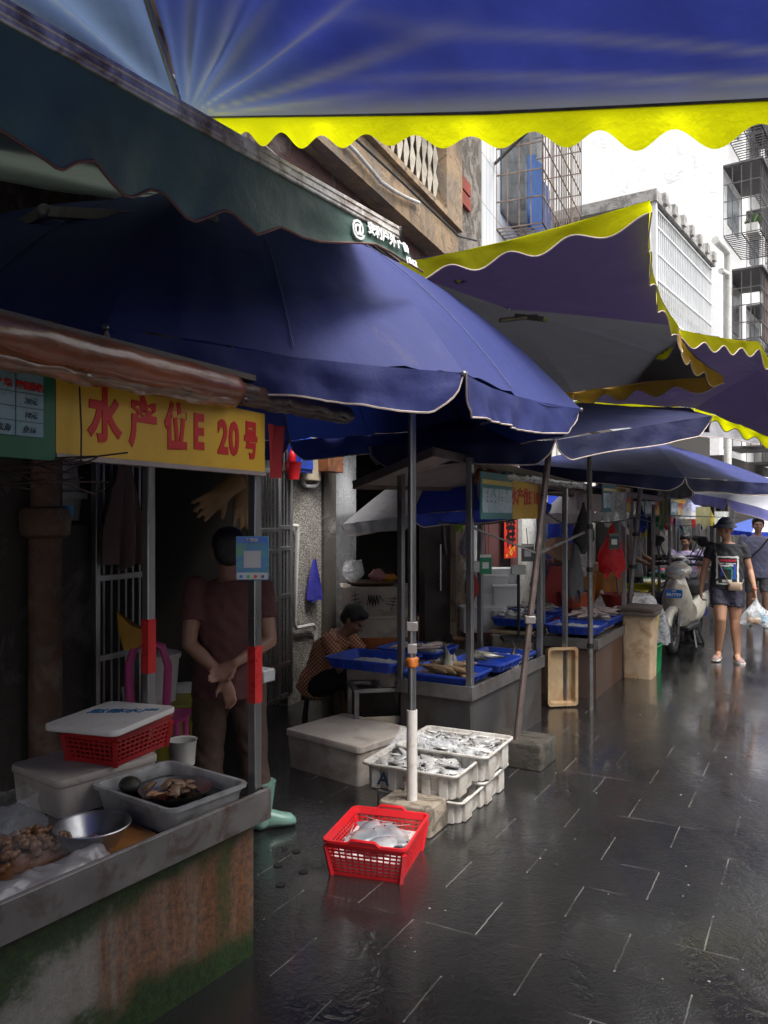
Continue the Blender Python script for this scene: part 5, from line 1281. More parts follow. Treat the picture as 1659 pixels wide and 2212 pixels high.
# foam box, red basket and white board at the back of the stall
foam_box('foam_box', 'grimy white foam box at the back of the nearest stall', (-1.13, 3.03, ct), (.42, .34, .135), 52, darkst())
MB2 = FR(-1.03, 3.10, ct+.137, 68); basket('red_basket', 'dark red lattice basket under the white board on the nearest stall', MB2, .34, .26, .13, mat('dark_red_plastic', (.33, .01, .012), .4, 0, .15, 5, .05), 10, 12, 5, handles=False)
q = [G(90, 1572, .85), G(250, 1587, .85), G(385, 1530, .85), G(235, 1520, .85)]
cc = sum(q, Vector())/4; ax = (q[2]-q[1]).normalized(); ang = math.degrees(math.atan2(ax.y, ax.x)); L2 = ((q[2]-q[1]).length+(q[3]-q[0]).length)/2; W2 = ((q[1]-q[0]).length+(q[2]-q[3]).length)/2
MW = FR(cc.x, cc.y, ct+.272, ang); m = MB(MW); m.rr([(L2*.98, W2*.98, .03, 0), (L2, W2, .03, .003), (L2, W2, .03, .020), (L2*.99, W2*.99, .03, .023)])
wb = m.build('white_board', mat('white_board', (.62, .59, .56), .45, 0, .08, 5, .1, (.4, .35, .3), -.2, 6), smooth=True, ang=40); tag(wb, 'white plastic chopping board with blue writing on top of the dark red basket', 'board')
MATS[wb.name] = Matrix.Translation(wb.location)
text('赵德水产', .065, MW @ plane_M((.06, -.0, .0235), (.35, -.95, 0), (.95, .35, 0)), mat('blue_pen', (.02, .12, .28), .5), 'handwriting', wb, bold=.001, shear=.25)
m = MB(); c = P(395, 1640, 3.4); m.lathe([(.05, 0), (.058, .10), (.062, .105), (.055, .1), (.045, .005)], (c.x, c.y, ct), 20); tag(m.build('small_tub', mat('cloudy_plastic', (.40, .39, .37), .3, 0, .1, 6, 0), smooth=True), 'small cloudy plastic tub behind the steel post of the nearest stall', 'tub')
# ---- goods behind the first stall
def bucket(name, label, c, r0, r1, h, mt, cat='bucket', lid=None):
    o = thing(name, label, cat, c); m = MB(); m.lathe([(0, 0), (r0, 0), (r1, h-.02), (r1+.01, h-.02), (r1+.01, h), (r1-.005, h), (r0-.006, .01), (0, .01)], c, 24); m.build('body', mt, o, True, ang=40)
    if lid: m = MB(); m.lathe([(0, h+.03), (r1*.7, h+.028), (r1+.012, h+.012), (r1+.014, h-.01), (r1+.003, h-.012)], c, 24); m.build('lid', lid, o, True, ang=40)
    return o
yel = mat('yellow_green_plastic', (.22, .19, .02), .45, 0, .2, 5, .05)
tray('yellow_basket', 'big yellow green basket on the floor behind the nearest stall', (-1.40, 5.3, .0), .42, .34, .40, 20, yel, flare=.88, cat='basket', ribs=6)
bucket('white_bucket', 'white bucket with a red band behind the nearest stall', (-1.50, 5.25, .41), .13, .15, .30, mat('dirty_white_tub', (.45, .43, .42), .4, 0, .1, 5, .05, (.35, .02, .02), -.1, 3), lid=whitep())
foam_box('foam_box', 'pale foam box in the dark doorway behind the yellow green basket', (-1.62, 5.75, 0), (.5, .35, .38), 20, styro())
# pink stool back
ms = thing('pink_chair', 'small pink plastic chair behind the open gate', 'chair', (-1.95, 5.1, 0))
pk = mat('pink_plastic', (.45, .05, .20), .35, 0, .1, 4, 0)
for s in (0, 1):
    for t_ in (0, 1): m = MB(); m.cap((-1.78+s*.26-.015, 5.0+t_*.25, 0), (-1.76+s*.22, 5.02+t_*.2, .42), .018); m.build('leg', pk, ms, True)
m = MB(); m.rr([(.30, .27, .05, .42), (.31, .28, .05, .44)], c=(-1.65, 5.12)); m.build('seat', pk, ms, True)
m = MB(); m.tube([(-1.80, 5.0, .42), (-1.815, 5.0, .75), (-1.78, 5.0, .86), (-1.70, 5.0, .89), (-1.62, 5.0, .86), (-1.585, 5.0, .75), (-1.60, 5.0, .42)], .024, 10); m.build('backrest', pk, ms, True)
ms.location += Vector((.33, -.35, 0))
# brown apron on the gate, yellow bag, blue cup, gloves
towel(232, 1005, 312, 1235, -.16, 'hanging_apron', 'dull brown apron hanging on the open steel gate', 'apron', cloth('brown_apron', (.10, .055, .05), .1, wscale=6), .03)
c = P(286, 1358, 4.55)
m = MB(); m.add([c+Vector(p_) for p_ in ((-.09, 0, .10), (.0, -.03, .02), (.10, 0, -.02), (.05, -.04, -.10), (-.04, -.03, -.12), (-.08, 0, .0), (.02, .05, -.05))], [(0, 1, 5), (1, 2, 3), (1, 3, 4), (1, 4, 5), (0, 6, 2, 1), (2, 6, 3), (3, 6, 4), (4, 6, 5), (5, 6, 0)])
tag(m.build('yellow_bag', cloth('yellow_bag', (.50, .26, .03), .3), smooth=True, ang=80), 'crumpled yellow bag tied to the steel gate', 'plastic bag')
bag('blue_cup', 'small blue plastic cup on the sill of the baluster window', tuple(P(145, 1128, 4.45)), .035, .09, mat('sky_blue_plastic', (.02, .25, .6), .4), 2, .9, 14, 8, 'cup')
def glove(c, ang, label, s=.84):
    t_ = MB(); Mx = Matrix.Translation(c) @ Matrix.Rotation(R(30), 4, 'Z') @ Matrix.Rotation(ang, 4, 'Y') @ Matrix.Scale(s, 4)
    t_.M = Mx
    t_.cap((0, 0, .02), (0, 0, -.10), .050, .040, flat0=True); t_.cap((-.018, 0, -.08), (-.018, 0, -.125), .028, .026); t_.cap((.018, 0, -.08), (.018, 0, -.125), .028, .026)
    for i in range(4): t_.cap(((i-1.5)*.024, 0, -.14), ((i-1.5)*.032, .004, -.245+abs(i-1.6)*.014), .0115, .0095)
    t_.cap((.04, 0, -.10), (.085, 0, -.155), .014, .012)
    o = remesh(t_, 'rubber_glove', cloth('tan_rubber', (.19, .105, .045), .12, wscale=20), None, .006, 2); return tag(o, label, 'glove')
glove(P(512, 1040, 3.05), R(52), 'tan rubber glove with spread fingers hung under the right end of the yellow sign'); glove(P(520, 1030, 3.1), R(-4), 'tan rubber glove hanging straight down under the yellow sign, behind the other')
# payment plaques (their codes are left blank)
def plaque(name, label, c, w_, h_, rz, top, body, foot=None, rx=0, cord=None):
    Mx = FR(c[0], c[1], c[2], rz); o = thing(name, label, 'sign', M=Mx); m = MB(Mx); m.b2(-w_/2, w_/2, 0, .006, 0, h_); m.build('card', body, o, bevel=.001)
    m = MB(Mx); m.b2(-w_/2+.003, w_/2-.003, -.0015, -.0003, h_*.84, h_*.99); m.build('header', top, o)
    m = MB(Mx); m.b2(-w_*.26, w_*.26, -.002, -.0003, h_*.28, h_*.28+w_*.52); m.build('blank_square', mat('blank_paper', (.50, .50, .50), .5, 0, .05, 5, 0), o)
    if foot: m = MB(Mx); m.b2(-w_/2+.003, w_/2-.003, -.0015, -.0003, .003, h_*.17); m.build('footer', foot, o)
    if cord: m = MB(); m.tube([c+Vector((0, 0, h_)), cord], .003, 5); m.build('cord', black(), o)
    return o
pq = plaque('payment_plaque', 'blue and green payment plaque tied to the front post of the nearest stall', P(545, 1253, 2.88), .118, .158, 0, mat('plaque_blue', (.03, .14, .50), .3, 0, .1, 4, 0), mat('plaque_blue_green', (.04, .20, .42), .3, 0, .2, 6, 0, (.10, .32, .12), .2, 14), mat('plaque_white', (.55, .55, .52), .4, 0, .05, 5, 0))
Mq = MATS[pq.name]; rng = random.Random(1)
for i, cc_ in enumerate(((.02, .15, .6), (.02, .4, .1), (.6, .03, .03), (.03, .05, .2))):
    m = MB(Mq); m.cyl((-.04+i*.026, -.0035, .013), (-.04+i*.026, -.002, .013), .006, n=12); m.build('round_logo', mat('logo_%d' % i, cc_, .4, 0, 0, 5, 0), pq)
text('付款码', .014, Mq @ plane_M((0, -.0025, .143), (1, 0, 0), (0, 0, 1)), mat('blank_paper', (.5, .5, .5)), 'caption', pq, bold=.0004)
gr_ = mat('plaque_green', (.01, .16, .08), .35, 0, .1, 4, 0); gy = mat('plaque_grey', (.10, .11, .10), .4)
plaque('payment_plaque', 'green and white payment plaque hung from a post of the second stall', P(1049, 1240, 5.9), .09, .145, 0, mat('plaque_white', (.55, .55, .52)), gr_, cord=P(1045, 1085, 5.9))
plaque('payment_plaque', 'dim grey payment plaque hung beside the leaning pole', P(1140, 1213, 6.35), .10, .14, 0, mat('plaque_white', (.5, .5, .5)), gy, cord=P(1137, 1140, 6.35))
plaque('payment_plaque', 'dark framed payment plaque hung right of the red bag', P(1327, 1186, 7.6), .10, .15, 0, gy, mat('plaque_dark', (.03, .05, .04), .4), cord=P(1327, 1120, 7.6))
# small scale on the first stall post
m = MB(F1 @ Matrix.Translation((.06, .10, .98))); m.b2(0, .07, -.02, .05, 0, .05); tag(m.build('card_reader', mat('grey_device', (.28, .28, .29), .4), bevel=.006), 'small grey device fixed to the front post of the nearest stall', 'card reader')
# ---- stools and stacks by the seated woman
def pb_(c): return c
st_ = thing('steel_stand', 'low square steel stand with slatted top before the seated woman', 'stand', G(810, 1600))
MS2 = FR(-.05, 5.60, 0, 12)
for sx in (-1, 1):
    for sy in (-1, 1): m = MB(MS2); m.b2(sx*.17-.015, sx*.17+.015, sy*.14-.015, sy*.14+.015, 0, .42); m.build('leg', dsteel(), st_)
m = MB(MS2); m.b2(-.19, .19, -.16, -.125, .42, .445); m.b2(-.19, .19, .125, .16, .42, .445)
for x in (-.172, 0, .172): m.b2(x-.018, x+.018, -.125, .125, .42, .445)
m.build('top_frame', dsteel(), st_, bevel=.002)
m = MB(MS2); m.b2(-.15, .15, -.15, -.13, .20, .25); m.build('rail', mat('pale_rail', (.30, .26, .2), .6), st_)
def stackpos(u, v0, v1, Y): return P(u, v1, Y)
# big foam boxes behind her: width from u=735..885 at Y 7.0
Yb = 7.1; xL = P(733, 0, Yb).x; xR = P(886, 0, Yb).x; zt = P(0, 1268, Yb).z; zm = P(0, 1330, Yb).z; zl = P(0, 1378, Yb).z
xc = (xL+xR)/2; wd = xR-xL
foam_box('foam_box', 'bottom foam box wrapped in orange tape, behind the seated woman', (xc, Yb+.2, 0), (wd, .42, zl), 4, mat('orange_taped_foam', (.30, .085, .02), .45, 0, .3, 6, .2, (.5, .4, .32), -.2, 3), lid=False)
foam_box('foam_box', 'middle plain foam box of the tall stack behind the seated woman', (xc, Yb+.2, zl+.002), (wd, .42, zm-zl-.004), 4, darkst())
fb = foam_box('foam_box', 'top foam box scrawled with black marks, behind the seated woman', (xc, Yb+.2, zm), (wd, .42, zt-zm), 4, darkst(), lid=False)
MF = FR(xc, Yb+.2, zm, 4); m = MB(MF); yy = -.213; hz = zt-zm
def stroke(pts, w_=.006):
    for p_, q_ in zip(pts, pts[1:]): m.bar((p_[0], yy, p_[1]*hz), (q_[0], yy, q_[1]*hz), .003, w_, up=(0, 0, 1))
stroke([(-.19, .85), (-.19, .3)]); stroke([(-.225, .7), (-.155, .76)]); stroke([(-.225, .55), (-.15, .6)]); stroke([(-.235, .38), (-.13, .5)])
stroke([(-.08+.012*i, .35+.35*(i % 2)+.04*math.sin(i)) for i in range(10)]+[(.06, .5)], .007); stroke([(-.07+.012*i, .42+.3*((i+1) % 2)) for i in range(8)], .007)
stroke([(.17, .68), (.13, .2)]); stroke([(.12, .6), (.2, .58)]); stroke([(.12, .5), (.2, .48)]); stroke([(.08, .42), (.23, .32)])
m.build('black_scrawl', mat('black_ink', (.01, .008, .008)), fb)
tray('wicker_tray', 'flat brown wicker tray on top of the scrawled foam box', (xc-.03, Yb+.18, zt+.002), .42, .3, .035, 4, mat('wicker', (.10, .055, .03), .7, 0, .4, 30, .5), flare=.85, cat='tray')
bag('white_bag', 'white crumpled bag on the wicker tray', (xc-.2, Yb+.12, zt+.03), .10, .2, film('milky_film', (.75, .76, .78), .75, .3), 6, .8); bag('pink_bag', 'small pink bag on the wicker tray', (xc+.02, Yb+.12, zt+.03), .08, .12, cloth('pink_bag', (.42, .20, .22), .3), 7, .5); bag('yellow_bag', 'yellow bag behind the pink bag on the wicker tray', (xc+.12, Yb+.22, zt+.03), .09, .07, cloth('amber_bag', (.5, .22, .02), .3), 9, .6)
# ---- trays on the second stall
def on2(x, y, z): return F2 @ Vector((x, y, z))
def traypx(name, label, corners, z, h, mt, **k):
    q = [G(u, v, z+h) for u, v in corners]; cc = sum(q, Vector())/4; ax = (q[1]-q[0]).normalized(); ang = math.degrees(math.atan2(ax.y, ax.x)); L_ = ((q[1]-q[0]).length+(q[2]-q[3]).length)/2; W_ = ((q[2]-q[1]).length+(q[3]-q[0]).length)/2
    tray(name, label, (cc.x, cc.y, z), L_-.03, W_-.03, h, ang, mt, **k); return FR(cc.x, cc.y, z, ang), L_, W_
TA = 90-30.5
MT1 = F2 @ FR(.24, .30, .51, 90); tray('blue_tray', 'blue tray of brown fish at the near corner of the second stall', MT1.translation, .50, .40, .06, TA+90, bluep(), ribs=5)
MT2 = F2 @ FR(.68, .20, .53, 90); tray('blue_tray', 'blue tray with one upright dark fish on the middle of the second stall', MT2.translation, .40, .42, .06, TA+90, bluep(), ribs=5)
MT3 = F2 @ FR(1.12, .26, .50, 90); tray('blue_tray', 'blue tray with ice at the far end of the second stall', MT3.translation, .42, .40, .06, TA+90, bluep(), ribs=5)
MT4 = F2 @ FR(.20, .86, .545, 90); tray('blue_tray', 'long blue tray of ice on foam boxes left of the second stall', MT4.translation, .56, .42, .075, TA+90, bluep(), ribs=6)
MT5 = F2 @ FR(.72, .78, .56, 90); tray('blue_tray', 'rear blue tray of squid behind the second stall', MT5.translation, .50, .40, .06, TA+90, bluep(), ribs=5)
foam_box('foam_box', 'foam box propping the long blue tray', (MT4.translation.x+.02, MT4.translation.y+.14, .40), (.42, .24, .14), TA+90, darkst()); foam_box('foam_box', 'lower dark foam box left of the second stall', (MT4.translation.x+.06, MT4.translation.y+.24, 0), (.42, .26, .395), TA+90, mat('shade_dark_foam', (.10, .08, .07), .8, 0, .3, 6, .3))  # lower support box coloured dark for the shade beneath the tray
foam_box('foam_box', 'foam box propping the squid tray behind the second stall', (MT5.translation.x, MT5.translation.y, 0), (.46, .34, .555), TA+90, darkst())
for i, (M_, s_) in enumerate(((MT3, 'far end tray of the second stall'), (MT4, 'long blue tray beside the second stall'), (MT5, 'rear squid tray'))):
    heap('ice_bed', 'crushed ice in the '+s_, M_, .42, .34, .02, .02, ice(), 'ice', i)
heap('fish_bed', 'brown fish bodies filling the near tray of the second stall', MT1, .44, .34, .02, .015, mat('brown_fish_bed', (.14, .09, .05), .4, 0, .4, 12, .3), 'fish', 4)
fish_pile([grub], 'brown_fish', 'long brown fish lying in the near tray of the second stall', 'fish in the near tray', MT1, .2, .26, .04, 9, 5, .02, .2, heads=0.2)
for i, (u, v, Y, a, b) in enumerate(((962, 1425, 5.5, 1.2, .3), (1095, 1425, 6.0, .7, .2))):
    Mx = Matrix.Translation(P(u, v+12, Y)) @ Euler((R(80), -a, R(25))).to_matrix().to_4x4()
    place_fish(carp, 'carp', ('dark carp curled upright on the middle tray of the second stall', 'dark spotted fish standing up on the far tray of the second stall')[i], None, Mx)
fish_pile([carp], 'carp', 'dark fish lying flat in the middle tray of the second stall', 'carp in the middle tray', MT2, .15, .2, .04, 2, 6, .01, .1)
sq_ = fishskin('squid_skin', (.30, .22, .21), (.44, .38, .37), .25, 0)
squid = fish_mesh('squid', .20, .06, .035, sq_, .5, .2)
fish_pile([squid], 'squid', 'pale squid on ice in the rear tray behind the second stall', 'squid in the rear tray', MT5, .3, .25, .04, 8, 9, .02, .2)
# ---- trays on the third stall
trays3 = [(.20, .25, .56, 'blue tray of ice at the near corner of the third stall', 0), (.68, .25, .57, 'blue tray of squid on the middle of the third stall', 1), (1.08, .25, .57, 'blue tray of squid at the far end of the third stall', 1), (.15, .75, .60, 'blue tray of small fish and bags behind the third stall', 2), (.72, .78, .62, 'blue tray of fish at the back of the third stall', 2)]
for i, (x, y, z, lab, kd) in enumerate(trays3):
    M_ = F3_ @ FR(x, y, z, 90); tray('blue_tray', lab, M_.translation, .46, .40, .075, 90-28.4+90, bluep(), ribs=6)
    heap('ice_bed', 'crushed ice in the '+lab, M_, .42, .36, .045, .02, ice(), 'ice', 10+i)
    if kd: fish_pile([squid if kd == 1 else small], 'squid' if kd == 1 else 'small_fish', ('squid on ice, ' if kd == 1 else 'small fish on ice, ')+lab, 'catch '+str(i), M_, .34, .28, .07, 14, 30+i, .03, .3)
for i, (x, y) in enumerate(((.65, .28), (.3, .8))):
    m = MB(F3_ @ Matrix.Translation((x, y, .53))); m.b2(-.34, .34, -.2, .2, 0, .028); tag(m.build('plank', mat('pale_plank', (.36, .27, .18), .7, 0, .3, 7, .3), bevel=.003), ('pale wooden plank under the trays of the third stall', 'second plank under the rear trays of the third stall')[i], 'plank')
foam_box('foam_box', 'foam box propping the rear trays of the third stall', (F3_ @ Vector((.4, .8, 0))), (.9, .38, .52), 90-28.4, darkst())
foam_box('foam_box', 'yellowed foam box lying on its side between the second and third stall', None, (.27, .50, .09), 0, mat('yellowed_foam', (.42, .30, .17), .7, 0, .2, 6, .25, (.30, .12, .04), .0, 5), lid=False, M=Matrix.Translation((1.50, 6.85, .262)) @ Matrix.Rotation(R(10), 4, 'Z') @ Matrix.Rotation(R(90), 4, 'X'))
yf = mat('stained_foam', (.46, .34, .22), .7, 0, .2, 5, .25, (.24, .10, .04), .0, 6)
MTf = FR(2.60, 8.12, 0, 61.5); foam_box('foam_box', 'tall stained foam box standing at the far end of the third stall', None, (.34, .30, .62), 0, yf, lid=False, M=MTf)
for i in range(2):
    m = MB(MTf @ Matrix.Translation((.01*i, 0, .625+.045*i)) @ Matrix.Rotation(R(3-5*i), 4, 'Z')); m.rr([(.42, .36, .03, 0), (.43, .37, .03, .01), (.43, .37, .03, .035), (.41, .35, .03, .04)]); tag(m.build('foam_cover', mat('sooty_lid', (.09, .07, .06), .7, 0, .3, 8, .3), smooth=True), ('lower dark worn lid on the tall stained foam box', 'upper dark worn lid on the tall stained foam box')[i], 'lid')
tray('yellow_basket', 'yellow plastic basket hooked behind the tall stained foam box', (2.74, 8.34, .30), .26, .2, .34, 60, mat('lemon_plastic', (.62, .55, .03), .4), flare=.8, cat='basket', ribs=4); tray('green_crate', 'green crate on the ground behind the tall stained foam box', (2.76, 8.38, 0), .28, .24, .28, 60, mat('green_plastic', (.01, .22, .08), .4), flare=.92, cat='crate', ribs=4)
# ---- behind the second and third stall: white foam stack, orange taped boxes, tubs, bags, scales
rng = random.Random(12); k = 0
for (u, v1, Y, w_, h_, d_) in ((1048, 1328, 8.2, .34, .22, .3), (1062, 1282, 8.3, .30, .2, .3), (1078, 1258, 8.4, .34, .15, .3), (1092, 1306, 8.1, .26, .20, .28), (1098, 1345, 7.9, .30, .13, .3), (1080, 1330, 8.5, .4, .2, .3), (1018, 1282, 7.9, .16, .24, .2), (1040, 1362, 8.0, .45, .25, .3)):
    p_ = P(u, v1, Y); foam_box('foam_box', ['white foam box low in the clean stack behind the second stall', 'white foam box in the middle of the clean stack behind the second stall', 'topmost white foam box of the clean stack behind the second stall', 'white foam box at the right of the clean stack behind the second stall', 'open white foam box before the clean stack', 'wide white foam box at the back of the clean stack', 'narrow white foam piece left of the clean stack', 'foam box carrying the clean white stack'][k], p_, (w_, d_, h_), rng.uniform(-12, 12), mat('clean_foam', (.75, .76, .77), .7, 0, .04, 5, .15), lid=k not in (2, 4)); k += 1
foam_box('foam_box', 'low base box hidden under the clean white stack', (P(1060, 0, 8.3).x, 8.3, 0), (.8, .4, .34), 0, darkst())
ot = mat('orange_tape_box', (.42, .16, .03), .4, 0, .3, 5, .2, (.60, .55, .48), -.1, 2.6)
names = iter(['bottom left', 'bottom middle', 'bottom right', 'middle left', 'middle centre', 'middle right', 'top left', 'top centre'])
for lv, n_ in ((0, 3), (1, 3), (2, 2)):
    for j in range(n_):
        p_ = Vector((2.05+j*.52+lv*.03, 9.15+j*.55, .32*lv)); foam_box('foam_box', next(names)+' foam box with orange tape behind the third stall', p_, (.60, .40, .31), 45, ot, lid=False)
foam_box('foam_box', 'white foam box with an orange tape cross behind the second stall', (P(930, 0, 8.0).x, 8.0, .28), (.26, .3, .33), 0, mat('white_foam_orange', (.66, .62, .58), .6, 0, .05, 4, .15, (.65, .25, .03), -.05, 4)); foam_box('foam_box', 'support box below the orange cross box', (P(930, 0, 8.05).x, 8.05, 0), (.3, .3, .275), 0, darkst())
bucket('red_basin', 'red basin on the floor behind the second stall', tuple(G(950, 1450)), .16, .21, .12, redp(), 'basin')
bucket('terracotta_tub', 'terracotta red tub between the third stall trays and the seller', tuple(P(1243, 1312, 8.3)), .12, .17, .17, mat('terracotta_plastic', (.36, .07, .03), .5, 0, .15, 5, .05), 'tub')
bucket('terracotta_tub', 'dark red tub behind the far trays of the third stall', tuple(P(1332, 1318, 8.6)), .13, .17, .18, mat('dark_red_tub', (.22, .02, .02), .5, 0, .15, 5, .05), 'tub')
bucket('brown_tub', 'tall brown tub behind the second stall posts', tuple(G(1010, 1440)), .15, .19, .46, mat('brown_tub', (.07, .035, .03), .5, 0, .2, 5, .05), 'tub')
bag('plastic_wrap_roll', 'tall clear plastic wrapped bundle behind the second stall', (P(955, 0, 8.5).x, 8.5, .25), .09, .75, film('wrap_film', (.8, .82, .84), .5), 15, .8)
def hbag(name, label, top, w_, h_, mt, seed):
    m = MB()
    def f(s, t):
        a = s*2*math.pi; rad = w_/2*(.12+.9*sm(t*1.4))*(1+.3*N3((math.cos(a)*1.5, math.sin(a)*1.5, t*3), 1, seed)); 
        if t > .92: rad *= .6
        return (top[0]+rad*math.cos(a), top[1]+rad*math.sin(a)*.5, top[2]-h_*t*(1+.12*math.sin(a*2+seed)*t))
    m.grid(f, 22, 16); return tag(m.build(name, mt, smooth=True, ang=70), label, 'plastic bag')
hbag('red_bag', 'bright red plastic bag hanging from a pole over the third stall', P(1322, 1128, 7.9), .26, .50, cloth('red_bag_film', (.60, .03, .04), .5, (.8, .05, .06), .1, 5, .4, .5), 3)
hbag('red_bag', 'dark red bag hung on the scale post behind the second stall', P(1018, 1215, 6.3), .11, .30, cloth('dull_red_bag', (.30, .02, .02), .4), 5)
hbag('clear_bag', 'clear bag of coloured packets hung on the shop wall behind the second stall', P(1008, 1130, 8.0), .12, .32, mat('packet_mix', (.25, .18, .3), .4, 0, .5, 30, .3, (.05, .25, .12), .1, 20), 7)
hbag('green_bag', 'lime green bag hanging beside the pebble wall', P(993, 1108, 7.8), .07, .18, cloth('lime_bag', (.25, .5, .02), .4), 8)
hbag('black_bag', 'black bag and rags tied to the post over the third stall', P(1260, 1085, 7.2), .18, .42, cloth('black_bag', (.012, .012, .016), .1, wscale=8), 11)
hbag('grey_raincoat', 'dark grey raincoat hanging from the third stall post', P(1243, 1150, 7.7), .15, .62, cloth('grey_raincoat', (.09, .09, .10), .15, wscale=8), 13)
hbag('white_bag', 'white bag hanging behind the raincoat', P(1258, 1165, 8.4), .22, .35, film('white_bag_film', (.75, .75, .76), .8, .35), 17)
hbag('white_bag', 'white bag standing among the trays of the third stall', P(1300, 1275, 8.6), .22, .3, film('white_bag_film'), 18)
m = MB(FB); a = xb(1186, -.2); b = xb(1262, -.2)
m.grid(lambda s, t: (a+(b-a)*s, -.2+.04*math.sin(s*20+t), 2.1-t*1.3), 30, 10); tag(m.build('blue_tarp', bright(), smooth=True), 'bright blue tarp hung behind the seller in the straw hat', 'tarp')
# clear torn film and boards hanging below the far roofs
rng = random.Random(31)
fl_lab = ['torn clear film with a tarry upper edge hanging over the third stall', 'milky plastic strip hanging above the scooter', 'faded hanging film beyond the scooter', 'ragged hanging film over the far stalls', 'tattered film at the far stalls']
for i, (u, v, w_, h_, Y) in enumerate(((1330, 1062, .36, .30, 7.9), (1435, 1068, .20, .32, 9.4), (1478, 1088, .40, .34, 10.4), (1520, 1095, .45, .3, 12), (1560, 1105, .5, .28, 13.4))):
    p_ = P(u, v, Y)
    m = MB(); m.grid(lambda s, t: (p_.x+(s-.5)*w_, p_.y+(s-.5)*w_*1.2+.03*math.sin(s*14), p_.z-h_*t*(1+.18*math.sin(s*9+i))), 20, 8)
    tag(m.build('hanging_film', film('milky_hanging', (.6, .62, .6), .7, .3) if i % 2 == 0 else cloth('sign_film_%d' % i, (.25, .24, .12), .3), smooth=True), fl_lab[i], 'plastic sheet')
# scale displays
def scale(u, v, Y, label, rz=0):
    p_ = P(u, v, Y); o = thing('market_scale', label, 'scale', (p_.x, p_.y, .5)); m = MB(); m.cyl((p_.x, p_.y, .5), (p_.x, p_.y, p_.z), .014, n=8); m.box((p_.x, p_.y, .515), (.30, .26, .03)); m.build('stand', black(), o, True)
    m = MB(FR(p_.x, p_.y, p_.z+.03, rz)); m.box((0, 0, 0), (.14, .04, .09)); m.build('display', mat('scale_body', (.5, .5, .5), .4), o, bevel=.01); return o
scale(1120, 1238, 7.2, 'market scale with a pale display behind the trays of the second stall'); scale(1020, 1232, 6.4, 'market scale with dark display beside the second stall post')
rng = random.Random(77)
# far clutter: crates and baskets on the further stalls
cols = [bluep(), redp(), mat('lemon_plastic', (.62, .55, .03)), styro(), mat('green_plastic', (.01, .22, .08))]; cn = ['blue', 'red', 'yellow', 'white', 'green']
on = ['first', 'second', 'third', 'fourth', 'fifth', 'sixth']
for i, (x, y) in enumerate(F4b[:5]):
    Mx = frame(x, y, 28.5)
    for j in range(3):
        p_ = Mx @ Vector((.25+j*.48, .3, .552)); kx = (i*2+j) % 5
        tray('produce_tray', '%s tray on the %s far stall, %s along its counter' % (cn[kx], on[i], ('nearest', 'midway', 'farthest')[j]), p_, .42, .42, .09, 61.5, cols[kx], ribs=4)
        heap('catch_heap', 'seafood heaped in the %s tray of the %s far stall' % (cn[kx], on[i]), FR(p_.x, p_.y, p_.z, 61.5), .38, .38, .05, .04, ice() if j % 2 else mat('dark_catch', (.12, .09, .08), .3, 0, .5, 20, .4), 'seafood', i+j)
    for j in range(3):
        p_ = Mx @ Vector((.2+j*.55, -.05+.1*(j % 2), 1.75)); kx = (i+j*2) % 5
        hbag(cn[kx]+'_bag', '%s bag hanging under the roof of the %s far stall, %s along' % (cn[kx], on[i], ('nearest', 'midway', 'farthest')[j]), p_, .16, .3+.08*(j % 2), cloth(cn[kx]+'_far_bag', [(.02, .05, .3), (.5, .02, .03), (.5, .4, .03), (.5, .5, .5), (.02, .2, .08)][kx], .35), i*5+j)
    p_ = Mx @ Vector((.7, 1.3, 0)); foam_box('foam_box', 'foam box stack behind the %s far stall' % on[i], p_, (.8, .5, .9), 61.5, ot if i % 2 else styro())
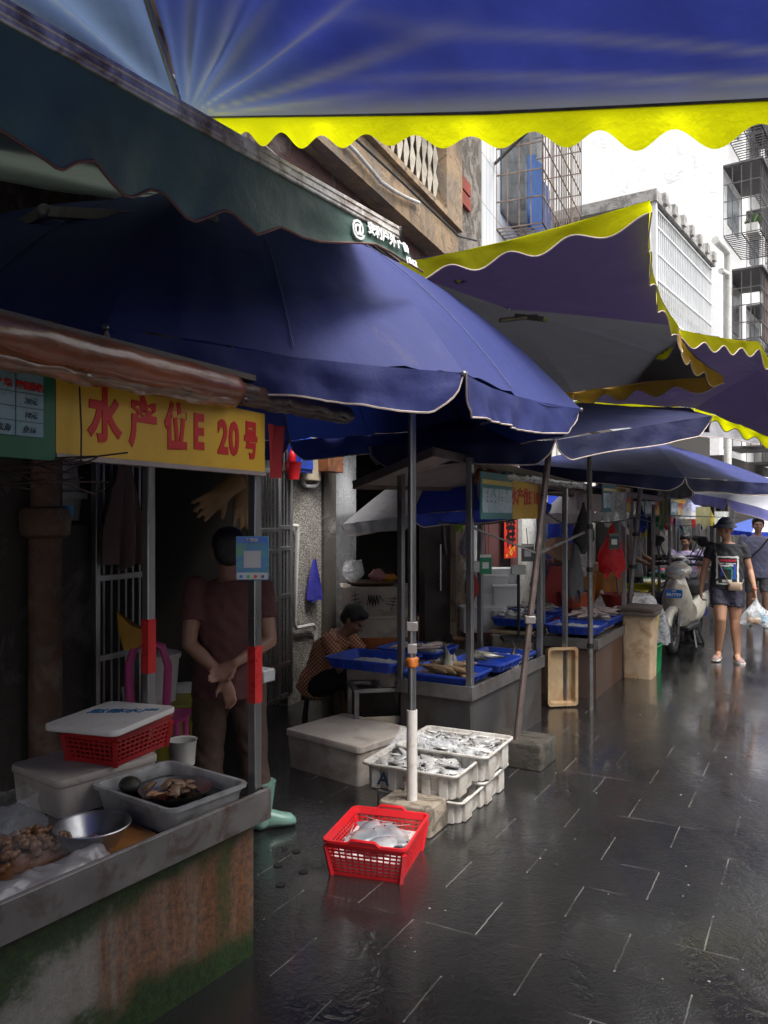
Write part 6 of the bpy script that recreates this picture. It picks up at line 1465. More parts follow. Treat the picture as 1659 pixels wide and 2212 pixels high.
# ================================================================== PEOPLE
def skin(n, c): return mat(n, c, .5, 0, .08, 9, .05)
V = Vector
def ellring(c, rx, ry, ang=0, n=16, tilt=None):
    """ellipse about c: rx across, ry front-back; tilt = up-axis of the ring"""
    up = (tilt or V((0, 0, 1))).normalized(); x = V((math.cos(ang), math.sin(ang), 0)); y = up.cross(x).normalized(); x = y.cross(up)
    return [c+x*rx*math.cos(2*math.pi*j/n)+y*ry*math.sin(2*math.pi*j/n) for j in range(n)]
def torso(mb, rings):
    rs = []
    for i, (c, rx, ry, ang) in enumerate(rings):
        a = rings[max(0, i-1)][0]; b = rings[min(len(rings)-1, i+1)][0]; rs.append(ellring(c, rx, ry, ang, 18, b-a))
    mb.ringtube(rs)
def hand(mb, w, d, nrm, side=1, s=1.0, curl=.5, fist=0):
    """w wrist, d direction of the hand, nrm the way the palm faces; five separate fingers"""
    d = d.normalized(); nrm = (nrm-d*nrm.dot(d)).normalized(); a = d.cross(nrm)*side
    palm = [(w+d*k*s, rx*s, ry*s) for k, rx, ry in ((-.005, .024, .019), (.02, .030, .017), (.05, .038, .015), (.078, .040, .013), (.088, .036, .010))]
    rings = []
    for c, rx, ry in palm: rings.append([c+a*rx*math.cos(2*math.pi*j/12)+nrm*ry*math.sin(2*math.pi*j/12) for j in range(12)])
    mb.ringtube(rings)
    L3 = (.060, .068, .064, .050)
    for i in range(4):
        b = w+d*.084*s+a*(.028-.0187*i)*s; c1 = curl*(1+.12*i)+fist*.9; p = b; dd = d
        for j, f in enumerate((.48, .30, .22)):
            ang = c1*(.55 if j == 0 else .8); dd = (dd*math.cos(ang)+nrm*math.sin(ang)).normalized() if j == 0 else (dd*math.cos(ang)+nrm.cross(a).cross(dd)*0+((nrm-dd*nrm.dot(dd)).normalized() if (nrm-dd*nrm.dot(dd)).length > .2 else -d)*math.sin(ang)).normalized()
            q = p+dd*L3[i]*f*s*1.25; mb.cap(p, q, (.0092-.0009*j)*s, (.0086-.0009*j)*s, 8); p = q
    b = w+d*.022*s+a*.027*s; q = b+(a*.7+d*.65+nrm*.25).normalized()*.038*s; r_ = q+(d*.8+a*.15+nrm*.5).normalized()*.032*s
    mb.cap(b, q, .0125*s, .0105*s, 8); mb.cap(q, r_, .0105*s, .0085*s, 8)
def head(mb, c, fwd, s=1.0, up=V((0, 0, 1))):
    """c = centre of the head; face with brow, nose, lips, chin, ears"""
    fwd = fwd.normalized(); up = (up-fwd*up.dot(fwd)).normalized(); sd = fwd.cross(up); m3 = Matrix((sd, fwd, up)).transposed()
    E = lambda x, y, z, rx, ry, rz: mb.ell(c+m3 @ V((x, y, z))*s, (rx*s, ry*s, rz*s), m3, 16, 12)
    E(0, -.012, .03, .074, .092, .085); E(0, .012, -.035, .062, .072, .078); E(0, .035, -.085, .030, .036, .026)
    E(0, .086, .018, .050, .012, .012)            # brow
    mb.cap(c+m3 @ V((0, .082, .008))*s, c+m3 @ V((0, .104, -.028))*s, .008*s, .013*s, 8)  # nose
    E(.012, .094, -.032, .009, .009, .007); E(-.012, .094, -.032, .009, .009, .007)
    E(0, .080, -.060, .024, .011, .006); E(0, .078, -.070, .021, .011, .007)
    for k in (-1, 1): E(k*.040, .066, -.028, .022, .018, .018); E(k*.075, -.008, -.010, .010, .020, .032)
    return m3
def eyes(M, mb, c, m3, s, mt, par):
    m = MB()
    for k in (-1, 1): m.ell(c+m3 @ V((k*.030, .074, .004))*s, (.011*s, .008*s, .0065*s), m3, 10, 7)
    m.build('eyes', mt, par, True)
def hair_cap(mb, c, m3, s, back=.0, fringe=.03, length=0.0, puff=1.0):
    mb.ell(c+m3 @ V((0, -.022, .050))*s, (.086*s*puff, .098*s*puff, .078*s*puff), m3, 18, 12)
    mb.ell(c+m3 @ V((0, -.050, .0))*s, (.080*s*puff, .066*s*puff, .078*s), m3, 18, 12)
    mb.ell(c+m3 @ V((0, .052, .082))*s, (.060*s, .040*s, fringe*s), m3, 14, 10)
    for k in (-1, 1): mb.ell(c+m3 @ V((k*.070, .010, .030))*s, (.016*s, .032*s, .036*s), m3, 10, 8)
    if length: mb.ell(c+m3 @ V((0, -.062, -.06-length/2))*s, (.070*s, .040*s, (.07+length/2)*s), m3, 14, 10)
def limb(mb, a, b, c, r0, r1, r2, r3=None):
    """a-b-c with taper and a fuller muscle belly"""
    m1 = a.lerp(b, .35); mb.cap(a, m1, r0, r0*1.04); mb.cap(m1, b, r0*1.04, r1)
    m2 = b.lerp(c, .28); mb.cap(b, m2, r1, r1*1.03); mb.cap(m2, c, r1*1.03, r2)
def person(name, label, base, group=None): return thing('person', label, 'person', base)
hairm = mat('black_hair', (.010, .009, .009), .5, 0, .4, 40, .5, stretch=(1, 1, .3))
# ---- the woman walking with the sun visor
W0 = V((3.86, 9.0, 0)); Fv = V((-.32, -.95, 0)).normalized(); Rv = V((Fv.y, -Fv.x, 0))   # her facing; Rv: her left = image right
def L_(x, y, z, B=W0, F_=Fv, R_=None):
    R_ = R_ or V((-F_.y, F_.x, 0)); return B+R_*x+F_*y+V((0, 0, z))
sx_ = V((-Fv.y, Fv.x, 0))
wm = person('person', 'walking woman in a black printed tee, dark shorts and a grey sun visor', W0)
tan = skin('tan_skin', (.36, .19, .12))
ang = math.atan2(sx_.y, sx_.x)
b = MB()
hipL, hipR = L_(.085, 0, .82), L_(-.085, 0, .82)
kL, kR = L_(.075, .14, .48), L_(-.085, .02, .46); aL, aR = L_(.06, .10, .085), L_(-.095, -.12, .10)
kL, kR, aL, aR = L_(.085, .02, .46), L_(-.075, .15, .475), L_(.10, .06, .085), L_(-.095, .02, .10)
for h_, k_, a_ in ((hipL, kL, aL), (hipR, kR, aR)): limb(b, h_, k_, a_, .088, .058, .036)
for a_ in (aL, aR): b.cap(a_+V((0, 0, -.02)), a_+Fv*.10+V((0, 0, -.055)), .036, .028)
torso(b, [(L_(0, 0, .76), .14, .10, ang), (L_(0, 0, .84), .165, .115, ang), (L_(0, .01, .95), .14, .10, ang), (L_(0, 0, 1.06), .135, .10, ang), (L_(0, 0, 1.18), .155, .105, ang), (L_(0, -.01, 1.28), .15, .085, ang), (L_(0, -.01, 1.325), .07, .06, ang)])
b.cap(L_(0, -.01, 1.30), L_(-.01, .03, 1.42), .052, .046)
hc = L_(-.02, .06, 1.475); hf = (Fv+V((0, 0, -.14))-sx_*.40).normalized(); m3 = head(b, hc, hf, .95)
sL, sR = L_(.165, -.01, 1.27), L_(-.165, -.01, 1.27)
eL, wL = L_(.235, .0, 1.02), L_(.275, .10, .80); eR, wR = L_(-.235, -.05, 1.01), L_(-.27, -.03, .77)
limb(b, sL, eL, wL, .046, .036, .024); limb(b, sR, eR, wR, .046, .036, .024)
hand(b, wL, V((.1, -.1, -1)), -sx_, 1, .95, .5, 1.0); hand(b, wR, V((0, -.05, -1)), sx_, -1, .95, .5, .8)
remesh(b, 'body', tan, wm, .0075, 3)
eyes(None, None, hc, m3, .95, mat('dark_eye', (.03, .02, .015), .2, 0, 0, 5, 0), wm)
b = MB(); hair_cap(b, hc, m3, .93, fringe=.02); b.ell(hc+m3 @ V((0, -.10, -.03)), (.045, .04, .05), m3); remesh(b, 'hair', hairm, wm, .008, 2)
# visor
v_ = MB(); rings = []
n = 28
band = [hc+m3 @ V((.088*math.cos(a), -.012+.104*math.sin(a), .055)) for a in [2*math.pi*i/n for i in range(n)]]
v_.tube(band, .016, 6, False, True)
v_.ell(hc+m3 @ V((0, -.015, .062)), (.087, .100, .075), m3, 18, 10)
bk = mat('grey_visor', (.075, .077, .085), .55, 0, .1, 9, .1)
def vis(s, t): a = math.pi*(.04+.92*s); r = t; return hc+m3 @ V(((.090+.045*r)*math.cos(a), -.01+(.103+.085*r)*math.sin(a), .064-.022*r-.02*r*abs(math.cos(a))))
v_.grid(vis, 20, 6); v_.grid(lambda s, t: vis(s, t)+m3 @ V((0, 0, .005)), 20, 6)
v_.build('sun_visor', bk, wm, True, ang=70)
# tee
tee = mat('black_tee', (.016, .017, .021), .8, 0, .2, 10, .1)
b = MB()
torso(b, [(L_(0, 0, .80), .182, .135, ang), (L_(0, 0, .88), .182, .135, ang), (L_(0, .01, .97), .172, .125, ang), (L_(0, .005, 1.08), .166, .125, ang), (L_(0, .01, 1.17), .178, .125, ang), (L_(0, -.01, 1.28), .168, .100, ang), (L_(0, -.01, 1.312), .105, .075, ang)])
for s_, e_ in ((sL, eL), (sR, eR)): b.cap(s_+(L_(0, 0, 1.27)-s_)*.04, s_.lerp(e_, .50), .060, .058, 14, False, True)
ts = remesh(b, 'tee_shirt', tee, wm, .0075, 2)
# print on the chest: a loose brushy frame with colour blocks, wrapped on the shirt
wh = mat('print_white', (.62, .62, .60), .7, 0, .05, 9, 0); cols = dict(white=wh, red=mat('print_red', (.45, .03, .06), .7), blue=mat('print_blue', (.02, .05, .35), .7), green=mat('print_green', (.02, .16, .14), .7))
def chest(x, z):
    rx, ry = .158+.012*math.sin((z-.9)*8), .121
    zz = [(.80, .182, .135, 0), (.88, .182, .135, 0), (.97, .172, .125, .01), (1.08, .166, .125, .005), (1.17, .178, .125, .01), (1.28, .168, .100, -.01)]
    for (z0, a0, b0, c0_), (z1, a1, b1, c1_) in zip(zz, zz[1:]):
        if z0 <= z <= z1: k = (z-z0)/(z1-z0); rx = a0+(a1-a0)*k; ry = b0+(b1-b0)*k; oy = c0_+(c1_-c0_)*k
    return L_(x, oy+ry*math.sqrt(max(.05, 1-(x/rx)**2))+.0035, z)
def patch(x0, x1, z0, z1, col, seed=0, rag=.006):
    m = MB(); 
    def f(s, t):
        z = z0+(z1-z0)*t+rag*N3((s*7, t*3, seed), 1); x = x0+(x1-x0)*s+rag*N3((t*7, s*3, seed+5), 1); return chest(x, min(1.27, max(.81, z)))
    m.grid(f, 12, 10); m.build('shirt_print', cols[col], ts, True)
for a_ in ((-.115, .11, 1.155, 1.175, 'white'), (-.085, .085, 1.115, 1.14, 'red'), (-.115, .11, .86, .875, 'white'), (-.12, -.10, .87, 1.16, 'white'), (.095, .115, .87, 1.16, 'white'), (-.07, .055, 1.06, 1.08, 'white'), (-.075, -.05, .95, 1.05, 'blue'), (.06, .085, .92, 1.09, 'blue'), (-.045, .045, 1.03, 1.055, 'green'), (.03, .055, .92, 1.03, 'green'), (-.06, .04, .885, .915, 'white'), (-.09, .08, 1.085, 1.10, 'white')):
    patch(*a_, seed=a_[0]*50)
b = MB(); dk = mat('navy_shorts', (.030, .028, .05), .75, 0, .2, 8, .15)
torso(b, [(L_(0, 0, .66), .155, .115, ang), (L_(0, 0, .74), .180, .128, ang), (L_(0, 0, .84), .176, .127, ang), (L_(0, .005, .92), .145, .105, ang)])
for h_, k_ in ((hipL, kL), (hipR, kR)): b.cap(h_, h_.lerp(k_, .60), .100, .096, 16, False, True)
remesh(b, 'shorts', dk, wm, .0075, 2)
def shoe(a_, F_, mt, name='shoe', par=wm, L0=.25, sole=True, pitch=0.0, s=1.0, hs=1.0):
    m = MB(); up = V((0, 0, 1)); sd = V((-F_.y, F_.x, 0)); c = V((a_.x, a_.y, a_.z-.085))
    rings = []
    for k, w_, h_ in ((-.06, .022, .06), (-.045, .034, .075), (0, .037, .078), (.06, .040, .060), (.11, .045, .048), (.155, .040, .040), (.18, .022, .026)):
        cc = c+F_*k*s; cc.z += pitch*(k+.06); rings.append([cc+sd*w_*s*math.cos(a)+up*(h_*s*hs*.5+h_*s*hs*.5*math.sin(a)) for a in [2*math.pi*j/12 for j in range(12)]])
    m.ringtube(rings); o = m.build(name, mt, par, True, ang=60)
    if sole:
        m = MB(); out = []
        for k, w_ in ((-.066, .02), (-.05, .036), (0, .038), (.06, .043), (.115, .049), (.16, .043), (.188, .02)): out.append((k, w_))
        pts = [c+F_*k*s+sd*w_*s+up*(pitch*(k+.06)-.002) for k, w_ in out]+[c+F_*k*s-sd*w_*s+up*(pitch*(k+.06)-.002) for k, w_ in reversed(out)]
        m.slab(pts, (0, 0, .018)); m.build('sole', mat('white_sole', (.62, .60, .57), .6), o)
pinks = mat('pink_grey_shoe', (.26, .17, .16), .7, 0, .1, 20, .2)
shoe(aL, (Fv+sx_*.2).normalized(), pinks); shoe(aR, (Fv-sx_*.25).normalized(), pinks)
m = MB(); c = L_(.065, .155, .835); m3b = Matrix((sx_, Fv, V((0, 0, 1)))).transposed(); 
MBg = m3b.to_4x4(); MBg.translation = L_(.07, .165, .80)
m.M = MBg; m.rr([(.125, .035, .017, 0), (.145, .055, .025, .012), (.145, .055, .025, .078), (.125, .035, .017, .09)], k=4)
bagp = tag(m.build('shoulder_bag', mat('beige_leather', (.36, .26, .18), .45, 0, .1, 8, .1), smooth=True), 'small beige zipped shoulder bag at the hip of the woman in the visor', 'bag')
m = MB(); m.tube([L_(.01, .15, .875), L_(-.06, .135, 1.02), L_(-.115, .10, 1.18), L_(-.13, .04, 1.30), L_(-.10, -.06, 1.31)], .005, 6); m.tube([L_(.14, .14, .87), L_(.17, .05, .92)], .005, 6)
MATS[bagp.name] = Matrix.Translation(bagp.location); m.build('strap', mat('taupe_strap', (.22, .18, .15), .5), bagp, True)
m = MB(); m.tube([wL+V((.028*math.cos(a), .028*math.sin(a), .02)) for a in [2*math.pi*i/14 for i in range(14)]], .005, 6, False, True); m.build('red_bracelet', mat('red_bead', (.45, .03, .03), .4), wm, True)
hL = wL+V((.01, 0, -.11))
hbag('shopping_bag', 'thin clear shopping bag with bread and blue packets in the woman\'s hand', hL+V((0, 0, .03)), .30, .30, film('shop_bag_film', (.8, .84, .88), .42, .2), 21)
m = MB(); c = hL+V((0, .0, -.22)); m.cap(c+V((-.07, 0, -.0)), c+V((.03, 0, -.01)), .034, .034); tag(m.build('bread_loaf', mat('bread', (.42, .22, .08), .6, 0, .15, 9, .1), smooth=True), 'golden loaf inside the thin clear shopping bag', 'bread')
m = MB(); m.box(c+V((.09, 0, .01)), (.05, .05, .07), 20); m.box(c+V((.06, 0, .07)), (.05, .03, .04), 50); tag(m.build('blue_packet', mat('cyan_packet', (.03, .32, .55), .4, 0, .3, 20, 0), bevel=.006), 'blue packets inside the thin clear shopping bag', 'packet')
# ---- generic clothed figure
def figure(label, B, F_, J, sk, shirt, pants, hair_len=0.0, s=1.0, headdir=None, sleeve=.55, pants_to=1.0, shoes=None, hat=None, curl=.5, palmL=None, palmR=None, dL=None, dR=None, torso_s=1.0, hairmat=None, shoe_dirs=None, voxel=.009):
    """J: joints in local metres (x to the person's left, y forward, z up)"""
    sx = V((-F_.y, F_.x, 0)); Q = lambda p: B+sx*p[0]+F_*p[1]+V((0, 0, p[2])); K = {k: Q(v) for k, v in J.items()}
    o = person('person', label, B); ang = math.atan2(sx.y, sx.x)
    b = MB(); t = torso_s
    up = (K['chest']-K['pelvis']).normalized(); sh = (K['shL']-K['shR']).normalized(); neckb = (K['shL']+K['shR'])/2
    def rings(g):
        ax = sh; out = []
        for c, rx, ry in ((K['pelvis']-up*.07, .13, .10), (K['pelvis'], .165, .125), (K['pelvis'].lerp(K['chest'], .45), .140, .11), (K['chest'], .165, .115), (K['chest'].lerp(neckb, .75), .16, .09), (neckb+up*.035, .075, .06)):
            u = up; y = u.cross(ax).normalized(); x = y.cross(u); out.append([c+x*(rx*t+g)*math.cos(2*math.pi*j/18)+y*(ry*t+g)*math.sin(2*math.pi*j/18) for j in range(18)])
        return out
    b.ringtube(rings(0)); b.cap(neckb, K['head']-V((0, 0, .06*s)), .052, .046)
    fw = headdir if headdir is not None else F_
    hd = (F_*fw[1]+sx*fw[0]+V((0, 0, fw[2]))) if not isinstance(fw, Vector) else fw
    m3 = head(b, K['head'], hd, s)
    for a_ in 'LR':
        limb(b, K['sh'+a_], K['el'+a_], K['wr'+a_], .048*s, .037*s, .025*s)
        limb(b, K['hip'+a_], K['kn'+a_], K['an'+a_], .085*s, .056*s, .038*s); b.cap(K['an'+a_]-V((0, 0, .02)), K['an'+a_]+F_*.09-V((0, 0, .05)), .034, .027)
        d = (K['wr'+a_]-K['el'+a_]).normalized()
        pd = {'L': palmL, 'R': palmR}[a_]; dd = {'L': dL, 'R': dR}[a_]
        hand(b, K['wr'+a_], dd if dd is not None else d, pd if pd is not None else (-sh if a_ == 'L' else sh), 1 if a_ == 'L' else -1, .98*s, curl)
    remesh(b, 'body', sk, o, voxel, 3)
    eyes(None, None, K['head'], m3, s, mat('dark_eye', (.03, .02, .015)), o)
    b = MB(); hair_cap(b, K['head'], m3, s, length=hair_len); remesh(b, 'hair', hairmat or hairm, o, voxel, 2)
    b = MB(); b.ringtube(rings(.016)[1:] if pants is not None else rings(.016))
    low = K['pelvis']-up*.10; r0 = rings(.02)[1]; b.ringtube([[p-up*.10 for p in r0], r0])
    for a_ in 'LR': b.cap(K['sh'+a_], K['sh'+a_].lerp(K['el'+a_], sleeve), .062*s, .060*s, 14, False, True)
    if sleeve >= 1:
        for a_ in 'LR': b.cap(K['el'+a_], K['el'+a_].lerp(K['wr'+a_], .93), .05*s, .036*s, 14, False, True)
    remesh(b, 'shirt', shirt, o, voxel, 2)
    if pants is not None:
        b = MB(); b.ringtube(rings(.010)[:3])
        for a_ in 'LR':
            k_ = K['kn'+a_]; b.cap(K['hip'+a_], K['hip'+a_].lerp(k_, min(1, pants_to*2)), .100*s, .078*s, 16, False, pants_to < .5)
            if pants_to > .5: b.cap(k_, k_.lerp(K['an'+a_], (pants_to-.5)*2), .076*s, .060*s, 16, False, True)
        remesh(b, 'trousers', pants, o, voxel, 2)
    if shoes is not None:
        for i, a_ in enumerate('LR'):
            fd = F_ if shoe_dirs is None else (F_*shoe_dirs[i][1]+sx*shoe_dirs[i][0]).normalized()
            if shoes == 'boots':
                bt = mat('pale_green_boot', (.20, .36, .30), .18, 0, .06, 4, .03, coat=.5)
                shoe(K['an'+a_], fd, bt, 'boot', o, sole=False, s=1.02, hs=1.55); m = MB(); c = K['an'+a_]; m.cap(c-V((0, 0, .04)), c+V((0, 0, .16)), .052, .080, 16, False, True); m.build('boot_shaft', bt, o, True)
            else: shoe(K['an'+a_], fd, shoes, 'shoe', o)
    if hat is not None:
        b = MB(); Mh = m3.to_4x4(); Mh.translation = K['head']; b.M = Mh; b.lathe([(.165*s, .03), (.15*s, .045), (.105*s, .055), (.10*s, .09), (.08*s, .125), (.0, .135)], (0, -.01, .0), 24); b.lathe([(.165*s, .03), (.10*s, .05)], (0, -.01, 0), 24); b.build('straw_hat', hat, o, True)
    return o, K
sk2 = skin('dim_skin', (.24, .12, .082))
# man standing behind the nearest stall, back to us, hands clasped behind
Bm = V((-.80, 4.12, 0)); Fm = V((-.25, .97, 0)).normalized()
Jm = dict(pelvis=(0, 0, .80), chest=(0, .0, 1.10), shL=(.165, -.01, 1.255), shR=(-.165, -.01, 1.255), head=(.0, .02, 1.44), elL=(.20, -.09, .985), wrL=(.03, -.185, .82), elR=(-.20, -.10, .985), wrR=(-.02, -.20, .90),
          hipL=(.09, 0, .76), hipR=(-.09, 0, .76), knL=(.10, .02, .43), knR=(-.12, .0, .43), anL=(.10, -.02, .09), anR=(-.16, -.03, .09))
figure('person seen from behind in dull red tee and brown trousers, hands clasped behind', Bm, Fm, Jm, sk2, mat('dull_red_tee', (.085, .028, .028), .85, 0, .12, 9, .15), mat('brown_trousers', (.07, .040, .03), .85, 0, .15, 8, .2), shoes='boots', shoe_dirs=((.2, 1), (-1.0, .1)), sleeve=.6, dL=V((.3, -.1, -1)), palmL=V((0, -1, 0)), dR=V((-.8, 0, -.5)), palmR=V((0, -1, .2)))
# seated woman in patterned shirt
def pattern_shirt():
    m = bpy.data.materials.new('rust_lattice_shirt'); t, N, L, pb = nodes(m); co = coords(t, (1, 1, 1), (0, R(45), 0)); co2 = coords(t, (1, 1, 1), (0, R(-45), 0))
    w1 = N.new('ShaderNodeTexWave'); w1.inputs['Scale'].default_value = 14; w1.inputs['Distortion'].default_value = 1.0; w1.inputs['Detail'].default_value = 2; L.new(co, w1.inputs[0])
    w2 = N.new('ShaderNodeTexWave'); w2.inputs['Scale'].default_value = 14; w2.inputs['Distortion'].default_value = 1.0; L.new(co2, w2.inputs[0])
    n = N.new('ShaderNodeMath'); n.operation = 'MAXIMUM'; L.new(w1.outputs['Fac'], n.inputs[0]); L.new(w2.outputs['Fac'], n.inputs[1])
    L.new(mixc(t, ramp(t, n.outputs[0], [(.72, 0), (.88, 1)]), (.50, .26, .15), (.15, .035, .022)), pb.inputs['Base Color']); pb.inputs['Roughness'].default_value = .8; return m
Bs_ = V((-.53, 6.45, 0)); Fs = V((.93, -.36, 0)).normalized()
Js = dict(pelvis=(0, 0, .30), chest=(0, .10, .56), shL=(.17, .17, .66), shR=(-.17, .17, .66), head=(0, .31, .80), elL=(.21, .33, .46), wrL=(.10, .52, .43), elR=(-.22, .30, .44), wrR=(-.08, .50, .40),
          hipL=(.09, .02, .27), hipR=(-.09, .02, .27), knL=(.20, .36, .40), knR=(-.19, .36, .40), anL=(.17, .40, .09), anR=(-.16, .40, .09))
figure('seated woman with short black hair in a rust lattice print shirt bending over her work', Bs_, Fs, Js, sk2, pattern_shirt(), mat('black_trousers', (.010, .010, .011), .85), shoes=mat('black_shoe', (.012, .012, .012), .5), sleeve=.75, headdir=(0, .8, -.55), dL=V((.9, -.3, -.3)), dR=V((.9, -.3, -.3)), palmL=V((0, 0, -1)), palmR=V((0, 0, -1)))
t_ = thing('low_stool', 'small dark stool under the seated woman', 'stool', Bs_); m = MB(); m.rr([(.26, .24, .03, .16), (.26, .24, .03, .20)], c=(Bs_.x, Bs_.y)); m.build('seat', black(), t_)
for a_ in (-1, 1):
    for c_ in (-1, 1): m = MB(); m.cyl((Bs_.x+a_*.11, Bs_.y+c_*.10, 0), (Bs_.x+a_*.09, Bs_.y+c_*.08, .16), .014, n=8); m.build('leg', black(), t_)
# seller with straw hat and red apron behind the third stall
Bh = V((1.80, 8.55, 0)); Fh = V((.15, -.99, 0)).normalized()
Jh = dict(pelvis=(0, -.05, .76), chest=(0, .06, 1.0), shL=(.175, .10, 1.12), shR=(-.175, .10, 1.12), head=(-.0, .19, 1.25), elL=(.24, .14, .90), wrL=(.27, .28, .72), elR=(-.24, .14, .88), wrR=(-.18, .30, .70),
          hipL=(.09, -.05, .72), hipR=(-.09, -.05, .72), knL=(.09, .0, .42), knR=(-.09, .0, .42), anL=(.09, -.02, .09), anR=(-.09, -.02, .09))
ho, K = figure('seller in brown sun hat and spotted red apron leaning over the third stall', Bh, Fh, Jh, sk2, mat('violet_sleeves', (.10, .07, .11), .8, 0, .3, 20, .1), mat('dark_trousers', (.02, .02, .025), .85), shoes=mat('black_shoe', (.012, .012, .012)), sleeve=1.0, headdir=(0, .7, -.7), hat=mat('tan_sun_hat', (.26, .16, .11), .8, 0, .15, 12, .2))
m = MB(); sxh = V((-Fh.y, Fh.x, 0))
def apr(s, t):
    z = 1.10-.75*t; w_ = .10+.09*min(1, t*2.2); yy = (.20 if t < .35 else .20-.10*(t-.35)); return Bh+sxh*(s-.5)*2*w_+Fh*(yy+.03*math.cos((s-.5)*3))+V((0, 0, z))
m.grid(apr, 14, 20); m.build('red_apron', mat('spotted_red_apron', (.32, .03, .03), .6, 0, .1, 6, .1, (.05, .01, .012), -.25, 26), ho, True)
# the man walking behind
Bw = V((5.52, 11.8, 0)); Fw = V((-.35, -.94, 0)).normalized()
Jw = dict(pelvis=(0, 0, .82), chest=(0, 0, 1.12), shL=(.20, -.01, 1.29), shR=(-.20, -.01, 1.29), head=(0, .03, 1.49), elL=(.28, -.03, 1.02), wrL=(.29, .05, .78), elR=(-.28, -.03, 1.02), wrR=(-.26, .10, .80),
          hipL=(.095, 0, .78), hipR=(-.095, 0, .78), knL=(.10, .10, .45), knR=(-.10, -.02, .45), anL=(.10, .05, .09), anR=(-.11, -.15, .11))
wo, K = figure('young man in a loose grey violet tee and grey shorts walking behind the woman', Bw, Fw, Jw, skin('fair_skin', (.40, .23, .16)), mat('grey_violet_tee', (.22, .22, .33), .85, 0, .08, 6, .15), mat('grey_shorts', (.16, .16, .165), .85, 0, .1, 7, .1), pants_to=.42, shoes=mat('white_shoe', (.6, .6, .6), .6), sleeve=.85, torso_s=1.15)
sxw = V((-Fw.y, Fw.x, 0)); m = MB(); m.tube([Bw+sxw*.13+Fw*.12+V((0, 0, 1.30)), Bw+sxw*.02+Fw*.16+V((0, 0, 1.15)), Bw-sxw*.14+Fw*.15+V((0, 0, .98)), Bw-sxw*.20+Fw*.05+V((0, 0, .92))], .012, 6); m.build('black_strap', black(), wo, True)
# far sellers
Bf = V((3.70, 11.9, 0)); Jf = dict(Jw); Jf.update(elL=(.23, .06, 1.03), wrL=(.18, .25, .95), elR=(-.23, .06, 1.03), wrR=(-.15, .26, .93))
figure('far seller in a grey tee and dark trousers standing at the stall behind the scooter', Bf, V((.8, -.6, 0)).normalized(), Jf, sk2, mat('grey_tee', (.13, .13, .13), .85), mat('dark_trousers', (.02, .02, .025)), shoes=mat('black_shoe', (.012, .012, .012)), voxel=.012)
Bf2 = V((4.75, 12.6, 0)); Jf2 = dict(Jf); dz = -.25
Jf2 = {k: (v_[0], v_[1], v_[2]+(dz if k[:2] not in ('kn', 'an') else 0)) for k, v_ in Jf.items()}
figure('woman in a lilac blouse sitting low at the stall behind the motorbike', Bf2, V((-.2, -.98, 0)).normalized(), Jf2, sk2, mat('lilac_blouse', (.30, .26, .42), .8), mat('dark_trousers', (.02, .02, .025)), hair_len=.08, shoes=mat('black_shoe', (.012, .012, .012)), voxel=.012, headdir=(-.5, .8, -.3))
Br = V((.36, 8.2, 0)); Jr = {k: (v_[0], v_[1], v_[2]) for k, v_ in Js.items()}
figure('person in a dark red shirt crouching behind the foam box stack', Br, V((.9, -.4, 0)).normalized(), Jr, sk2, mat('dark_red_shirt', (.17, .02, .03), .8), mat('black_trousers', (.010, .010, .011)), voxel=.012)
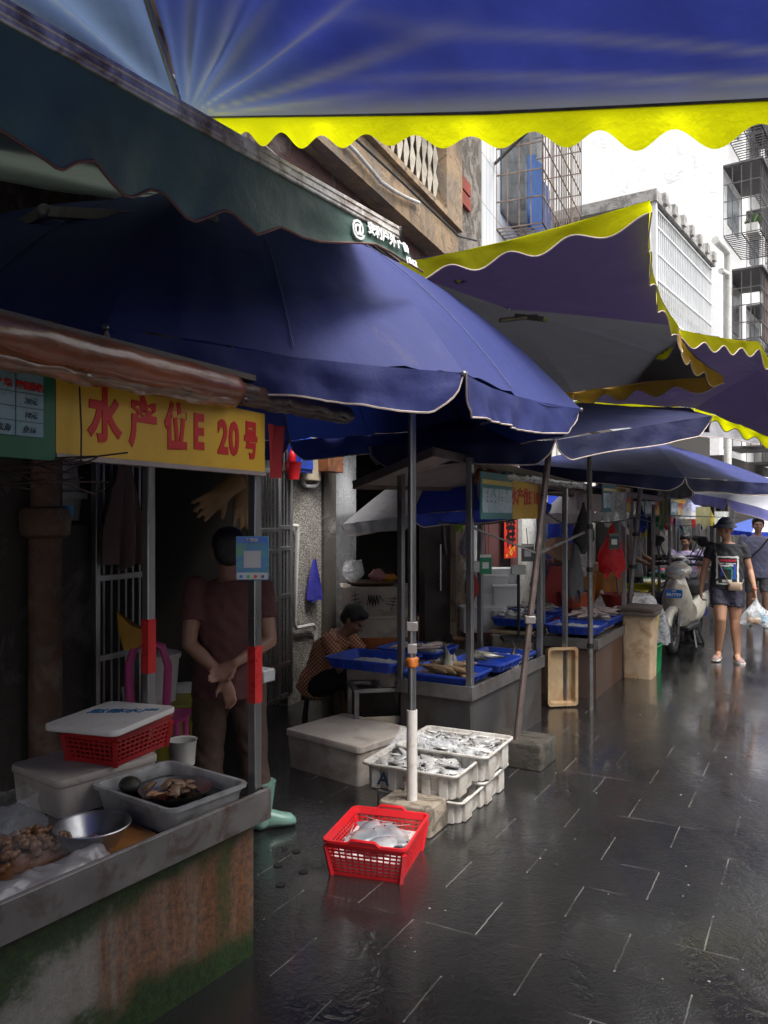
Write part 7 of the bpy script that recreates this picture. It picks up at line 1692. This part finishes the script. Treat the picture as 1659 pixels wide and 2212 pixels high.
# ================================================================== SCOOTERS
def scooter(label, Bx, Fd, body, cover=None, plate=None, helmet=None, seatm=None):
    F_ = Fd.normalized(); sx = V((F_.y, -F_.x, 0)); Mx = Matrix((sx, F_, V((0, 0, 1)))).transposed().to_4x4(); Mx.translation = Bx
    o = thing('scooter', label, 'scooter', M=Mx); blk = black(); rub = mat('tyre_rubber', (.018, .018, .019), .75, 0, .2, 30, .3)
    def wheel(y, r, w_):
        t = MB(Mx); t.tube([(0, y+(r-.045)*math.cos(a), r+(r-.045)*math.sin(a)) for a in [2*math.pi*i/36 for i in range(36)]], .045, 12, False, True); wo = t.build('wheel', rub, o, True)
        m = MB(Mx); m.tube([(0, y+(r-.09)*math.cos(a), r+(r-.09)*math.sin(a)) for a in [2*math.pi*i/30 for i in range(30)]], .014, 8, False, True)
        for i in range(5): a = 2*math.pi*i/5; m.bar((0, y, r), (0, y+(r-.08)*math.cos(a), r+(r-.08)*math.sin(a)), .022, .03)
        m.cyl((-.05, y, r), (.05, y, r), .04, n=14); m.build('rim', dsteel(), wo, True)
    wheel(.60, .235, .09); wheel(-.62, .235, .1)
    m = MB(Mx)
    for s in (-1, 1): m.cap((s*.06, .52, .52), (s*.062, .60, .235), .018, .016)
    m.build('fork', dsteel(), o, True)
    m = MB(Mx); m.tube([(0, .60+.28*math.cos(a), .235+.28*math.sin(a)) for a in [R(25+15*i) for i in range(9)]], .055, 10); m.build('mudguard', body, o, True)
    # front apron: a shield, broad at the knees and waisted at the headset
    m = MB(Mx); pr = [(.30, .09, .30), (.34, .15, .38), (.40, .18, .52), (.43, .175, .66), (.42, .12, .80), (.38, .08, .88)]
    def ap(s, t):
        k = t*(len(pr)-1); i = min(int(k), len(pr)-2); f = k-i; y = pr[i][0]+(pr[i+1][0]-pr[i][0])*f; w_ = pr[i][1]+(pr[i+1][1]-pr[i][1])*f; z = pr[i][2]+(pr[i+1][2]-pr[i][2])*f; a = (s-.5)*2; return (a*w_, y+.12*(1-abs(a)**1.7)-.04, z)
    m.grid(ap, 18, 16); m.grid(lambda s, t: tuple(V(ap(1-s, t))+V((0, -.02, 0))) , 18, 16); m.build('front_shield', body, o, True)
    for s in (-1, 1):
        m = MB(Mx); m.slab([ap(.5+s*.16, .12), ap(.5+s*.36, .20), ap(.5+s*.36, .56), ap(.5+s*.25, .5)], (0, .012, 0)); m.build('side_light', mat('lamp_plastic', (.45, .45, .43), .15, 0, .1, 6, 0), o)
    # headset
    m = MB(Mx); m.ringtube([ellring(V((0, y, z)), rx, rz_, 0, 14, V((0, 1, .0))) for y, z, rx, rz_ in ((.16, 1.0, .05, .03), (.22, 1.0, .13, .06), (.32, .97, .16, .085), (.42, .93, .11, .075), (.47, .90, .03, .03))]); m.build('headset', body, o, True)
    m = MB(Mx); m.ell((0, .445, .965), (.105, .055, .055)); m.build('headlight', mat('headlight_glass', (.50, .52, .52), .08, .2, .1, 6, 0), o, True)
    for s in (-1, 1):
        m = MB(Mx); m.tube([(0, .28, 1.02), (s*.16, .25, 1.04), (s*.34, .16, 1.02)], .016, 8); m.cap((s*.24, .21, 1.035), (s*.35, .155, 1.02), .02); m.tube([(s*.2, .26, 1.06), (s*.33, .24, 1.04)], .006, 6); m.build('handlebar', blk, o, True)
        m = MB(Mx); m.tube([(s*.18, .25, 1.05), (s*.25, .24, 1.18), (s*.27, .25, 1.26)], .008, 6); m.ell((s*.28, .25, 1.30), (.075, .015, .05)); m.build('mirror', blk, o, True)
    m = MB(Mx); m.b2(-.13, .13, -.30, .32, .24, .30); m.build('footboard', blk, o, bevel=.02)
    m = MB(Mx); m.ringtube([ellring(V((0, y, z)), rx, rz_, 0, 14, V((0, -1, .0))) for y, z, rx, rz_ in ((-.20, .42, .11, .14), (-.35, .45, .16, .2), (-.6, .52, .17, .17), (-.85, .60, .12, .10), (-.95, .62, .05, .05))]); m.build('rear_body', body, o, True)
    m = MB(Mx); m.rr([(.26, .66, .1, .66), (.29, .70, .12, .70), (.28, .68, .12, .76), (.2, .6, .1, .78)], c=(0, -.48)); m.build('seat', seatm or blk, o, True)
    m = MB(Mx); m.bar((-.08, -.1, .26), (-.17, .12, .02), .02); m.bar((.10, -.20, .26), (.17, -.30, .01), .02); m.bar((-.10, -.20, .26), (-.17, -.30, .01), .02); m.bar((-.17, -.3, .012), (.17, -.3, .012), .02); m.build('stand', blk, o)
    if plate:
        c = V(ap(.5, .66)); Mp = Mx @ plane_M((0, c.y+.018, c.z+.0), (-1, 0, 0), (0, -.25, 1)); m = MB(Mp); m.rr([(.20, .10, .02, 0), (.20, .10, .02, .004)]); p_ = m.build('number_plate', mat('plate_blue', (.02, .16, .50), .3, 0, .05, 5, 0), o, bevel=.001); text(plate, .052, Mp @ Matrix.Translation((0, -.014, .005)), mat('plate_white_ink', (.7, .7, .7), .4), 'plate_number', p_, bold=.001); text('海南', .026, Mp @ Matrix.Translation((0, .03, .005)), mat('plate_white_ink', (.7, .7, .7)), 'plate_number', p_)
    return o, Mx
cream = mat('cream_paint', (.55, .52, .44), .25, 0, .08, 5, .03, (.30, .17, .08), -.2, 7, coat=.5)
sc1, M1 = scooter('white scooter with a blue number plate and worn cream paint parked facing the camera', V((3.72, 9.90, 0)), V((-.55, -.83, 0)), cream, plate='8A7799')
dkp = mat('black_paint', (.015, .016, .018), .2, 0, .2, 6, .02, coat=.6)
scooter('black motor scooter parked behind the white one with a dark blue cover over its side', V((4.15, 11.1, 0)), V((-.45, -.9, 0)), dkp)
scooter('silver scooter standing behind the black one', V((4.35, 11.9, 0)), V((-.3, -.95, 0)), mat('silver_paint', (.35, .35, .36), .25, .6, .1, 5, 0, coat=.5))
def cover(c, w_, d_, h_, mt, name, label, seed):
    m = MB()
    def f(s, t):
        a = s*2*math.pi; r = .15+.85*sm(t*1.3); z = h_*(1-sm((t-.25)/.75)**1.2); k = 1+.13*math.sin(a*7+seed)*t+.18*N3((math.cos(a)*2, math.sin(a)*2, t*2), 1, seed)
        return (c[0]+w_/2*r*k*math.cos(a), c[1]+d_/2*r*k*math.sin(a), c[2]+z)
    m.grid(f, 48, 16); return tag(m.build(name, mt, smooth=True, ang=70), label, 'cover')
cover((3.95, 10.55, .35), .55, .7, .38, cloth('navy_cover', (.02, .025, .11), .1, wscale=8), 'navy_cover', 'crumpled navy waterproof cover lying over the black scooter', 3)
cover((2.93, 8.85, .22), .42, .38, .44, film('grey_film_cover', (.55, .57, .6), .6, .2), 'plastic_cover', 'grey clear plastic sheet slumped beside the front wheel of the white scooter', 8)
cover((2.80, 8.75, .64), .34, .34, .14, film('white_bag_film', (.75, .75, .76)), 'plastic_cover', 'white plastic bag heaped by the tall stained foam box', 12)
